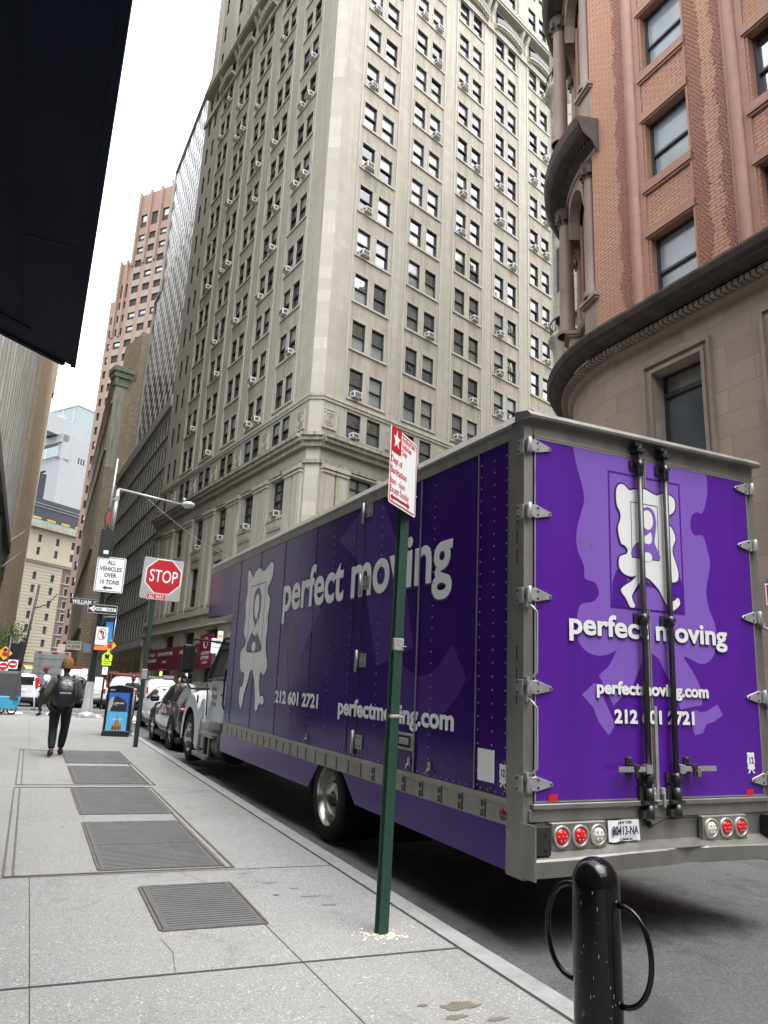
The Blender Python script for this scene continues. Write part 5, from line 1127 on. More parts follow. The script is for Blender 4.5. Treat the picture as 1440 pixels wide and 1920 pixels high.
for y in (.24,.42,.62,1.43,2.05,2.6,3.38,4.0,4.60,5.3,5.92,6.6,7.17,7.9,8.4,8.75):
    z=1.03
    while z<3.76: b.box(-.0105,-.004,y-.0065,y+.0065,z,z+.013); z+=.105
y=.25
while y<8.8: b.box(-.0105,-.004,y,y+.012,1.01,1.022); b.box(-.017,-.012,y,y+.012,3.80,3.812); y+=.105
o=b.build('rivet_rows',m_riv,truck); o['kind']='stuff'
for z in (2.87,2.02,1.16,3.70):
    b=MB(); b.box(-.018,-.006,2.88,3.04,z-.075,z+.07); b.cyl((-.02,3.11,z-.13),(-.02,3.11,z+.11),.022,n=8); hg=b.build('side_door_hinge',m_galv,truck)
    b=MB(); [b.cyl((-.024,y,zz),(-.016,y,zz),.012,n=6) for y in (2.92,3.0) for zz in (z-.045,z+.045)]; b.build('hinge_bolts',m_pipe,hg)
b=MB(); b.box(-.016,-.006,1.72,2.25,1.18,1.335); ls=b.build('side_door_latch',m_galv,truck,bevel=.004); b=MB(); b.box(-.02,-.014,1.76,2.02,1.205,1.31); b.build('latch_recess',m_under,ls); b=MB(); b.box(-.03,-.02,1.79,1.98,1.23,1.29); b.build('latch_paddle',m_galv,ls,bevel=.004)
for y in (1.40,1.79,4.57): 
    b=MB(); b.box(-.02,-.006,y-.02,y+.02,1.05,1.12); b.tube([(-.02,y,1.07),(-.045,y-.015,1.05),(-.045,y+.015,1.02),(-.02,y,1.01)],.008,6); b.build('door_hook',m_galv,truck)
b=MB(); b.box(-.012,-.004,.385,.612,1.075,1.315); wp=b.build('blank_white_plate',m_vws,truck); badge(truck,True,.27,1.14,1.0)
b=MB(); b.lathe([(.045,-.0),(.04,-.014),(.001,-.018)],(-.006,.25,.875),'x',16); b.build('side_marker_light',M('dark red lens',(.12,.008,.012),.25,coat=.6),truck)
b=MB(); b.lathe([(.028,-.0),(.001,-.012)],(-.006,6.35,.875),'x',10); b.build('amber_marker_light',M('orange lens',(.45,.08,.03),.25),truck)
b=MB(); b.prism([(.205,.49),(.205,.80),(.16,.80),(.16,.47)],-.01,.03,'x'); [b.cyl((-.016,.18,z),(-.008,.18,z),.012,n=6) for z in (.55,.61,.68,.75)]; b.build('skirt_bracket',m_al,truck)
# cab
def loft(secs,m,name,parent,smooth=True,closed=False,caps=True):
    b=MB(); b.smooth=smooth; R=[[b.vv(p) for p in s] for s in secs]; n=len(secs[0])
    for A,B in zip(R,R[1:]):
        for i in range(n-1 if not closed else n): b.face([A[i],A[(i+1)%n],B[(i+1)%n],B[i]])
    if caps: b.smooth=False; b.face(R[0][::-1]); b.face(R[-1])
    return b.build(name,m,parent)
def cabsec(y,zl,zb,zt,wb,wt,cx=BW/2): # lower, belt, top; half widths
    return [(cx-wb,y,zl),(cx-wb-.0,y,zl+.3*(zb-zl)),(cx-wb,y,zb),(cx-wt-.02,y,zt-.14),(cx-wt+.06,y,zt-.03),(cx-wt*.5,y,zt),(cx+wt*.5,y,zt),(cx+wt-.06,y,zt-.03),(cx+wt+.02,y,zt-.14),(cx+wb,y,zb),(cx+wb,y,zl+.3*(zb-zl)),(cx+wb,y,zl)]
loft([cabsec(9.02,.95,1.70,2.62,1.10,1.0),cabsec(9.25,.92,1.70,2.70,1.15,1.04),cabsec(9.95,.92,1.68,2.70,1.15,1.04),cabsec(10.25,.92,1.66,2.55,1.15,1.03),cabsec(10.85,.92,1.60,1.78,1.14,1.06),cabsec(11.05,.95,1.5,1.60,1.08,.9)],m_wp,'cab_body',truck)
b=MB(); x=BW/2-1.15
b.prism([(9.35,1.74),(9.35,2.40),(10.12,2.42),(10.72,1.72)],x-.01,x+.02,'x'); b.T=Matrix.Identity(4); cw=b.build('door_window',m_cgl,truck)
cw.data.transform(Matrix.Translation((0,0,0)))
for v in cw.data.vertices:
    f=max(0,(v.co.z-1.70)/.9); v.co.x+=.105*f
b=MB(); b.tube([(x+.10,9.3,2.46),(x+.09,10.16,2.48),(x-.02,10.82,1.68)],.03,6); b.tube([(x-.02,9.3,1.70),(x-.02,10.82,1.68)],.018,6); b.tube([(x+.10,9.3,2.46),(x-.01,9.3,1.0)],.012,6); b.tube([(x-.01,10.85,1.62),(x-.01,10.75,1.0)],.012,6); b.build('door_frame_seal',m_blk,truck)
b=MB(); b.tube([(x-.03,9.20,1.95),(x-.08,9.22,1.85),(x-.08,9.22,1.25),(x-.03,9.2,1.15)],.018,8); b.build('cab_grab_handle',m_blk,truck); b=MB(); b.box(x-.03,x,9.5,9.62,1.40,1.44); b.build('door_handle',m_blk,truck)
b=MB(); b.poly([(BW/2-1.0,10.27,2.50),(BW/2+1.0,10.27,2.50),(BW/2+1.08,10.86,1.80),(BW/2-1.08,10.86,1.80)]); b.build('windscreen',m_cgl,truck)
loft([[(BW/2+a*w_,y,z) for a,z in ((-1,.62),(-1,zt-.25),(-.86,zt-.06),(-.4,zt),(.4,zt),(.86,zt-.06),(1,zt-.25),(1,.62))] for y,w_,zt in ((11.0,.78,1.62),(11.7,.76,1.58),(12.5,.72,1.50),(12.95,.66,1.38),(13.1,.6,1.15))],m_wp,'hood',truck)
# front fender: outer skin with wheel arch
for s in (1,-1):
    b=MB(); b.smooth=True; X=(lambda q:q) if s>0 else (lambda q:BW-q); N=18; cy,cz,ri,ro=12.12,.50,.60,.86
    ring_=[]
    for i in range(N+1):
        a=PI*(1.06-1.10*i/N); ring_.append((a,))
    for k in range(N):
        a0,a1=ring_[k][0],ring_[k+1][0]
        q=lambda a,r,xx:(X(xx),cy-r*math.cos(a)*1.0 if False else cy+r*math.cos(a),cz+r*math.sin(a))
        b.quad(q(a0,ri,.10),q(a1,ri,.10),q(a1,ro,.12),q(a0,ro,.12)); b.quad(q(a0,ro,.12),q(a1,ro,.12),q(a1,ro+.08,.30),q(a0,ro+.08,.30)); b.quad(q(a0,ro+.08,.3),q(a1,ro+.08,.3),q(a1,ro+.1,.62),q(a0,ro+.1,.62)); b.quad(q(a0,ri,.10),q(a1,ri,.10),q(a1,ri,.6),q(a0,ri,.6),1)
    b.prism([(11.26,.30),(11.50,.32),(11.52,1.02),(11.30,1.1),(11.05,1.30),(10.9,1.30),(10.9,.93),(11.1,.9)],X(.11) if s>0 else X(.13),X(.13) if s>0 else X(.11),'x'); b.build('front_fender',[m_wp,m_under],truck)
b=MB(); b.box(.25,BW-.25,12.9,13.25,.45,.85); b.build('front_bumper',m_al,truck,bevel=.03)
b=MB(); b.box(.05,.5,9.75,10.85,.62,.70,0); b.box(.0,.5,10.0,11.15,.22,.30,0); b.box(.1,.4,9.9,10.7,.30,.62,1); [b.box(.04,.08,y,y+.05,.28,.64,0) for y in (9.95,10.4,10.8)]; b.build('cab_steps',[m_al,m_under],truck,bevel=.008)
b=MB(); b.cyl((.32,9.0,.50),(.32,9.85,.50),.26,n=18); b.build('fuel_tank',m_blk,truck)
b=MB(); b.tube([(x+.06,10.2,2.40),(-.20,10.75,2.46),(-.28,10.85,2.42),(-.28,10.85,1.60),(-.2,10.8,1.50),(x,10.7,1.50)],.018,8); mr=b.build('mirror_arm',m_blk,truck)
b=MB(); b.box(-.42,-.18,10.80,10.88,1.83,2.36,0); b.box(-.41,-.19,10.78,10.86,1.60,1.80,0); b.box(-.40,-.20,10.775,10.80,1.85,2.34,1); mh=b.build('side_mirror',[m_blk,m_blk],truck,bevel=.02); b=MB(); b.lathe([(.09,0),(.06,-.03),(.001,-.04)],(-.30,10.78,1.70),'y',16); b.build('convex_mirror',M('mirror face',(.25,.26,.27),.05,met=1,var=.02),mh)
m_cd=M('cab lettering',(.10,.09,.16),.5)
for i,s in enumerate(('Perfect','Moving &','Storage')): text('cab_lettering',s,.13,m_cd,truck,(x-.004,10.25,1.52-.14*i),(PI/2,0,-PI/2),ext=.0005)
b=MB(); b.prism([(9.1,1.9),(9.3,1.9),(9.25,1.5),(9.12,1.5),(9.05,1.2),(9.15,1.0)],x-.003,x-.001,'x'); b.build('cab_logo',m_pur,truck)
b=MB(); b.box(.09,.115,11.46,11.52,1.20,1.36); b.build('hood_latch',m_blk,truck,bevel=.006)
# ---------------------------------------------------------------- street furniture
m_gblk=M('gloss black paint',(.004,.004,.005),.09,var=.2,scale=3,coat=.12,spec=.3,bmp=.05,bs=5); m_chip=M('paint chips',(.35,.35,.34),.6,var=.4,scale=30)
bo=empty('bike_rack_bollard','glossy black steel bollard with two bent loop handles, in the foreground at the kerb','bollard',(2.30,2.80,gz(2.8)))
R=.099; H=.955; b=MB(); prof=[(R,0),(R,H-.115)]+[(R*math.cos(t)**.9 if t<PI/2-.01 else .001,H-.115+.115*math.sin(t)) for t in [PI/2*k/12 for k in range(1,13)]]
b.lathe(prof,(0,0,0),'z',48); b.build('post',m_gblk,bo)
for s in (1,-1):
    dx,dy=.97*s*math.cos(R_(-58)),s*math.sin(R_(-58)); dx,dy=s*.50,s*-.866
    a=R_(-36-30); 
    D=Vector((.773,-.635,0))*math.cos(R_(28))+Vector((-.635,-.773,0))*math.sin(R_(28)); D*=s
    pts=[]
    for k in range(17):
        t=PI*(.5-k/16); pts.append(Vector((0,0,.60+(.0 if s>0 else .05)))+D*(R-.004+.138*math.cos(t)**.8 if abs(math.cos(t))>1e-3 else R-.004)+Vector((0,0,.185*math.sin(t))))
    b=MB(); b.tube([tuple(p) for p in pts],.0115,10); [b.cyl(tuple(q-D*.01),tuple(q+D*.006),.022,n=12) for q in (pts[0],pts[-1])]; b.build('loop_handle',m_gblk,bo)
r5=random.Random(9); b=MB()
for k in range(34):
    a=R_(-129+r5.uniform(-62,50)); z=r5.choice((r5.uniform(.35,.62),r5.uniform(.2,.85))); l=r5.uniform(.002,.016); w_=.0011; r=R+.0006
    p0=(r*math.cos(a),r*math.sin(a),z); t=Vector((-math.sin(a),math.cos(a),0))*w_; b.quad((p0[0]-t.x,p0[1]-t.y,z),(p0[0]+t.x,p0[1]+t.y,z),(p0[0]+t.x,p0[1]+t.y,z+l),(p0[0]-t.x,p0[1]-t.y,z+l))
b.build('paint_chips',m_chip,bo)
m_gpost=M('green channel post',(.010,.040,.026),.5,var=.25,scale=6,coat=.2,dirt=.25); m_rust=M('rusty post foot',(.05,.032,.022),.8,var=.5,scale=20); m_tape=M('silver tape',(.30,.29,.27),.4,met=.3,var=.4,scale=40,bmp=.6,bs=30)
m_dgreen=M('dark green post',(.010,.028,.022),.5,var=.25,scale=6); m_sw=M('sign face white',(.74,.75,.76),.35,var=.05,scale=3); m_sred=M('sign face red',(.42,.012,.022),.35,var=.06,scale=3); m_sblk=M('sign black',(.012,.012,.013),.4); m_sgrey=M('bare sign aluminium',(.40,.41,.41),.4,met=.5,var=.08,scale=3)
def upost(root,h,m,s=1,y0=0,ang=0,foot=True):
    b=MB(); w=.030*s
    b.T=Matrix.Rotation(ang,4,'Z')
    b.box(-w,w,-.003,.003,y0,h,0); b.box(-w-.003,-w,-.003,.032*s,y0,h,0); b.box(w,w+.003,-.003,.032*s,y0,h,0); b.box(-w-.014*s,-w-.003,.028*s,.032*s,y0,h,0); b.box(w+.003,w+.014*s,.028*s,.032*s,y0,h,0)
    z=y0+.06
    while z<h: b.cyl((0,-.0045,z),(0,-.003,z),.006,n=6,m=1); b.cyl((w+.0048,.018*s,z),(w+.003,.018*s,z),.004,n=6,m=1); b.cyl((-w-.0048,.018*s,z),(-w-.003,.018*s,z),.004,n=6,m=1); z+=.0254*2
    return b.build('post',[m,m_dark],root)
def rrect(w,h,r,n=5):
    P=[]
    for cx,cy,a0 in ((w/2-r,h/2-r,0),(-w/2+r,h/2-r,90),(-w/2+r,-h/2+r,180),(w/2-r,-h/2+r,270)):
        for k in range(n+1): a=R_(a0+90*k/n); P.append((cx+r*math.cos(a),cy+r*math.sin(a)))
    return P
def plate(parent,name,w,h,r,m,x=0,y=0,z=0,t=.003,mat=None):
    b=MB(); b.prism([(p[0]+x,p[1]+z) for p in rrect(w,h,r)],y-t,y,'y'); return b.build(name,m,parent,mat=mat)
def shape(parent,name,pts,m,y,t=.0015): b=MB(); b.prism(pts,y-t,y,'y'); return b.build(name,m,parent)
def arrow(x0,x1,z,w,hw,hl,both=False):
    if both: return [(x0,z),(x0+hl,z+hw),(x0+hl,z+w),(x1-hl,z+w),(x1-hl,z+hw),(x1,z),(x1-hl,z-hw),(x1-hl,z-w),(x0+hl,z-w),(x0+hl,z-hw)]
    return [(x0,z),(x0+hl,z+hw),(x0+hl*.8,z+w),(x1,z+w*1.1),(x1,z-w*1.1),(x0+hl*.8,z-w),(x0+hl,z-hw)]
# nearest sign post
gp=empty('parking_sign_post','green perforated signpost carrying the red and white Authorized Vehicles Only sign, nearest the camera','sign post',(2.41,5.11,gz(5.11)))
o=upost(gp,3.2,m_gpost,1.15,ang=R_(8)); o.rotation_euler=(0,R_(.9),0)
b=MB(); b.cyl((0,.01,.0),(0.002,.01,.20),.050,.046,n=10); b.build('rusty_foot',m_rust,gp) if False else None
b=MB(); r8=random.Random(4)
for k in range(170):
    a=r8.uniform(0,2*PI); d=abs(r8.gauss(.02,.075))+.03; s=r8.uniform(.002,.008); x,y=d*math.cos(a)*1.1,d*math.sin(a)*.9; z=gz(5.05+y)-gz(5.05)
    b.hexa([(x-s,y-s,z),(x+s,y-s,z),(x+s,y+s,z),(x-s,y+s,z)],[(x-s*.5,y-s*.5,z+s*.5),(x+s*.5,y-s*.5,z+s*.5),(x+s*.5,y+s*.5,z+s*.5),(x-s*.5,y+s*.5,z+s*.5)])
tag(b.build('crumbled_mortar',M('crumbled mortar',(.62,.57,.42),.9,var=.3,scale=60),None),'pale crumbled mortar scattered round the foot of the green signpost','mortar',kind='stuff'); bpy.data.objects['crumbled_mortar'].location=gp.location
for z,hh in ((1.88,.09),(1.40,.025)):
    b=MB(); x=.0157*z; b.box(x-.042,x+.042,-.009,.042,z,z+hh); [b.box(x+.03,x+.03+.03,-.02,.0,z+hh*.3+q*.02,z+hh*.3+q*.02+.008) for q in range(3 if hh>.1 else 1)]; b.build('tape_wrap',m_tape,gp,bevel=.006)
S=frame(2.165,4.802,49.4,3.050); sg=Matrix.Translation(-Vector(gp.location))@S
def insign(o,mat): o.matrix_local=mat@o.matrix_local; return o
W,Hh=.507,.595
sp=plate(gp,'sign_plate',W,Hh,.03,m_sw,W/2,0,Hh/2,mat=sg)
def rimline(par,w,h,r,t,m,cx,cz,y,name='border'):
    A=rrect(w,h,r); B=rrect(w-2*t,h-2*t,max(.003,r-t)); b=MB(); n=len(A)
    for k in range(n):
        q=(A[k],A[(k+1)%n],B[(k+1)%n],B[k]); b.hexa([(p[0]+cx,y,p[1]+cz) for p in q],[(p[0]+cx,y-.0012,p[1]+cz) for p in q])
    return b.build(name,m,par)
rimline(sp,W-.025,Hh-.025,.022,.010,m_sred,W/2,Hh/2,-.0032)
shape(sp,'red_square',[(.014,.40),(.19,.40),(.19,.597),(.014,.597)],m_sred,-.0045)
shape(sp,'white_star',[(.104+(.068 if k%2==0 else .027)*math.sin(2*PI*k/10),.50+(.075 if k%2==0 else .03)*math.cos(2*PI*k/10)) for k in range(10)],m_sw,-.006)
def st(par,s,h,x,z,m,w=None,bold=.02,align='LEFT',y=-.0035):
    t=text('lettering',s,h,m,par,(x,y,z),bold=bold,ext=.0006,align=align,valign='TOP_BASELINE')
    if w: xs=[v.co.x for v in t.data.vertices]; t.scale=(w/(max(xs)-min(xs)),1,1)
    return t
st(sp,'Authorized',.062,.205,.53,m_sred,.255); st(sp,'Vehicles',.062,.205,.475,m_sred,.185); st(sp,'Only',.062,.205,.42,m_sred,.10)
st(sp,'Dept of',.075,.022,.315,m_sred,.20); st(sp,'Sanitation',.075,.022,.235,m_sred,.29)
st(sp,'6am - 6pm',.07,.02,.155,m_sred,.265,.01); st(sp,'Except Sunday',.07,.02,.09,m_sred,.345,.01)
shape(sp,'double_arrow',arrow(.03,.385,.055,.009,.026,.04,True),m_sred,-.0045)
b=MB(); b.box(W/2+.02,W/2+.09,.0,.03,.02,.58); [b.cyl((W-.0,-.012,z),(W-.0,.012,z),.008,n=6) for z in (.17,.42)]; b.build('sign_bracket',m_galv,sp)
# stop sign
sp2=empty('stop_sign','red octagonal STOP sign with ALL WAY plate on a dark green post by the kerb','stop sign',(2.45,18.83,gz(18.83)))
o=upost(sp2,3.4,m_dgreen,1.2); 
zb=3.40
bp=plate(sp2,'backing_panel',.94,1.0,.04,m_sgrey,.05,0,3.89)
bp.rotation_euler=(0,R_(1.5),0)
def octa(r,cx,cz): return [(cx+r/math.cos(PI/8)*math.cos(PI/8+k*PI/4),cz+r/math.cos(PI/8)*math.sin(PI/8+k*PI/4)) for k in range(8)]
shape(bp,'white_octagon',octa(.425,.075,3.95),m_sw,-.004); shape(bp,'red_octagon',octa(.400,.075,3.95),m_sred,-.006)
t=st(bp,'STOP',.42,.075,3.815,m_sw,.66,.008,'CENTER',-.0083)
aw_=plate(sp2,'all_way_plate',.46,.155,.015,m_sred,.06,-.012,3.455); rimline(aw_,.44,.135,.012,.010,m_sw,.06,3.455,-.0155); st(aw_,'ALL WAY',.12,.06,3.413,m_sw,.36,.01,'CENTER',-.0165)
b=MB(); b.box(-.06,.07,-.01,.045,1.52,1.75); b.build('clamp_joint',m_galv,sp2,bevel=.01)
# corner lamp and sign pole
lp=empty('street_lamp','corner street lamp pole, silver below and black above, carrying the street signs','street lamp',(2.12,30.6,gz(30.6)))
b=MB(); b.lathe([(.33,0),(.33,.10),(.30,.14),(.24,.16),(.22,.20)],(0,0,0),'z',24); b.build('base',m_sgrey,lp)
m_silv=M('silver painted pole',(.42,.43,.43),.42,met=.4,var=.1,scale=2,streak=.2); b=MB(); b.lathe([(.20,.18),(.19,.45),(.17,.5),(.145,1.28)],(0,0,0),'z',16); b.build('lower_pole',m_silv,lp)
b=MB(); b.lathe([(.148,1.27),(.14,3.0),(.11,5.0),(.09,6.9)],(0,0,0),'z',14); b.build('upper_pole',m_sblk,lp)
b=MB(); b.cyl((0.0,0,6.6),(.06,0,8.65),.075); b.cyl((-.17,0,6.9),(-.12,0,9.9),.035); b.lathe([(.09,8.2),(.09,8.4)],(.05,0,0),'z',12); b.cyl((-.14,0,8.2),(.05,0,8.3),.03,n=6); b.build('mast',m_galv,lp)
b=MB(); b.cyl((.05,0,8.68),(2.62,0,8.42),.055,.035,n=10); b.build('lamp_arm',m_silv,lp)
b=MB(); b.lathe([(.001,.16),(.10,.16),(.24,.10),(.245,-.02),(.20,-.07),(.001,-.08)],(2.80,0,8.42),'z',24); b.cyl((2.62,0,8.58),(2.62,0,8.70),.04,n=8); lh=b.build('lamp_head',m_silv,lp)
b=MB(); [b.cyl((2.80+.11*math.cos(a),.11*math.sin(a),8.33),(2.80+.11*math.cos(a),.11*math.sin(a),8.345),.05,n=10) for a in (0,2.1,4.2)]; b.build('led_lens',m_clr,lh)
b=MB(); b.box(-.36,.04,-.35,-.05,5.9,6.95,0); [b.box(-.37,-.36,-.3,-.1,6.5+.07*k,6.53+.07*k,0) for k in range(6)]; b.box(-.2,-.02,-.352,-.35,6.0,6.14,1); [b.box(.04,.14,-.2,.0,6.1+.1*k,6.15+.1*k,0) for k in range(7)]; b.build('signal_control_box',[m_sblk,m_sw],lp,bevel=.01)
b=MB(); b.tube([(-.17,0,7.9),(-.30,-.1,7.5),(-.25,-.1,7.1),(-.05,-.1,7.0)],.02,6); b.build('loose_cable',m_rub,lp); b=MB(); b.prism([(-.25,7.55),(-.12,7.75),(-.14,7.2),(-.24,7.3)],-.12,-.10,'y'); b.build('torn_red_sticker',m_sred,lp)
a1=plate(lp,'all_vehicles_sign',1.04,1.34,.06,m_sw,.15,-.30,5.24); rimline(a1,.98,1.28,.05,.02,m_sblk,.15,5.24,-.3032)
for s_,z,w_ in (('ALL',5.62,.30),('VEHICLES',5.38,.80),('OVER',5.14,.44),('15 TONS',4.88,.68)): st(a1,s_,.215,.15,z,m_sblk,w_,.028,'CENTER',-.3035)
shape(a1,'black_arrow',arrow(-.07,.28,4.73,.03,.085,.14),m_sblk,-.3035)
w1=plate(lp,'street_name_sign',1.02,.24,.02,m_sblk,-.64,-.18,4.15); rimline(w1,1.0,.22,.02,.008,m_sw,-.64,4.15,-.1832); st(w1,'WILLIAM',.20,-.70,4.07,m_sw,.66,.02,'CENTER',-.1835); st(w1,'ST',.10,-.30,4.13,m_sw,.11,.02,'LEFT',-.1835)
o1=plate(lp,'one_way_sign',1.06,.34,.03,m_sblk,.05,-.30,3.92); rimline(o1,1.04,.32,.03,.010,m_sw,.05,3.92,-.3032)
shape(o1,'white_arrow',[(-.44,3.92),(-.24,4.045),(-.24,3.985),(.53,3.985),(.53,3.855),(-.24,3.855),(-.24,3.795)],m_sw,-.3040); st(o1,'ONE',.135,-.28,3.872,m_sblk,.30,.02,'LEFT',-.3085); st(o1,'WAY',.135,.17,3.872,m_sblk,.32,.02,'LEFT',-.3085)
n1=plate(lp,'no_left_turn_sign',.42,.66,.02,m_sw,.14,-.30,2.94)
b=MB(); N=28; cx,cz=.14,3.0
for k in range(N):
    t0,t1=2*PI*k/N,2*PI*(k+1)/N; q=[(cx+r*.8*math.cos(t),cz+r*1.15*math.sin(t)) for r,t in ((.19,t0),(.19,t1),(.165,t1),(.165,t0))]; b.hexa([(p[0],-.3032,p[1]) for p in q],[(p[0],-.3045,p[1]) for p in q])
b.build('red_ring',m_sred,n1); shape(n1,'turn_arrow',[(.17,2.84),(.21,2.84),(.21,3.08),(.13,3.13),(.13,3.17),(.06,3.10),(.13,3.03),(.13,3.07),(.17,3.05)],m_sblk,-.3035); shape(n1,'red_slash',[(.03,3.12),(.055,3.14),(.255,2.88),(.23,2.86)],m_sred,-.3052); 
plate(lp,'orange_panel',.42,.16,.01,M('orange sign',(.72,.20,.045),.5,var=.05),.14,-.30,2.50)
m_bb=M('blue banner cloth',(.03,.25,.62),.7,var=.25,scale=4); b=MB(); b.box(.26,.52,-.03,-.02,2.75,3.65,0); b.box(.26,.52,-.031,-.029,3.5,3.65,1); b.build('blue_banner',[m_bb,m_nav],lp)
b=MB(); b.cyl((.05,0,3.66),(.6,0,3.70),.02,n=6); b.cyl((.56,0,2.3),(.60,0,3.7),.018,n=6); b.build('banner_bracket',m_galv,lp)
wr=empty('overhead_wire','thin grey wire slung from the lamp pole across the corner','wire',(0,0,0)); b=MB(); A=Vector((3.4,31,9.4)); B=Vector((12.9,47,10.0)); b.tube([tuple(A.lerp(B,t)-Vector((0,0,1.1*4*t*(1-t)*.5))) for t in [k/10 for k in range(11)]],.012,4); b.build('cable',m_galv,wr)
# litter bin with posters
AZ=102.0; bin_=empty('solar_litter_bin','tall black litter bin with blue poster panel on its street side, before the stop sign','litter bin',mat=frame(1.96,21.92,AZ,gz(21.9)))
Wb,Db,Hb=.67,.78,1.28; m_bin=M('bin black',(.012,.013,.014),.3,var=.15,coat=.4); m_bins=M('bin metal side',(.22,.23,.23),.35,met=.6,var=.3,scale=2)
b=MB(); b.box(.0,Wb,0.0,.05,.0,1.20,0); b.prism([(0,1.20),(0,1.27),(Wb/2,1.325),(Wb,1.27),(Wb,1.20)],-.01,Db,'y',0); b.box(.02,Wb-.02,.05,Db,.14,1.2,1); b.prism([(-.01,0),(Wb+.01,0),(Wb+.01,.14),(-.01,.14)],-.01,Db+.02,'y',0); b.build('cabinet',[m_bin,m_bins],bin_,bevel=.01)
b=MB(); b.box(-.03,.02,.15,.62,.70,1.05); b.box(-.05,-.03,.2,.5,.8,.84); b.build('loading_hatch',m_bin,bin_,bevel=.01)
pw_=.52; x0=.07
po=plate(bin_,'poster_panel',pw_,.98,.005,M('poster blue',(.03,.13,.48),.4,var=.12,scale=3),x0+pw_/2,-.002,.63)
shape(po,'poster_lower_sky',[(x0,.145),(x0+pw_,.145),(x0+pw_,.625),(x0,.625)],M('poster pale blue',(.10,.42,.68),.4,var=.12,scale=3),-.0055)
m_pd=M('poster dark building',(.02,.02,.022),.5); m_pg=M('poster pale stone',(.40,.37,.33),.5); m_pc=M('poster orange stone',(.35,.15,.05),.5,var=.5,scale=40)
shape(po,'poster_building',[(x0+.07,.645),(x0+.085,.74),(x0+.11,.74),(x0+.13,.97),(x0+.17,1.03),(x0+.19,1.0),(x0+.20,1.035),(x0+.42,.93),(x0+.42,.88),(x0+.47,.86),(x0+.47,.645)],m_pd,-.0055)
shape(po,'poster_pale_facade',[(x0,.63),(x0+.06,.63),(x0+.08,.74),(x0+.10,.74),(x0+.13,.99),(x0+.10,1.01),(x0+.03,.93)],m_pg,-.0072); shape(po,'poster_ledge',[(x0+.10,.83),(x0+.12,.845),(x0+.24,.79),(x0+.23,.775)],m_pg,-.0088)
shape(po,'poster_spire',[(x0+.13,.16),(x0+.14,.25),(x0+.17,.28),(x0+.18,.34),(x0+.20,.29),(x0+.215,.36),(x0+.25,.44),(x0+.275,.58),(x0+.295,.44),(x0+.33,.36),(x0+.345,.29),(x0+.37,.34),(x0+.38,.28),(x0+.40,.25),(x0+.405,.16)],m_pc,-.0072)
[shape(po,'poster_spire_shadow',[(x0+a,.18),(x0+a+.035,.18),(x0+a+.035,.24),(x0+a+.017,.26),(x0+a,.24)],m_pd,-.0088) for a in (.17,.24,.31)]
st(po,'WORK HARD',.055,x0+pw_/2+.02,.83,m_sw,.24,.03,'CENTER',-.0105); st(po,'PRAY HARD',.05,x0+pw_/2+.01,.42,m_sw,.24,.02,'CENTER',-.0105); b=MB(); b.box(.08,.20,-.012,-.004,1.165,1.205); b.build('badge',m_sgrey,bin_)
# sign cluster beyond the corner, on its own post
m_or=M('orange warning sign',(.80,.32,.02),.45,var=.06); m_ly=M('lime school sign',(.55,.85,.02),.45,var=.05)
ws=empty('warning_sign_post','thin black post with an orange diamond, a lime school sign and a small white sign','sign post',(3.78,45,gz(45)-.15))
b=MB(); b.cyl((0,0,0),(0,0,4.2),.05,n=8); b.build('post',m_sblk,ws)
def diamond(par,x,z,r,y=-.06):
    o=shape(par,'orange_diamond',[(x+r,z),(x,z+r),(x-r,z),(x,z-r)],m_or,y,.01); shape(o,'red_disc',[(x+r*.36*math.cos(2*PI*k/16),z-.05+r*.36*math.sin(2*PI*k/16)) for k in range(16)],m_sred,y-.012); shape(o,'black_arrow',[(x-.05,z+r*.35),(x-.14,z+r*.35),(x,z+r*.75),(x+.14,z+r*.35),(x+.05,z+r*.35),(x+.05,z+r*.25),(x-.05,z+r*.25)],m_sblk,y-.012); return o
diamond(ws,.06,3.43,.36)
o=shape(ws,'school_sign',[(-.25,2.58),(.27,2.58),(.27,2.88),(.01,3.12),(-.25,2.88)],m_ly,-.06,.01); shape(o,'walking_figures',[(-.14,2.63),(-.10,2.75),(-.15,2.86),(-.08,2.98),(-.02,2.93),(.0,2.86),(.05,2.96),(.13,2.9),(.10,2.76),(.15,2.63),(.09,2.63),(.05,2.73),(.01,2.63),(-.04,2.73),(-.09,2.63)],m_sblk,-.072)
o=plate(ws,'ahead_plate',.48,.2,.01,m_ly,.01,-.06,2.44); st(o,'AHEAD',.12,.01,2.40,m_sblk,.34,.02,'CENTER',-.065)
o=plate(ws,'small_white_sign',.28,.42,.01,m_sw,-.02,-.06,2.05); st(o,'NO',.12,-.02,2.1,m_sred,.16,.02,'CENTER',-.065)
wn=empty('no_parking_sign','white sign reading NO with red top, standing beyond the truck cab','sign post',(9.55,43.9,gz(43.9)-.15)); b=MB(); b.cyl((0,0,0),(0,0,4.6),.05,n=8); b.build('post',m_galv,wn)
o=plate(wn,'sign_plate',.75,.85,.03,m_sw,.0,-.06,3.75); st(o,'NO',.32,-.05,3.85,m_sblk,.42,.02,'CENTER',-.065); st(o,'STANDING',.14,.0,3.62,M('sign grey text',(.25,.25,.25),.5),.6,.02,'CENTER',-.065); o2=plate(wn,'orange_tag',.3,.42,.02,m_sw,.1,-.06,4.40); shape(o2,'orange_band',[(-.03,4.22),(.22,4.28),(.22,4.4),(-.03,4.34)],m_or,-.0645)
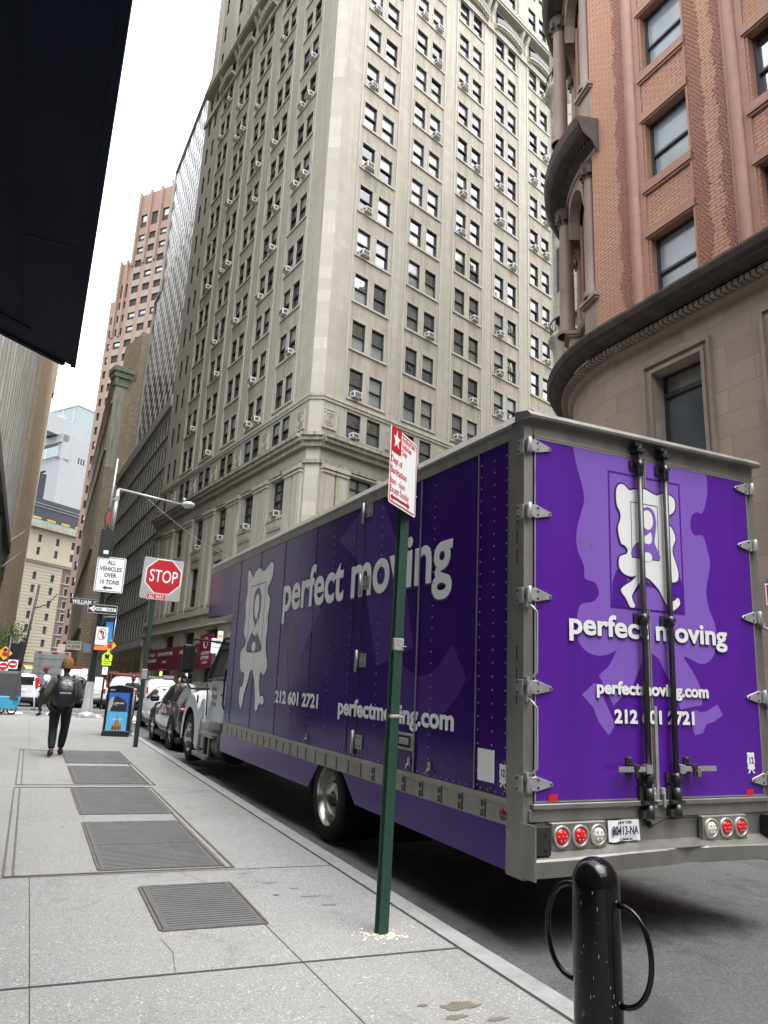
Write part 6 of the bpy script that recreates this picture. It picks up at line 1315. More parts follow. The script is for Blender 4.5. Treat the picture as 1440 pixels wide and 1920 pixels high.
# left: signal mast, no-entry signs, marker post
tl=empty('signal_mast','black traffic signal mast with orange diamond and round no entry signs at the left edge','traffic signal',(-1.1,44,gz(44)-.15))
b=MB(); b.cyl((0,0,0),(0.02,0,3.5),.09,n=10); b.cyl((.55,.3,0),(.95,.3,6.3),.06,n=8); b.tube([(.8,.3,5.0),(1.5,.3,5.3),(1.9,.3,5.9)],.03,6); b.build('mast',m_sblk,tl); b=MB(); b.box(.0,.7,.1,.5,1.65,3.2); b.box(.45,.75,-.1,.2,2.1,3.3); b.box(-.5,.1,.0,.3,1.6,2.3); b.build('signal_head',m_sblk,tl,bevel=.04); diamond(tl,-.15,2.62,.36)
for x,z in ((.30,2.08),(-.12,1.95)):
    o=plate(tl,'no_entry_sign',.46,.46,.03,m_sw,x,-.12,z); shape(o,'red_disc',[(x+.2*math.cos(2*PI*k/20),z+.2*math.sin(2*PI*k/20)) for k in range(20)],m_sred,-.1245); shape(o,'white_bar',[(x-.13,z-.03),(x+.13,z-.03),(x+.13,z+.03),(x-.13,z+.03)],m_sw,-.127)
mk=empty('marker_post','slim white marker post behind the white SUV','post',(.42,39.5,gz(39.5)-.15)); b=MB(); b.cyl((0.05,0,0),(-.14,0,1.28),.035,n=8); b.build('tube',m_sw,mk); b=MB(); b.box(-.12,.2,-.15,.15,0,.03); b.build('foot',m_rub,mk)
# covered trike
ct=empty('covered_cargo_trike','parked cargo trike under a dark grey tarp with bright blue skirt','cargo trike',(-.85,30.9,gz(30.9)))
m_tarp=M('dark grey tarp',(.045,.047,.05),.55,var=.3,scale=3,bmp=.5,bs=4); m_tblue=M('blue tarp',(.05,.30,.48),.5,var=.2,scale=3,bmp=.6,bs=4)
def drape(z0,z1,f0,f1,m,name,seed):
    rr=random.Random(seed); b=MB(); b.smooth=True; N,K=28,8; ph=rr.uniform(0,6); ring=[]
    for k in range(K+1):
        t=k/K; row=[]
        for i in range(N):
            a=2*PI*i/N; sx,sy=(f0[0]+(f1[0]-f0[0])*t),(f0[1]+(f1[1]-f0[1])*t); w_=1+.05*math.sin(5*a+ph+2*t)+.03*math.sin(9*a-3*t)
            ca,sa=math.cos(a),math.sin(a); e=.45; row.append(b.vv((sx*w_*(abs(ca)**e)*(1 if ca>0 else -1)+f0[2]*(1-t)+f1[2]*t,sy*w_*(abs(sa)**e)*(1 if sa>0 else -1),z0+(z1(a) if callable(z1) else z1-0)*t*1.0-(z0*t if not callable(z1) else 0))))
        ring.append(row)
    for A,B in zip(ring,ring[1:]):
        for i in range(N): b.face([A[i],A[(i+1)%N],B[(i+1)%N],B[i]])
    b.face(ring[-1]); return b.build(name,m,ct)
drape(.52,1.50,(.80,.42,-.12),(.42,.30,.18),m_tarp,'tarp_cover',2); drape(.20,.62,(.74,.40,-.10),(.80,.43,-.12),m_tblue,'blue_tarp_skirt',3)
def bikewheel(par,x,y,z,r): b=MB(); b.lathe([(r-.05,-.03),(r,-.02),(r,.02),(r-.05,.03)],(x,y,z),'y',20); b.lathe([(.05,-.03),(.05,.03)],(x,y,z),'y',8); [b.cyl((x,y,z),(x+(r-.03)*math.cos(a),y,z+(r-.03)*math.sin(a)),.006,n=4) for a in [k*PI/5 for k in range(10)]]; return b.build('wheel',m_rub,par)
bikewheel(ct,.48,-.1,.17,.17); bikewheel(ct,-.5,-.1,.17,.17); bikewheel(ct,.1,.4,.17,.17); b=MB(); b.box(-.7,.5,-.3,.3,.2,.28); b.build('frame',m_rub,ct)
# street tree at the left edge
tr=empty('street_tree','small fresh green street tree at the left edge, before the cream building','tree',(-3.0,90,gz(90))); b=MB(); b.tube([(0,0,0),(.05,.1,2.2),(.0,0,4)],[.16,.12,.09],8); rt_=random.Random(11); limbs=[]
for k in range(11):
    a=rt_.uniform(0,2*PI); e=rt_.uniform(.3,1.2); l=rt_.uniform(1.4,2.9); p=(0,0,rt_.uniform(3,4)); q=(p[0]+l*math.cos(a)*math.cos(e),p[1]+l*math.sin(a)*math.cos(e),p[2]+l*math.sin(e)+.5); b.cyl(p,q,.06,.02,n=5); limbs.append(q)
b.build('trunk',M('bark',(.07,.055,.04),.9),tr)
m_leaf=M('spring leaves',(.12,.21,.045),.6,var=.45,scale=2); b=MB()
for k in range(2600):
    c=Vector(limbs[k%len(limbs)])+Vector((rt_.gauss(0,.62),rt_.gauss(0,.62),rt_.gauss(.1,.5))); n=Vector((rt_.gauss(0,1),rt_.gauss(0,1),rt_.gauss(.4,1))).normalized(); u=n.orthogonal().normalized()*rt_.uniform(.07,.13); v=n.cross(u)*.7; b.quad(tuple(c-u),tuple(c-v),tuple(c+u),tuple(c+v))
b.build('crown',m_leaf,tr)
# stain on the pavement near the kerb
b=MB(); r6=random.Random(8)
def blot(cx,cy,R0,sx,sy,n=22):
    P=[(cx+sx*R0*(1+r6.uniform(-.35,.35))*math.cos(2*PI*k/n),cy+sy*R0*(1+r6.uniform(-.35,.35))*math.sin(2*PI*k/n)) for k in range(n)]; b.poly([(x,y,gz(y)+.0028) for x,y in P])
blot(2.30,3.92,.09,1.3,.55); blot(2.22,3.80,.05,1.5,.5); blot(2.42,3.72,.04,1.4,.6); blot(2.12,3.98,.03,1,.5)
tag(b.build('mud_stain',M('wet mud stain',(.13,.115,.085),.7,var=.3,scale=20),None),'brown mud stain on the pavement beside the kerb, left of the bollard','stain',kind='stuff')
b=MB(); r6=random.Random(18)
for (cx,cy,R0) in ((2.05,6.55,.05),(2.25,6.1,.06),(2.3,5.85,.045),(1.9,6.9,.03),(2.18,6.35,.03)): blot(cx,cy,R0,1.4,.35)
tag(b.build('grease_marks',M('grease marks',(.15,.148,.14),.8,var=.3,scale=20),None),'faint grey grease marks on the pavement beyond the green signpost','stain',kind='stuff')

rs=empty('red_white_sign','small red sign with white edge beyond the truck rear, at the right edge','sign post',(11.05,8.85,gz(8.85)))
b=MB(); b.cyl((0,0,0),(0,0,3.75),.03,n=8); b.build('post',m_dgreen,rs); o=plate(rs,'sign_plate',.22,.36,.015,m_sw,-.02,-.04,3.48); plate(o,'red_face',.18,.32,.01,m_sred,-.02,-.0435,3.48)
# ---------------------------------------------------------------- vehicles
def lerp(a,b,t): return a+(b-a)*t
def prof_at(st,y):
    for A,B in zip(st,st[1:]):
        if A[0]<=y<=B[0]: t=(y-A[0])/(B[0]-A[0]); return [lerp(p,q,t) for p,q in zip(A,B)]
    return st[-1] if y>st[0][0] else st[0]
def car(name,label,cat,x,y,rz,st,paint,wheels,wr,wins,group=None,rear=None,lower=.28,tail=None,vtail=False,gm=None,plate_z=.8,roof_rack=False,mirror=None,front=None,black_low=True,detail=True,wheelx=.02):
    """st: stations (y, z low, z belt, z top, half width, half roof width) from the rear bumper forwards"""
    c=empty(name,label,cat,(x,y,gz(y)-.15),rz,group); c.rotation_euler=(math.atan((gz(y+2)-gz(y))/2),0,rz)
    def sec(s):
        y_,zl,zb,zt,wb,wt=s; zt=max(zt,zb+.02); n=[(-wb*.93,y_,zl),(-wb,y_,zl+.18),(-wb*1.0,y_,lerp(zl,zb,.6)),(-wb*.965,y_,zb),(lerp(-wb*.965,-wt,.85),y_,lerp(zb,zt,.82)),(-wt*.86,y_,zt-.015),(-wt*.4,y_,zt)]
        return n+[(-p[0],p[1],p[2]) for p in n[::-1]]
    bo_=loft([sec(s) for s in st],paint,'body',c)
    L=st[-1][0]
    # black lower sills and bumpers
    b=MB(); W0=prof_at(st,L/2)[4]; b.box(-W0*.97,W0*.97,.12,L-.12,lower-.08,lower+.06); b.build('lower_trim',m_blk,c,bevel=.02)
    for i,(wy,) in enumerate([(w_,) for w_ in wheels]):
        W1=prof_at(st,wy)[4]
        for s in (-1,1):
            b=MB(); b.lathe([(wr+.07,0),(.001,0)],(s*(W1+.004),wy,wr),'x',26); b.lathe([(wr+.10,.0),(wr+.10,s*.012),(wr+.055,s*.012),(wr+.055,0)],(s*(W1),wy,wr+.01),'x',26); b.build('wheel_arch',m_under,c)
            t=MB(); xo=s*(W1+.012); t.lathe([(wr*.66,0),(wr*.93,s*.01),(wr,-s*.02),(wr,-s*.22)],(xo,wy,wr),'x',26); o=t.build('tyre',m_rub,c)
            t=MB(); t.lathe([(wr*.68,-s*.0),(wr*.62,-s*.03),(wr*.60,-s*.05),(.001,-s*.05)],(xo,wy,wr),'x',24,m=1)
            for k in range(5):
                a=2*PI*k/5; t.T=Matrix.Translation((xo,wy,wr))@Matrix.Rotation(a,4,'X'); t.box(min(-s*.045,-s*.0),max(-s*.045,0),-.035,.035,.03,wr*.64,0); t.T=Matrix.Identity(4)
            t.build('rim',[m_rim2 if detail else m_galv,m_blk],o)
    # side glass following the body
    for s in (-1,1):
        for (ya,yb,la,lb) in wins:
            b=MB(); b.smooth=False; n=6
            pt=lambda y_,f:(lambda q:(s*(lerp(q[4]*.965,q[5],f*.9)+.012),y_,lerp(q[2]+.03,q[3]-.05,f)))(prof_at(st,y_))
            for k in range(n):
                y0,y1=lerp(ya,yb,k/n),lerp(ya,yb,(k+1)/n); t0=.88 if 0<k<n else .88
                hA=lerp(la,1,min(1,k/n*3)) if la<1 else 1; hB=lerp(la,1,min(1,(k+1)/n*3)) if la<1 else 1
                gA=lerp(lb,1,min(1,(1-k/n)*3)) if lb<1 else 1; gB=lerp(lb,1,min(1,(1-(k+1)/n)*3)) if lb<1 else 1
                b.quad(pt(y0,.04),pt(y1,.04),pt(y1,.86*min(hB,gB)),pt(y0,.86*min(hA,gA)))
            b.build('side_window',gm or m_cgl,c)
    if rear:
        (y0,z0,w0),(y1,z1,w1)=rear; b=MB(); b.quad((-w0,y0,z0),(w0,y0,z0),(w1,y1,z1),(-w1,y1,z1)); b.build('rear_window',gm or m_cgl,c)
    if front: (y0,z0,w0),(y1,z1,w1)=front; b=MB(); b.quad((-w0,y0,z0),(w0,y0,z0),(w1,y1,z1),(-w1,y1,z1)); b.build('windscreen',gm or m_cgl,c)
    if tail:
        for s in (-1,1):
            (xa,xb,za,zb_,yy)=tail; b=MB(); b.box(min(s*xa,s*xb),max(s*xa,s*xb),yy,yy+.12,za,zb_); b.build('tail_light',m_red,c,bevel=.02)
    b=MB(); b.box(-.26,.26,st[0][0]-.02,st[0][0]+.05,plate_z,plate_z+.13); b.build('number_plate',m_sw,c)
    b=MB(); w=prof_at(st,.1)[4]*.92; b.box(-w,w,-.03,.15,lower,lower+.22); b.build('rear_bumper',m_blk if black_low else paint,c,bevel=.04)
    if mirror:
        for s in (-1,1):
            wy,wz=mirror; w=prof_at(st,wy)[4]; b=MB(); b.box(min(s*w,s*(w+.24)),max(s*w,s*(w+.24)),wy-.04,wy+.10,wz,wz+.17); b.build('wing_mirror',m_blk,c,bevel=.04)
    return c
m_gsuv=M('grey metallic paint',(.04,.042,.045),.22,met=.4,var=.06,scale=1,coat=.8); m_wcar=M('white car paint',(.60,.61,.62),.25,var=.04,scale=1,coat=.6,dirt=.08); m_bcar=M('black car paint',(.02,.02,.022),.2,coat=.8); m_ycar=M('taxi yellow',(.65,.36,.02),.3,coat=.5); m_dgl=glassm('tinted car glass',(.01,.011,.012),.04,1.9,.03)
SUV=[(0,.50,.92,.98,.86,.80),(.08,.42,1.02,1.10,.95,.80),(.35,.38,1.10,1.34,.98,.74),(.75,.36,1.13,1.60,.99,.72),(1.6,.34,1.13,1.67,.99,.73),(2.6,.34,1.10,1.63,.99,.72),(3.0,.34,1.08,1.50,.98,.72),(3.65,.34,1.05,1.12,.96,.76),(4.3,.38,.98,1.02,.93,.76),(4.65,.42,.85,.90,.84,.70),(4.75,.5,.75,.78,.72,.6)]
car('grey_suv','dark grey metallic SUV parked at the kerb ahead of the truck cab','car',4.42,19.25,R_(1),SUV,m_gsuv,(.98,3.85),.37,((.95,1.85,.8,1),(1.93,2.9,1,1),(2.95,3.5,1,.25)),rear=((.14,1.10,.76),(.70,1.53,.66)),tail=(.70,.99,.95,1.03,.0),gm=m_dgl,mirror=(3.1,1.08))
SED=[(0,.45,.80,.84,.80,.72),(.1,.38,.92,.98,.90,.74),(.7,.34,.98,1.05,.92,.72),(1.3,.33,.98,1.38,.92,.66),(2.2,.33,.96,1.44,.92,.66),(2.9,.33,.95,1.28,.92,.66),(3.5,.33,.93,.99,.91,.74),(4.3,.36,.82,.88,.88,.7),(4.6,.45,.7,.74,.76,.6)]
car('white_sedan','white car parked at the kerb beyond the grey SUV, mostly hidden by it','car',4.75,25.4,R_(1),SED,m_wcar,(.9,3.6),.33,((1.0,2.0,.5,1),(2.1,3.3,1,.3)),rear=((.75,1.04,.68),(1.28,1.36,.62)),tail=(.6,.9,.78,.9,-.02),mirror=(3.0,.98),detail=False)
SU2=[(0,.50,1.0,1.04,.82,.76),(.05,.42,1.08,1.62,.90,.62),(.5,.38,1.08,1.68,.92,.64),(1.5,.34,1.06,1.70,.92,.66),(2.6,.34,1.04,1.62,.92,.66),(3.4,.34,1.0,1.06,.90,.72),(4.2,.40,.88,.92,.84,.7),(4.4,.5,.75,.8,.74,.6)]
car('white_suv','white SUV with tall slanting red tail lights seen from behind, left of the backpack man','car',-.24,44.6,R_(2),SU2,m_wcar,(.8,3.4),.34,((.4,1.5,1,1),(1.6,3.1,1,.3)),rear=((-.01,1.10,.62),(.03,1.52,.55)),tail=(.60,.80,.98,1.50,-.03),gm=m_dgl,mirror=(2.9,1.05),detail=False)
VAN=[(0,.45,1.2,1.25,.84,.8),(.03,.40,1.25,2.30,.98,.84),(.4,.38,1.25,2.42,.99,.86),(3.0,.36,1.22,2.42,.99,.86),(3.9,.36,1.18,2.2,.98,.8),(4.7,.36,1.12,1.2,.94,.8),(5.4,.45,.95,1.0,.84,.7)]
def van(label,x,y,rz,scale=1,lines=(),group='white vans in the traffic',rack=False):
    v=car('white_van',label,'van',x,y,rz,[(a*scale,b_*1,c_*scale,d*scale,e,f) for a,b_,c_,d,e,f in VAN],m_wcar,(.9*scale,4.3*scale),.34,((3.3*scale,4.4*scale,1,.4),),rear=((-.012,1.30*scale,.01),(-.012,1.32*scale,.01)),tail=(.84,.94,1.2*scale,1.75*scale,-.02),gm=m_dgl,detail=False,group=group)
    for i,(s,h,z,w_) in enumerate(lines): 
        t=st(v,s,h,0,z*scale,m_joint if i!=1 else m_sred,w_,.01,'CENTER',-.0); t.location.y=-.015+(z*scale-1.2)*.018
    b=MB(); b.box(-.004,.004,-.012,.03,.6,2.2*scale); b.box(-.8,.8,-.05,.02,.5,.62); b.build('rear_door_seam',m_joint,v)
    if rack: b=MB(); [b.box(-.8,.8,yy,yy+.06,2.45*scale,2.53*scale) for yy in (.4,1.6,2.8)]; b.box(-.9,-.5,.1,3.4,2.5*scale,2.62*scale); b.box(.1,.75,.2,3.4,2.5*scale,2.72*scale); b.build('roof_rack',m_galv,v)
    return v
van('white van with lettering on its back doors, right of the stop sign post',7.97,52,R_(3),.80,(('IRL',.22,1.62,.34),('718 445',.16,1.3,.7),('Heating & Cooling',.1,1.1,.8)),rack=True)
van('white van half hidden behind the man in the dark jacket',6.8,57.5,R_(3),.80,(('IRL',.22,1.62,.34),))
van('white van lettered APIRO with a red roof bar, beyond the backpack man',2.75,53,R_(2),.98,(('SHAPIRO',.34,1.72,1.45),('Plumbing & Heating',.12,1.40,1.0)))
b=MB(); b.box(-.55,.35,.1,.35,2.37,2.48); o=b.build('red_roof_bar',m_sred,bpy.data.objects['white_van.002'])
SU3=[(a*.98,b_,c_,d*1.0,e,f) for a,b_,c_,d,e,f in SU2]
car('black_suv','black SUV with a lit brake light just left of the lamp pole','car',2.25,45.8,R_(2),SU3,m_bcar,(.8,3.3),.34,((.4,1.5,1,1),(1.6,3.0,1,.3)),rear=((-.01,1.10,.62),(.03,1.52,.55)),tail=(.66,.86,.95,1.1,-.03),gm=m_dgl,detail=False)
PK=[(0,.55,1.05,1.08,.88,.86),(.05,.50,1.10,1.13,.95,.9),(1.9,.45,1.12,1.15,.95,.9),(2.0,.42,1.12,1.80,.95,.72),(2.6,.40,1.12,1.86,.95,.74),(3.6,.40,1.12,1.84,.95,.74),(4.3,.40,1.10,1.18,.93,.8),(5.3,.45,1.05,1.08,.88,.8),(5.45,.55,.9,.94,.8,.7)]
car('white_pickup','white pickup truck seen from behind, right beside the lamp pole','pickup',3.75,49.5,R_(2),PK,m_wcar,(1.1,4.5),.38,((2.15,3.0,1,1),(3.1,4.1,1,.4)),rear=((1.97,1.18,.76),(2.01,1.74,.68)),tail=(.80,.93,.85,1.1,-.03),gm=m_dgl,detail=False)
f=car('utility_pickup','white utility truck with ladders on its roof rack, behind the litter bin','pickup',4.75,45.2,R_(-12),PK,m_wcar,(1.1,4.5),.38,((2.15,3.0,1,1),(3.1,4.1,1,.4)),rear=((1.97,1.18,.76),(2.01,1.74,.68)),tail=(.80,.93,.85,1.1,-.03),gm=m_dgl,detail=False)
b=MB(); [b.box(-.85,.85,yy,yy+.06,1.95,2.0) for yy in (.5,2.1,3.6)]; [b.box(xx,xx+.05,.3,4.0,2.0,2.07) for xx in (-.8,-.45,.3,.7)]; [b.box(-.8,-.4,yy,yy+.04,2.01,2.05) for yy in rng(.4,4,.3)]; [b.box(xx,xx+.05,yy,yy+.05,1.1,1.96) for xx in (-.88,.83) for yy in (.5,2.1)]; b.build('ladder_rack',M('rust red ladders',(.22,.07,.05),.7,var=.4,scale=5),f)
bt_=empty('grey_box_truck','plain grey box truck with orange marker lights, beyond the red-capped man','truck',(1.35,58,gz(58)-.15)); b=MB(); b.box(-1.15,1.15,0,6,.9,3.55,0); b.build('cargo_box',M('grey box panels',(.30,.31,.31),.5,var=.08,streak=.3),bt_,bevel=.03)
b=MB(); b.box(-1.05,1.05,-.03,0,1.0,3.3,0); [b.box(-1.05,1.05,-.04,-.03,z,z+.02,1) for z in (1.5,2.0,2.5,3.0)]; b.build('roller_door',[M('grey roller door',(.22,.23,.23),.5,streak=.3),m_blk],bt_); b=MB(); [b.box(x,x+.25,-.05,0,3.42,3.5) for x in (-1,-.1,.1,.75)]; b.build('marker_lights',m_sred,bt_)
for s in (-1,1):
    for yy in (1.2,5.4): b=MB(); b.lathe([(.001,0),(.45,0),(.45,-s*.3)],(s*1.1,yy,.45),'x',18); b.build('wheel',m_rub,bt_)
b=MB(); b.box(-1,1,6.1,7.8,.6,2.4); b.build('cab',m_wcar,bt_,bevel=.1); b=MB(); b.box(-.9,.9,-.1,7,.55,.85); b.build('chassis',m_under,bt_)
car('yellow_taxi','small yellow taxi far down the street, right of the lettered van','taxi',6.3,92,0,SED,m_ycar,(.9,3.6),.33,((1.0,2.0,.5,1),(2.1,3.3,1,.3)),rear=((.75,1.04,.68),(1.28,1.36,.62)),tail=(.6,.9,.78,.9,-.02),detail=False)
# ---------------------------------------------------------------- people
def skin_obj(name,verts,edges,mat_,parent,root_i=0,sub=2):
    """verts: (x,y,z,rx[,ry]) joints; the Skin modifier grows one continuous surface over the edges"""
    me=bpy.data.meshes.new(name); me.from_pydata([v[:3] for v in verts],edges,[]); me.materials.append(mat_); o=bpy.data.objects.new(name,me); COL.objects.link(o); o.parent=parent; s=o.modifiers.new('skin','SKIN')
    for i,v in enumerate(verts):
        d=me.skin_vertices[0].data[i]; d.radius=(v[3],v[4] if len(v)>4 else v[3]); d.use_root=(i==root_i)
    s.use_smooth_shade=True; s.branch_smoothing=.3
    q=o.modifiers.new('sub','SUBSURF'); q.levels=sub; q.render_levels=sub
    return o
def hand(V,E,wi,d,side,curl=.5,s=1):
    """palm and five bent fingers growing from wrist vertex wi along direction d"""
    w=Vector(V[wi][:3]); d=Vector(d).normalized(); sd=Vector(side).normalized(); n=d.cross(sd).normalized()
    pi=len(V); p=w+d*.05*s; V.append((*p,.026*s,.018*s)); E.append((wi,pi)); k2=len(V); q=w+d*.085*s; V.append((*q,.028*s,.015*s)); E.append((pi,k2))
    for j,(off,l) in enumerate(((-.030,.070),(-.010,.080),(.010,.075),(.030,.060))):
        prev=k2; pos=q+sd*off*s; dd=d.copy()
        for t in range(3):
            dd=(dd+n*curl*.7).normalized(); pos=pos+dd*l*s/3; V.append((*pos,.0085*s)); E.append((prev,len(V)-1)); prev=len(V)-1
    prev=pi; pos=p; dd=(d*.6-sd*.8).normalized()
    for t in range(2): pos=pos+dd*.033*s; V.append((*pos,.010*s)); E.append((prev,len(V)-1)); prev=len(V)-1; dd=(dd+n*curl*.5+d*.3).normalized()
def person(label,x,y,rz,J,mats,z=None,parts=()):
    p=empty('person',label,'person',(x,y,gz(y) if z is None else z),rz)
    skinm,topm,legm,shoem=mats
    H=Vector(J['head']); N_=Vector(J['neck']); ch=Vector(J['chest']); pv=Vector(J['pelvis']); up_=(H-N_).normalized(); f=Vector(J.get('face',(0,1,0)))
    V=[(*pv,.10)];E=[]
    def add(pt,r,par,r2=None): V.append((*Vector(pt),r) if r2 is None else (*Vector(pt),r,r2)); E.append((par,len(V)-1)); return len(V)-1
    c=add(ch,.12,0,.10); n=add(N_,.055,c); h1=add(N_+up_*.08,.050,n); h2=add(H-up_*.04+f*.01,.078,h1,.085); h3=add(H+up_*.05,.080,h2,.088); h4=add(H+up_*.11-f*.01,.045,h3)
    for s in ('L','R'):
        a=add(J['sh'+s],.045,c); e=add(J['el'+s],.036,a); w=add(J['wr'+s],.024,e); hd=Vector(J['wr'+s])-Vector(J['el'+s]); hand(V,E,w,hd,Vector((0,1,0)) if abs(hd.normalized().y)<.8 else Vector((1,0,0)),.5)
        k=add(J['hip'+s],.075,0); kk=add(J['kn'+s],.05,k); an=add(J['an'+s],.036,kk); add(Vector(J['toe'+s]),.03,an)
    skin_obj('body',V,E,skinm,p)
    # ears and nose
    b=MB(); side=up_.cross(f).normalized()
    for s in (-1,1): c0=H+side*s*.082-up_*.0; b.lathe([(.001,-.012),(.022,-.006),(.024,.006),(.001,.012)],tuple(c0),'x' if abs(side.x)>.7 else 'y',10)
    c0=H+f*.095-up_*.01; b.prism([(0,0),(.02,-.035),(-.02,-.035)],0,.001,'z') if False else b.hexa([tuple(c0+side*a_+up_*u_) for a_,u_ in ((-.016,-.02),(.016,-.02),(.008,.03),(-.008,.03))],[tuple(c0+f*.022+side*a_+up_*u_) for a_,u_ in ((-.009,-.018),(.009,-.018),(.003,.0),(-.003,.0))]); b.build('ears_and_nose',skinm,p)
    b=MB()
    for s in (-1,1): c1=H+f*.088+side*s*.032+up_*.02; b.lathe([(.001,-.01),(.012,0),(.001,.01)],tuple(c1),'z',8)
    b.build('eyes',m_sblk,p); b=MB(); c1=H+f*.09-up_*.05; b.hexa([tuple(c1+side*a_+up_*u_) for a_,u_ in ((-.024,-.005),(.024,-.005),(.024,.005),(-.024,.005))],[tuple(c1+f*.006+side*a_+up_*u_) for a_,u_ in ((-.02,-.004),(.02,-.004),(.02,.004),(-.02,.004))]); b.build('mouth',M('lips',(.22,.08,.06),.6),p)
    # top
    T=[(*(pv+Vector((0,0,-.06 if not J.get('long') else -.20))),.155,.125)];E2=[]
    def ad2(pt,r,par,r2=None): T.append((*Vector(pt),r,r2 or r)); E2.append((par,len(T)-1)); return len(T)-1
    bw=J.get('bulk',1)
    a0=ad2(pv+Vector((0,0,.05)),.16*bw,0,.13*bw); a1=ad2((pv+ch)/2,.165*bw,a0,.13*bw); a2=ad2(ch,.175*bw,a1,.13*bw); a3=ad2(N_-up_*.04,.085,a2); 
    for s in ('L','R'):
        aw_=min(bw,1.25); q=ad2(J['sh'+s],.080*aw_,a2); e=ad2(J['el'+s],.066*aw_,q)
        if J.get('short'): T[-1]=(*(Vector(J['sh'+s]).lerp(Vector(J['el'+s]),.8)),.07,.07)
        else: ad2(Vector(J['el'+s]).lerp(Vector(J['wr'+s]),.9),.050*aw_,e)
    T[0]=(*T[0][:3],.16*bw,.135*bw); skin_obj('jacket' if not J.get('short') else 'shirt',T,E2,topm,p)
    # trousers and shoes
    lg=J.get('legs',1); L=[(*pv,.14*lg,.12*lg)];E3=[]
    for s in ('L','R'):
        L.append((*Vector(J['hip'+s]),.095*lg,.105*lg)); E3.append((0,len(L)-1)); m_=Vector(J['hip'+s]).lerp(Vector(J['kn'+s]),.5); L.append((*m_,.086*lg)); E3.append((len(L)-2,len(L)-1)); L.append((*Vector(J['kn'+s]),.068*lg)); E3.append((len(L)-2,len(L)-1)); L.append((*Vector(J['kn'+s]).lerp(Vector(J['an'+s]),.5),.068*lg)); E3.append((len(L)-2,len(L)-1)); L.append((*(Vector(J['an'+s])+Vector((0,0,.05))),.062)); E3.append((len(L)-2,len(L)-1))
    skin_obj('trousers',L,E3,legm,p)
    for s in ('L','R'):
        an,toe=Vector(J['an'+s]),Vector(J['toe'+s]); dr=(toe-an).normalized(); heel=an-dr*.05+Vector((0,0,-.045)); V4=[(*(an+Vector((0,0,.06))),.060),(*(an+Vector((0,0,-.03))),.064),(*(heel),.050),(*(an.lerp(toe,.6)+Vector((0,0,-.015))),.054,.048),(*toe,.045,.034)]
        skin_obj('shoe',V4,[(0,1),(1,2),(1,3),(3,4)],shoem,p)
    return p
sk_dk=M('dark skin',(.085,.042,.026),.55); sk_lt=M('light skin',(.42,.24,.18),.55); m_olive=M('olive jacket cloth',(.050,.055,.035),.85,var=.25,scale=4,bmp=.5,bs=9); m_btr=M('black trousers',(.010,.011,.016),.85,var=.3,scale=6,bmp=.4,bs=8); m_bsh=M('brown boots',(.035,.018,.012),.5); m_wsh=M('pale shirt cloth',(.52,.54,.66),.8,var=.15,scale=5,bmp=.4,bs=9); m_djk=M('dark jacket cloth',(.022,.028,.034),.8,var=.2); m_bshoe=M('black shoes',(.012,.012,.012),.4)
# walking man with backpack, seen from behind
P1=person('man in olive jacket and mustard beanie walking away with a black backpack',.67,16.45,0,dict(pelvis=(.0,0,.98),chest=(.01,0,1.32),neck=(.01,.02,1.50),head=(.01,.04,1.66),shL=(-.20,0,1.42),elL=(-.30,-.06,1.15),wrL=(-.36,.08,.95),shR=(.22,0,1.42),elR=(.29,.04,1.14),wrR=(.24,.24,1.02),hipL=(-.10,0,.92),knL=(-.09,.05,.50),anL=(-.08,-.16,.10),toeL=(-.10,-.0,.035),hipR=(.10,0,.92),knR=(.12,.18,.53),anR=(.10,.36,.09),toeR=(.13,.52,.04),long=True,bulk=1.5,legs=1.22),(sk_dk,m_olive,m_btr,m_bsh))
m_must=M('mustard knit',(.16,.078,.018),.9,var=.25,scale=12,bmp=1,bs=60); b=MB(); b.smooth=True; b.lathe([(.108,1.645),(.118,1.66),(.120,1.70),(.112,1.715),(.115,1.73),(.112,1.78),(.085,1.84),(.05,1.875),(.001,1.885)],(.01,.03,0),'z',20); be=b.build('beanie',m_must,P1)
b=MB(); [b.lathe([(.116,z),(.123,z+.012),(.116,z+.024)],(.01,.03,0),'z',20) for z in (1.648,1.676,1.704)]; b.build('beanie_ribs',m_must,be)
m_bag=M('black nylon',(.010,.011,.014),.38,var=.5,scale=14,bmp=.9,bs=14,coat=.15); 
bag=empty('backpack','bulging black nylon backpack worn by the man in the mustard beanie','backpack',(.67,16.45,gz(16.45)))
secs=[]
for z,w_,d0,d1 in ((.93,.12,-.16,-.26),(.97,.18,-.16,-.34),(1.06,.20,-.16,-.40),(1.20,.205,-.16,-.42),(1.34,.19,-.16,-.38),(1.44,.155,-.16,-.31),(1.50,.10,-.14,-.24)):
    r=[]
    for k in range(18): a=2*PI*k/18; ca,sa=math.cos(a),math.sin(a); r.append((.02+w_*(abs(ca)**.6)*(1 if ca>0 else -1),(d0+d1)/2+(d0-d1)/2*(abs(sa)**.7)*(1 if sa>0 else -1),z))
    secs.append(r)
loft(secs,m_bag,'main_compartment',bag,closed=True)
b=MB(); b.box(-.11,.15,-.445,-.36,1.02,1.20); b.build('front_pocket',m_bag,bag,bevel=.03); b=MB(); b.tube([(-.11,-.30,1.42),(.02,-.375,1.46),(.15,-.30,1.42),(.17,-.33,1.2),(.1,-.37,1.05)],.006,5); b.tube([(-.11,-.30,1.42),(-.14,-.33,1.2),(-.08,-.37,1.05)],.006,5); b.tube([(-.03,-.22,1.50),(.02,-.20,1.55),(.07,-.22,1.50)],.012,6); b.build('zip_and_handle',m_rub,bag)
b=MB()
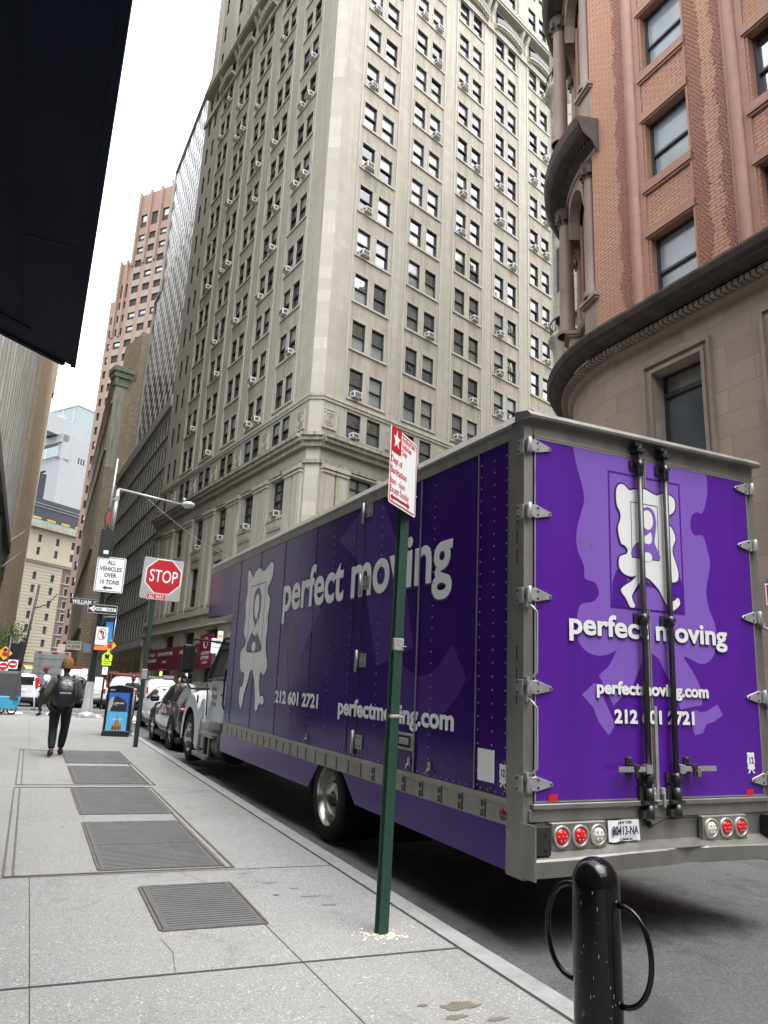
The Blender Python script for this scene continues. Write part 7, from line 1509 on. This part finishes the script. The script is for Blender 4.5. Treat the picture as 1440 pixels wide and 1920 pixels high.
for s in (-1,1): b.tube([(.01+s*.10,-.16,1.46),(.01+s*.14,-.05,1.52),(.01+s*.15,.08,1.48),(.01+s*.17,.13,1.3),(.01+s*.19,.05,1.08),(.01+s*.15,-.14,1.05)],.022,6)
b.build('shoulder_straps',m_bag,bag); b=MB(); [b.box(x_,x_+.035,-.412,-.40,z_,z_+.02) for x_,z_ in ((.05,1.36),(-.05,1.37),(.07,1.33))]; b.build('reflective_patches',m_sw,bag)
P2=person('man in red cap and pale shirt walking left across the corner',.66,30.6,R_(70),dict(pelvis=(0,0,.93),chest=(0,.05,1.28),neck=(0,.08,1.46),head=(0,.11,1.60),shL=(-.19,.04,1.38),elL=(-.25,-.06,1.12),wrL=(-.24,.10,.92),shR=(.19,.04,1.38),elR=(.25,.16,1.14),wrR=(.22,.34,1.02),hipL=(-.1,0,.88),knL=(-.1,.16,.50),anL=(-.1,.05,.10),toeL=(-.1,.20,.03),hipR=(.1,0,.88),knR=(.1,-.06,.48),anR=(.1,-.28,.12),toeR=(.1,-.14,.04),short=True),(sk_dk,m_wsh,m_btr,m_bshoe))
m_rcap=M('dark red cap',(.16,.015,.025),.8); b=MB(); b.smooth=True; b.lathe([(.102,1.62),(.104,1.66),(.085,1.72),(.04,1.745),(.001,1.75)],(0,.10,0),'z',18); b.smooth=False; b.prism([(-.07,1.62),(.07,1.62),(.07,1.632),(-.07,1.632)],.18,.28,'y'); b.build('cap',m_rcap,P2)
P3=person('bearded man in black cap and dark jacket facing us behind the litter bin',3.54,30,R_(180),dict(pelvis=(0,0,.93),chest=(0,.02,1.30),neck=(0,.03,1.49),head=(0,.06,1.63),shL=(-.20,0,1.42),elL=(-.27,.02,1.12),wrL=(-.22,.18,.95),shR=(.20,0,1.42),elR=(.27,.02,1.12),wrR=(.20,.20,.98),hipL=(-.1,0,.9),knL=(-.1,.05,.50),anL=(-.1,-.05,.1),toeL=(-.1,.10,.03),hipR=(.1,0,.9),knR=(.1,.12,.50),anR=(.1,.16,.1),toeR=(.1,.32,.03),bulk=1.05),(sk_lt,m_djk,m_btr,m_bshoe),z=gz(30)-.15)
b=MB(); b.smooth=True; b.lathe([(.102,1.66),(.104,1.70),(.09,1.755),(.04,1.785),(.001,1.79)],(0,.05,0),'z',18); b.smooth=False; b.prism([(-.08,1.655),(.08,1.655),(.08,1.668),(-.08,1.668)],.12,.25,'y'); b.build('cap',m_sblk,P3); b=MB(); b.smooth=True; b.lathe([(.001,1.515),(.05,1.53),(.072,1.56),(.076,1.60)],(0,.075,0),'z',14); b.build('beard',M('dark beard',(.03,.018,.012),.9),P3)
b=MB(); b.box(-.045,.045,.145,.155,1.69,1.735); b.build('cap_badge',M('orange badge',(.5,.16,.03),.6),P3)
P4=person('bald man standing beyond the grey SUV, only his head showing over its roof',5.92,34,R_(200),dict(pelvis=(0,0,.95),chest=(0,0,1.32),neck=(0,.02,1.50),head=(0,.03,1.65),shL=(-.20,0,1.42),elL=(-.26,.02,1.12),wrL=(-.24,.1,.9),shR=(.20,0,1.42),elR=(.26,.02,1.12),wrR=(.24,.1,.9),hipL=(-.1,0,.9),knL=(-.1,.02,.5),anL=(-.1,0,.1),toeL=(-.1,.15,.03),hipR=(.1,0,.9),knR=(.1,.02,.5),anR=(.1,0,.1),toeR=(.1,.15,.03)),(sk_lt,m_djk,m_btr,m_bshoe),z=gz(34)-.15)
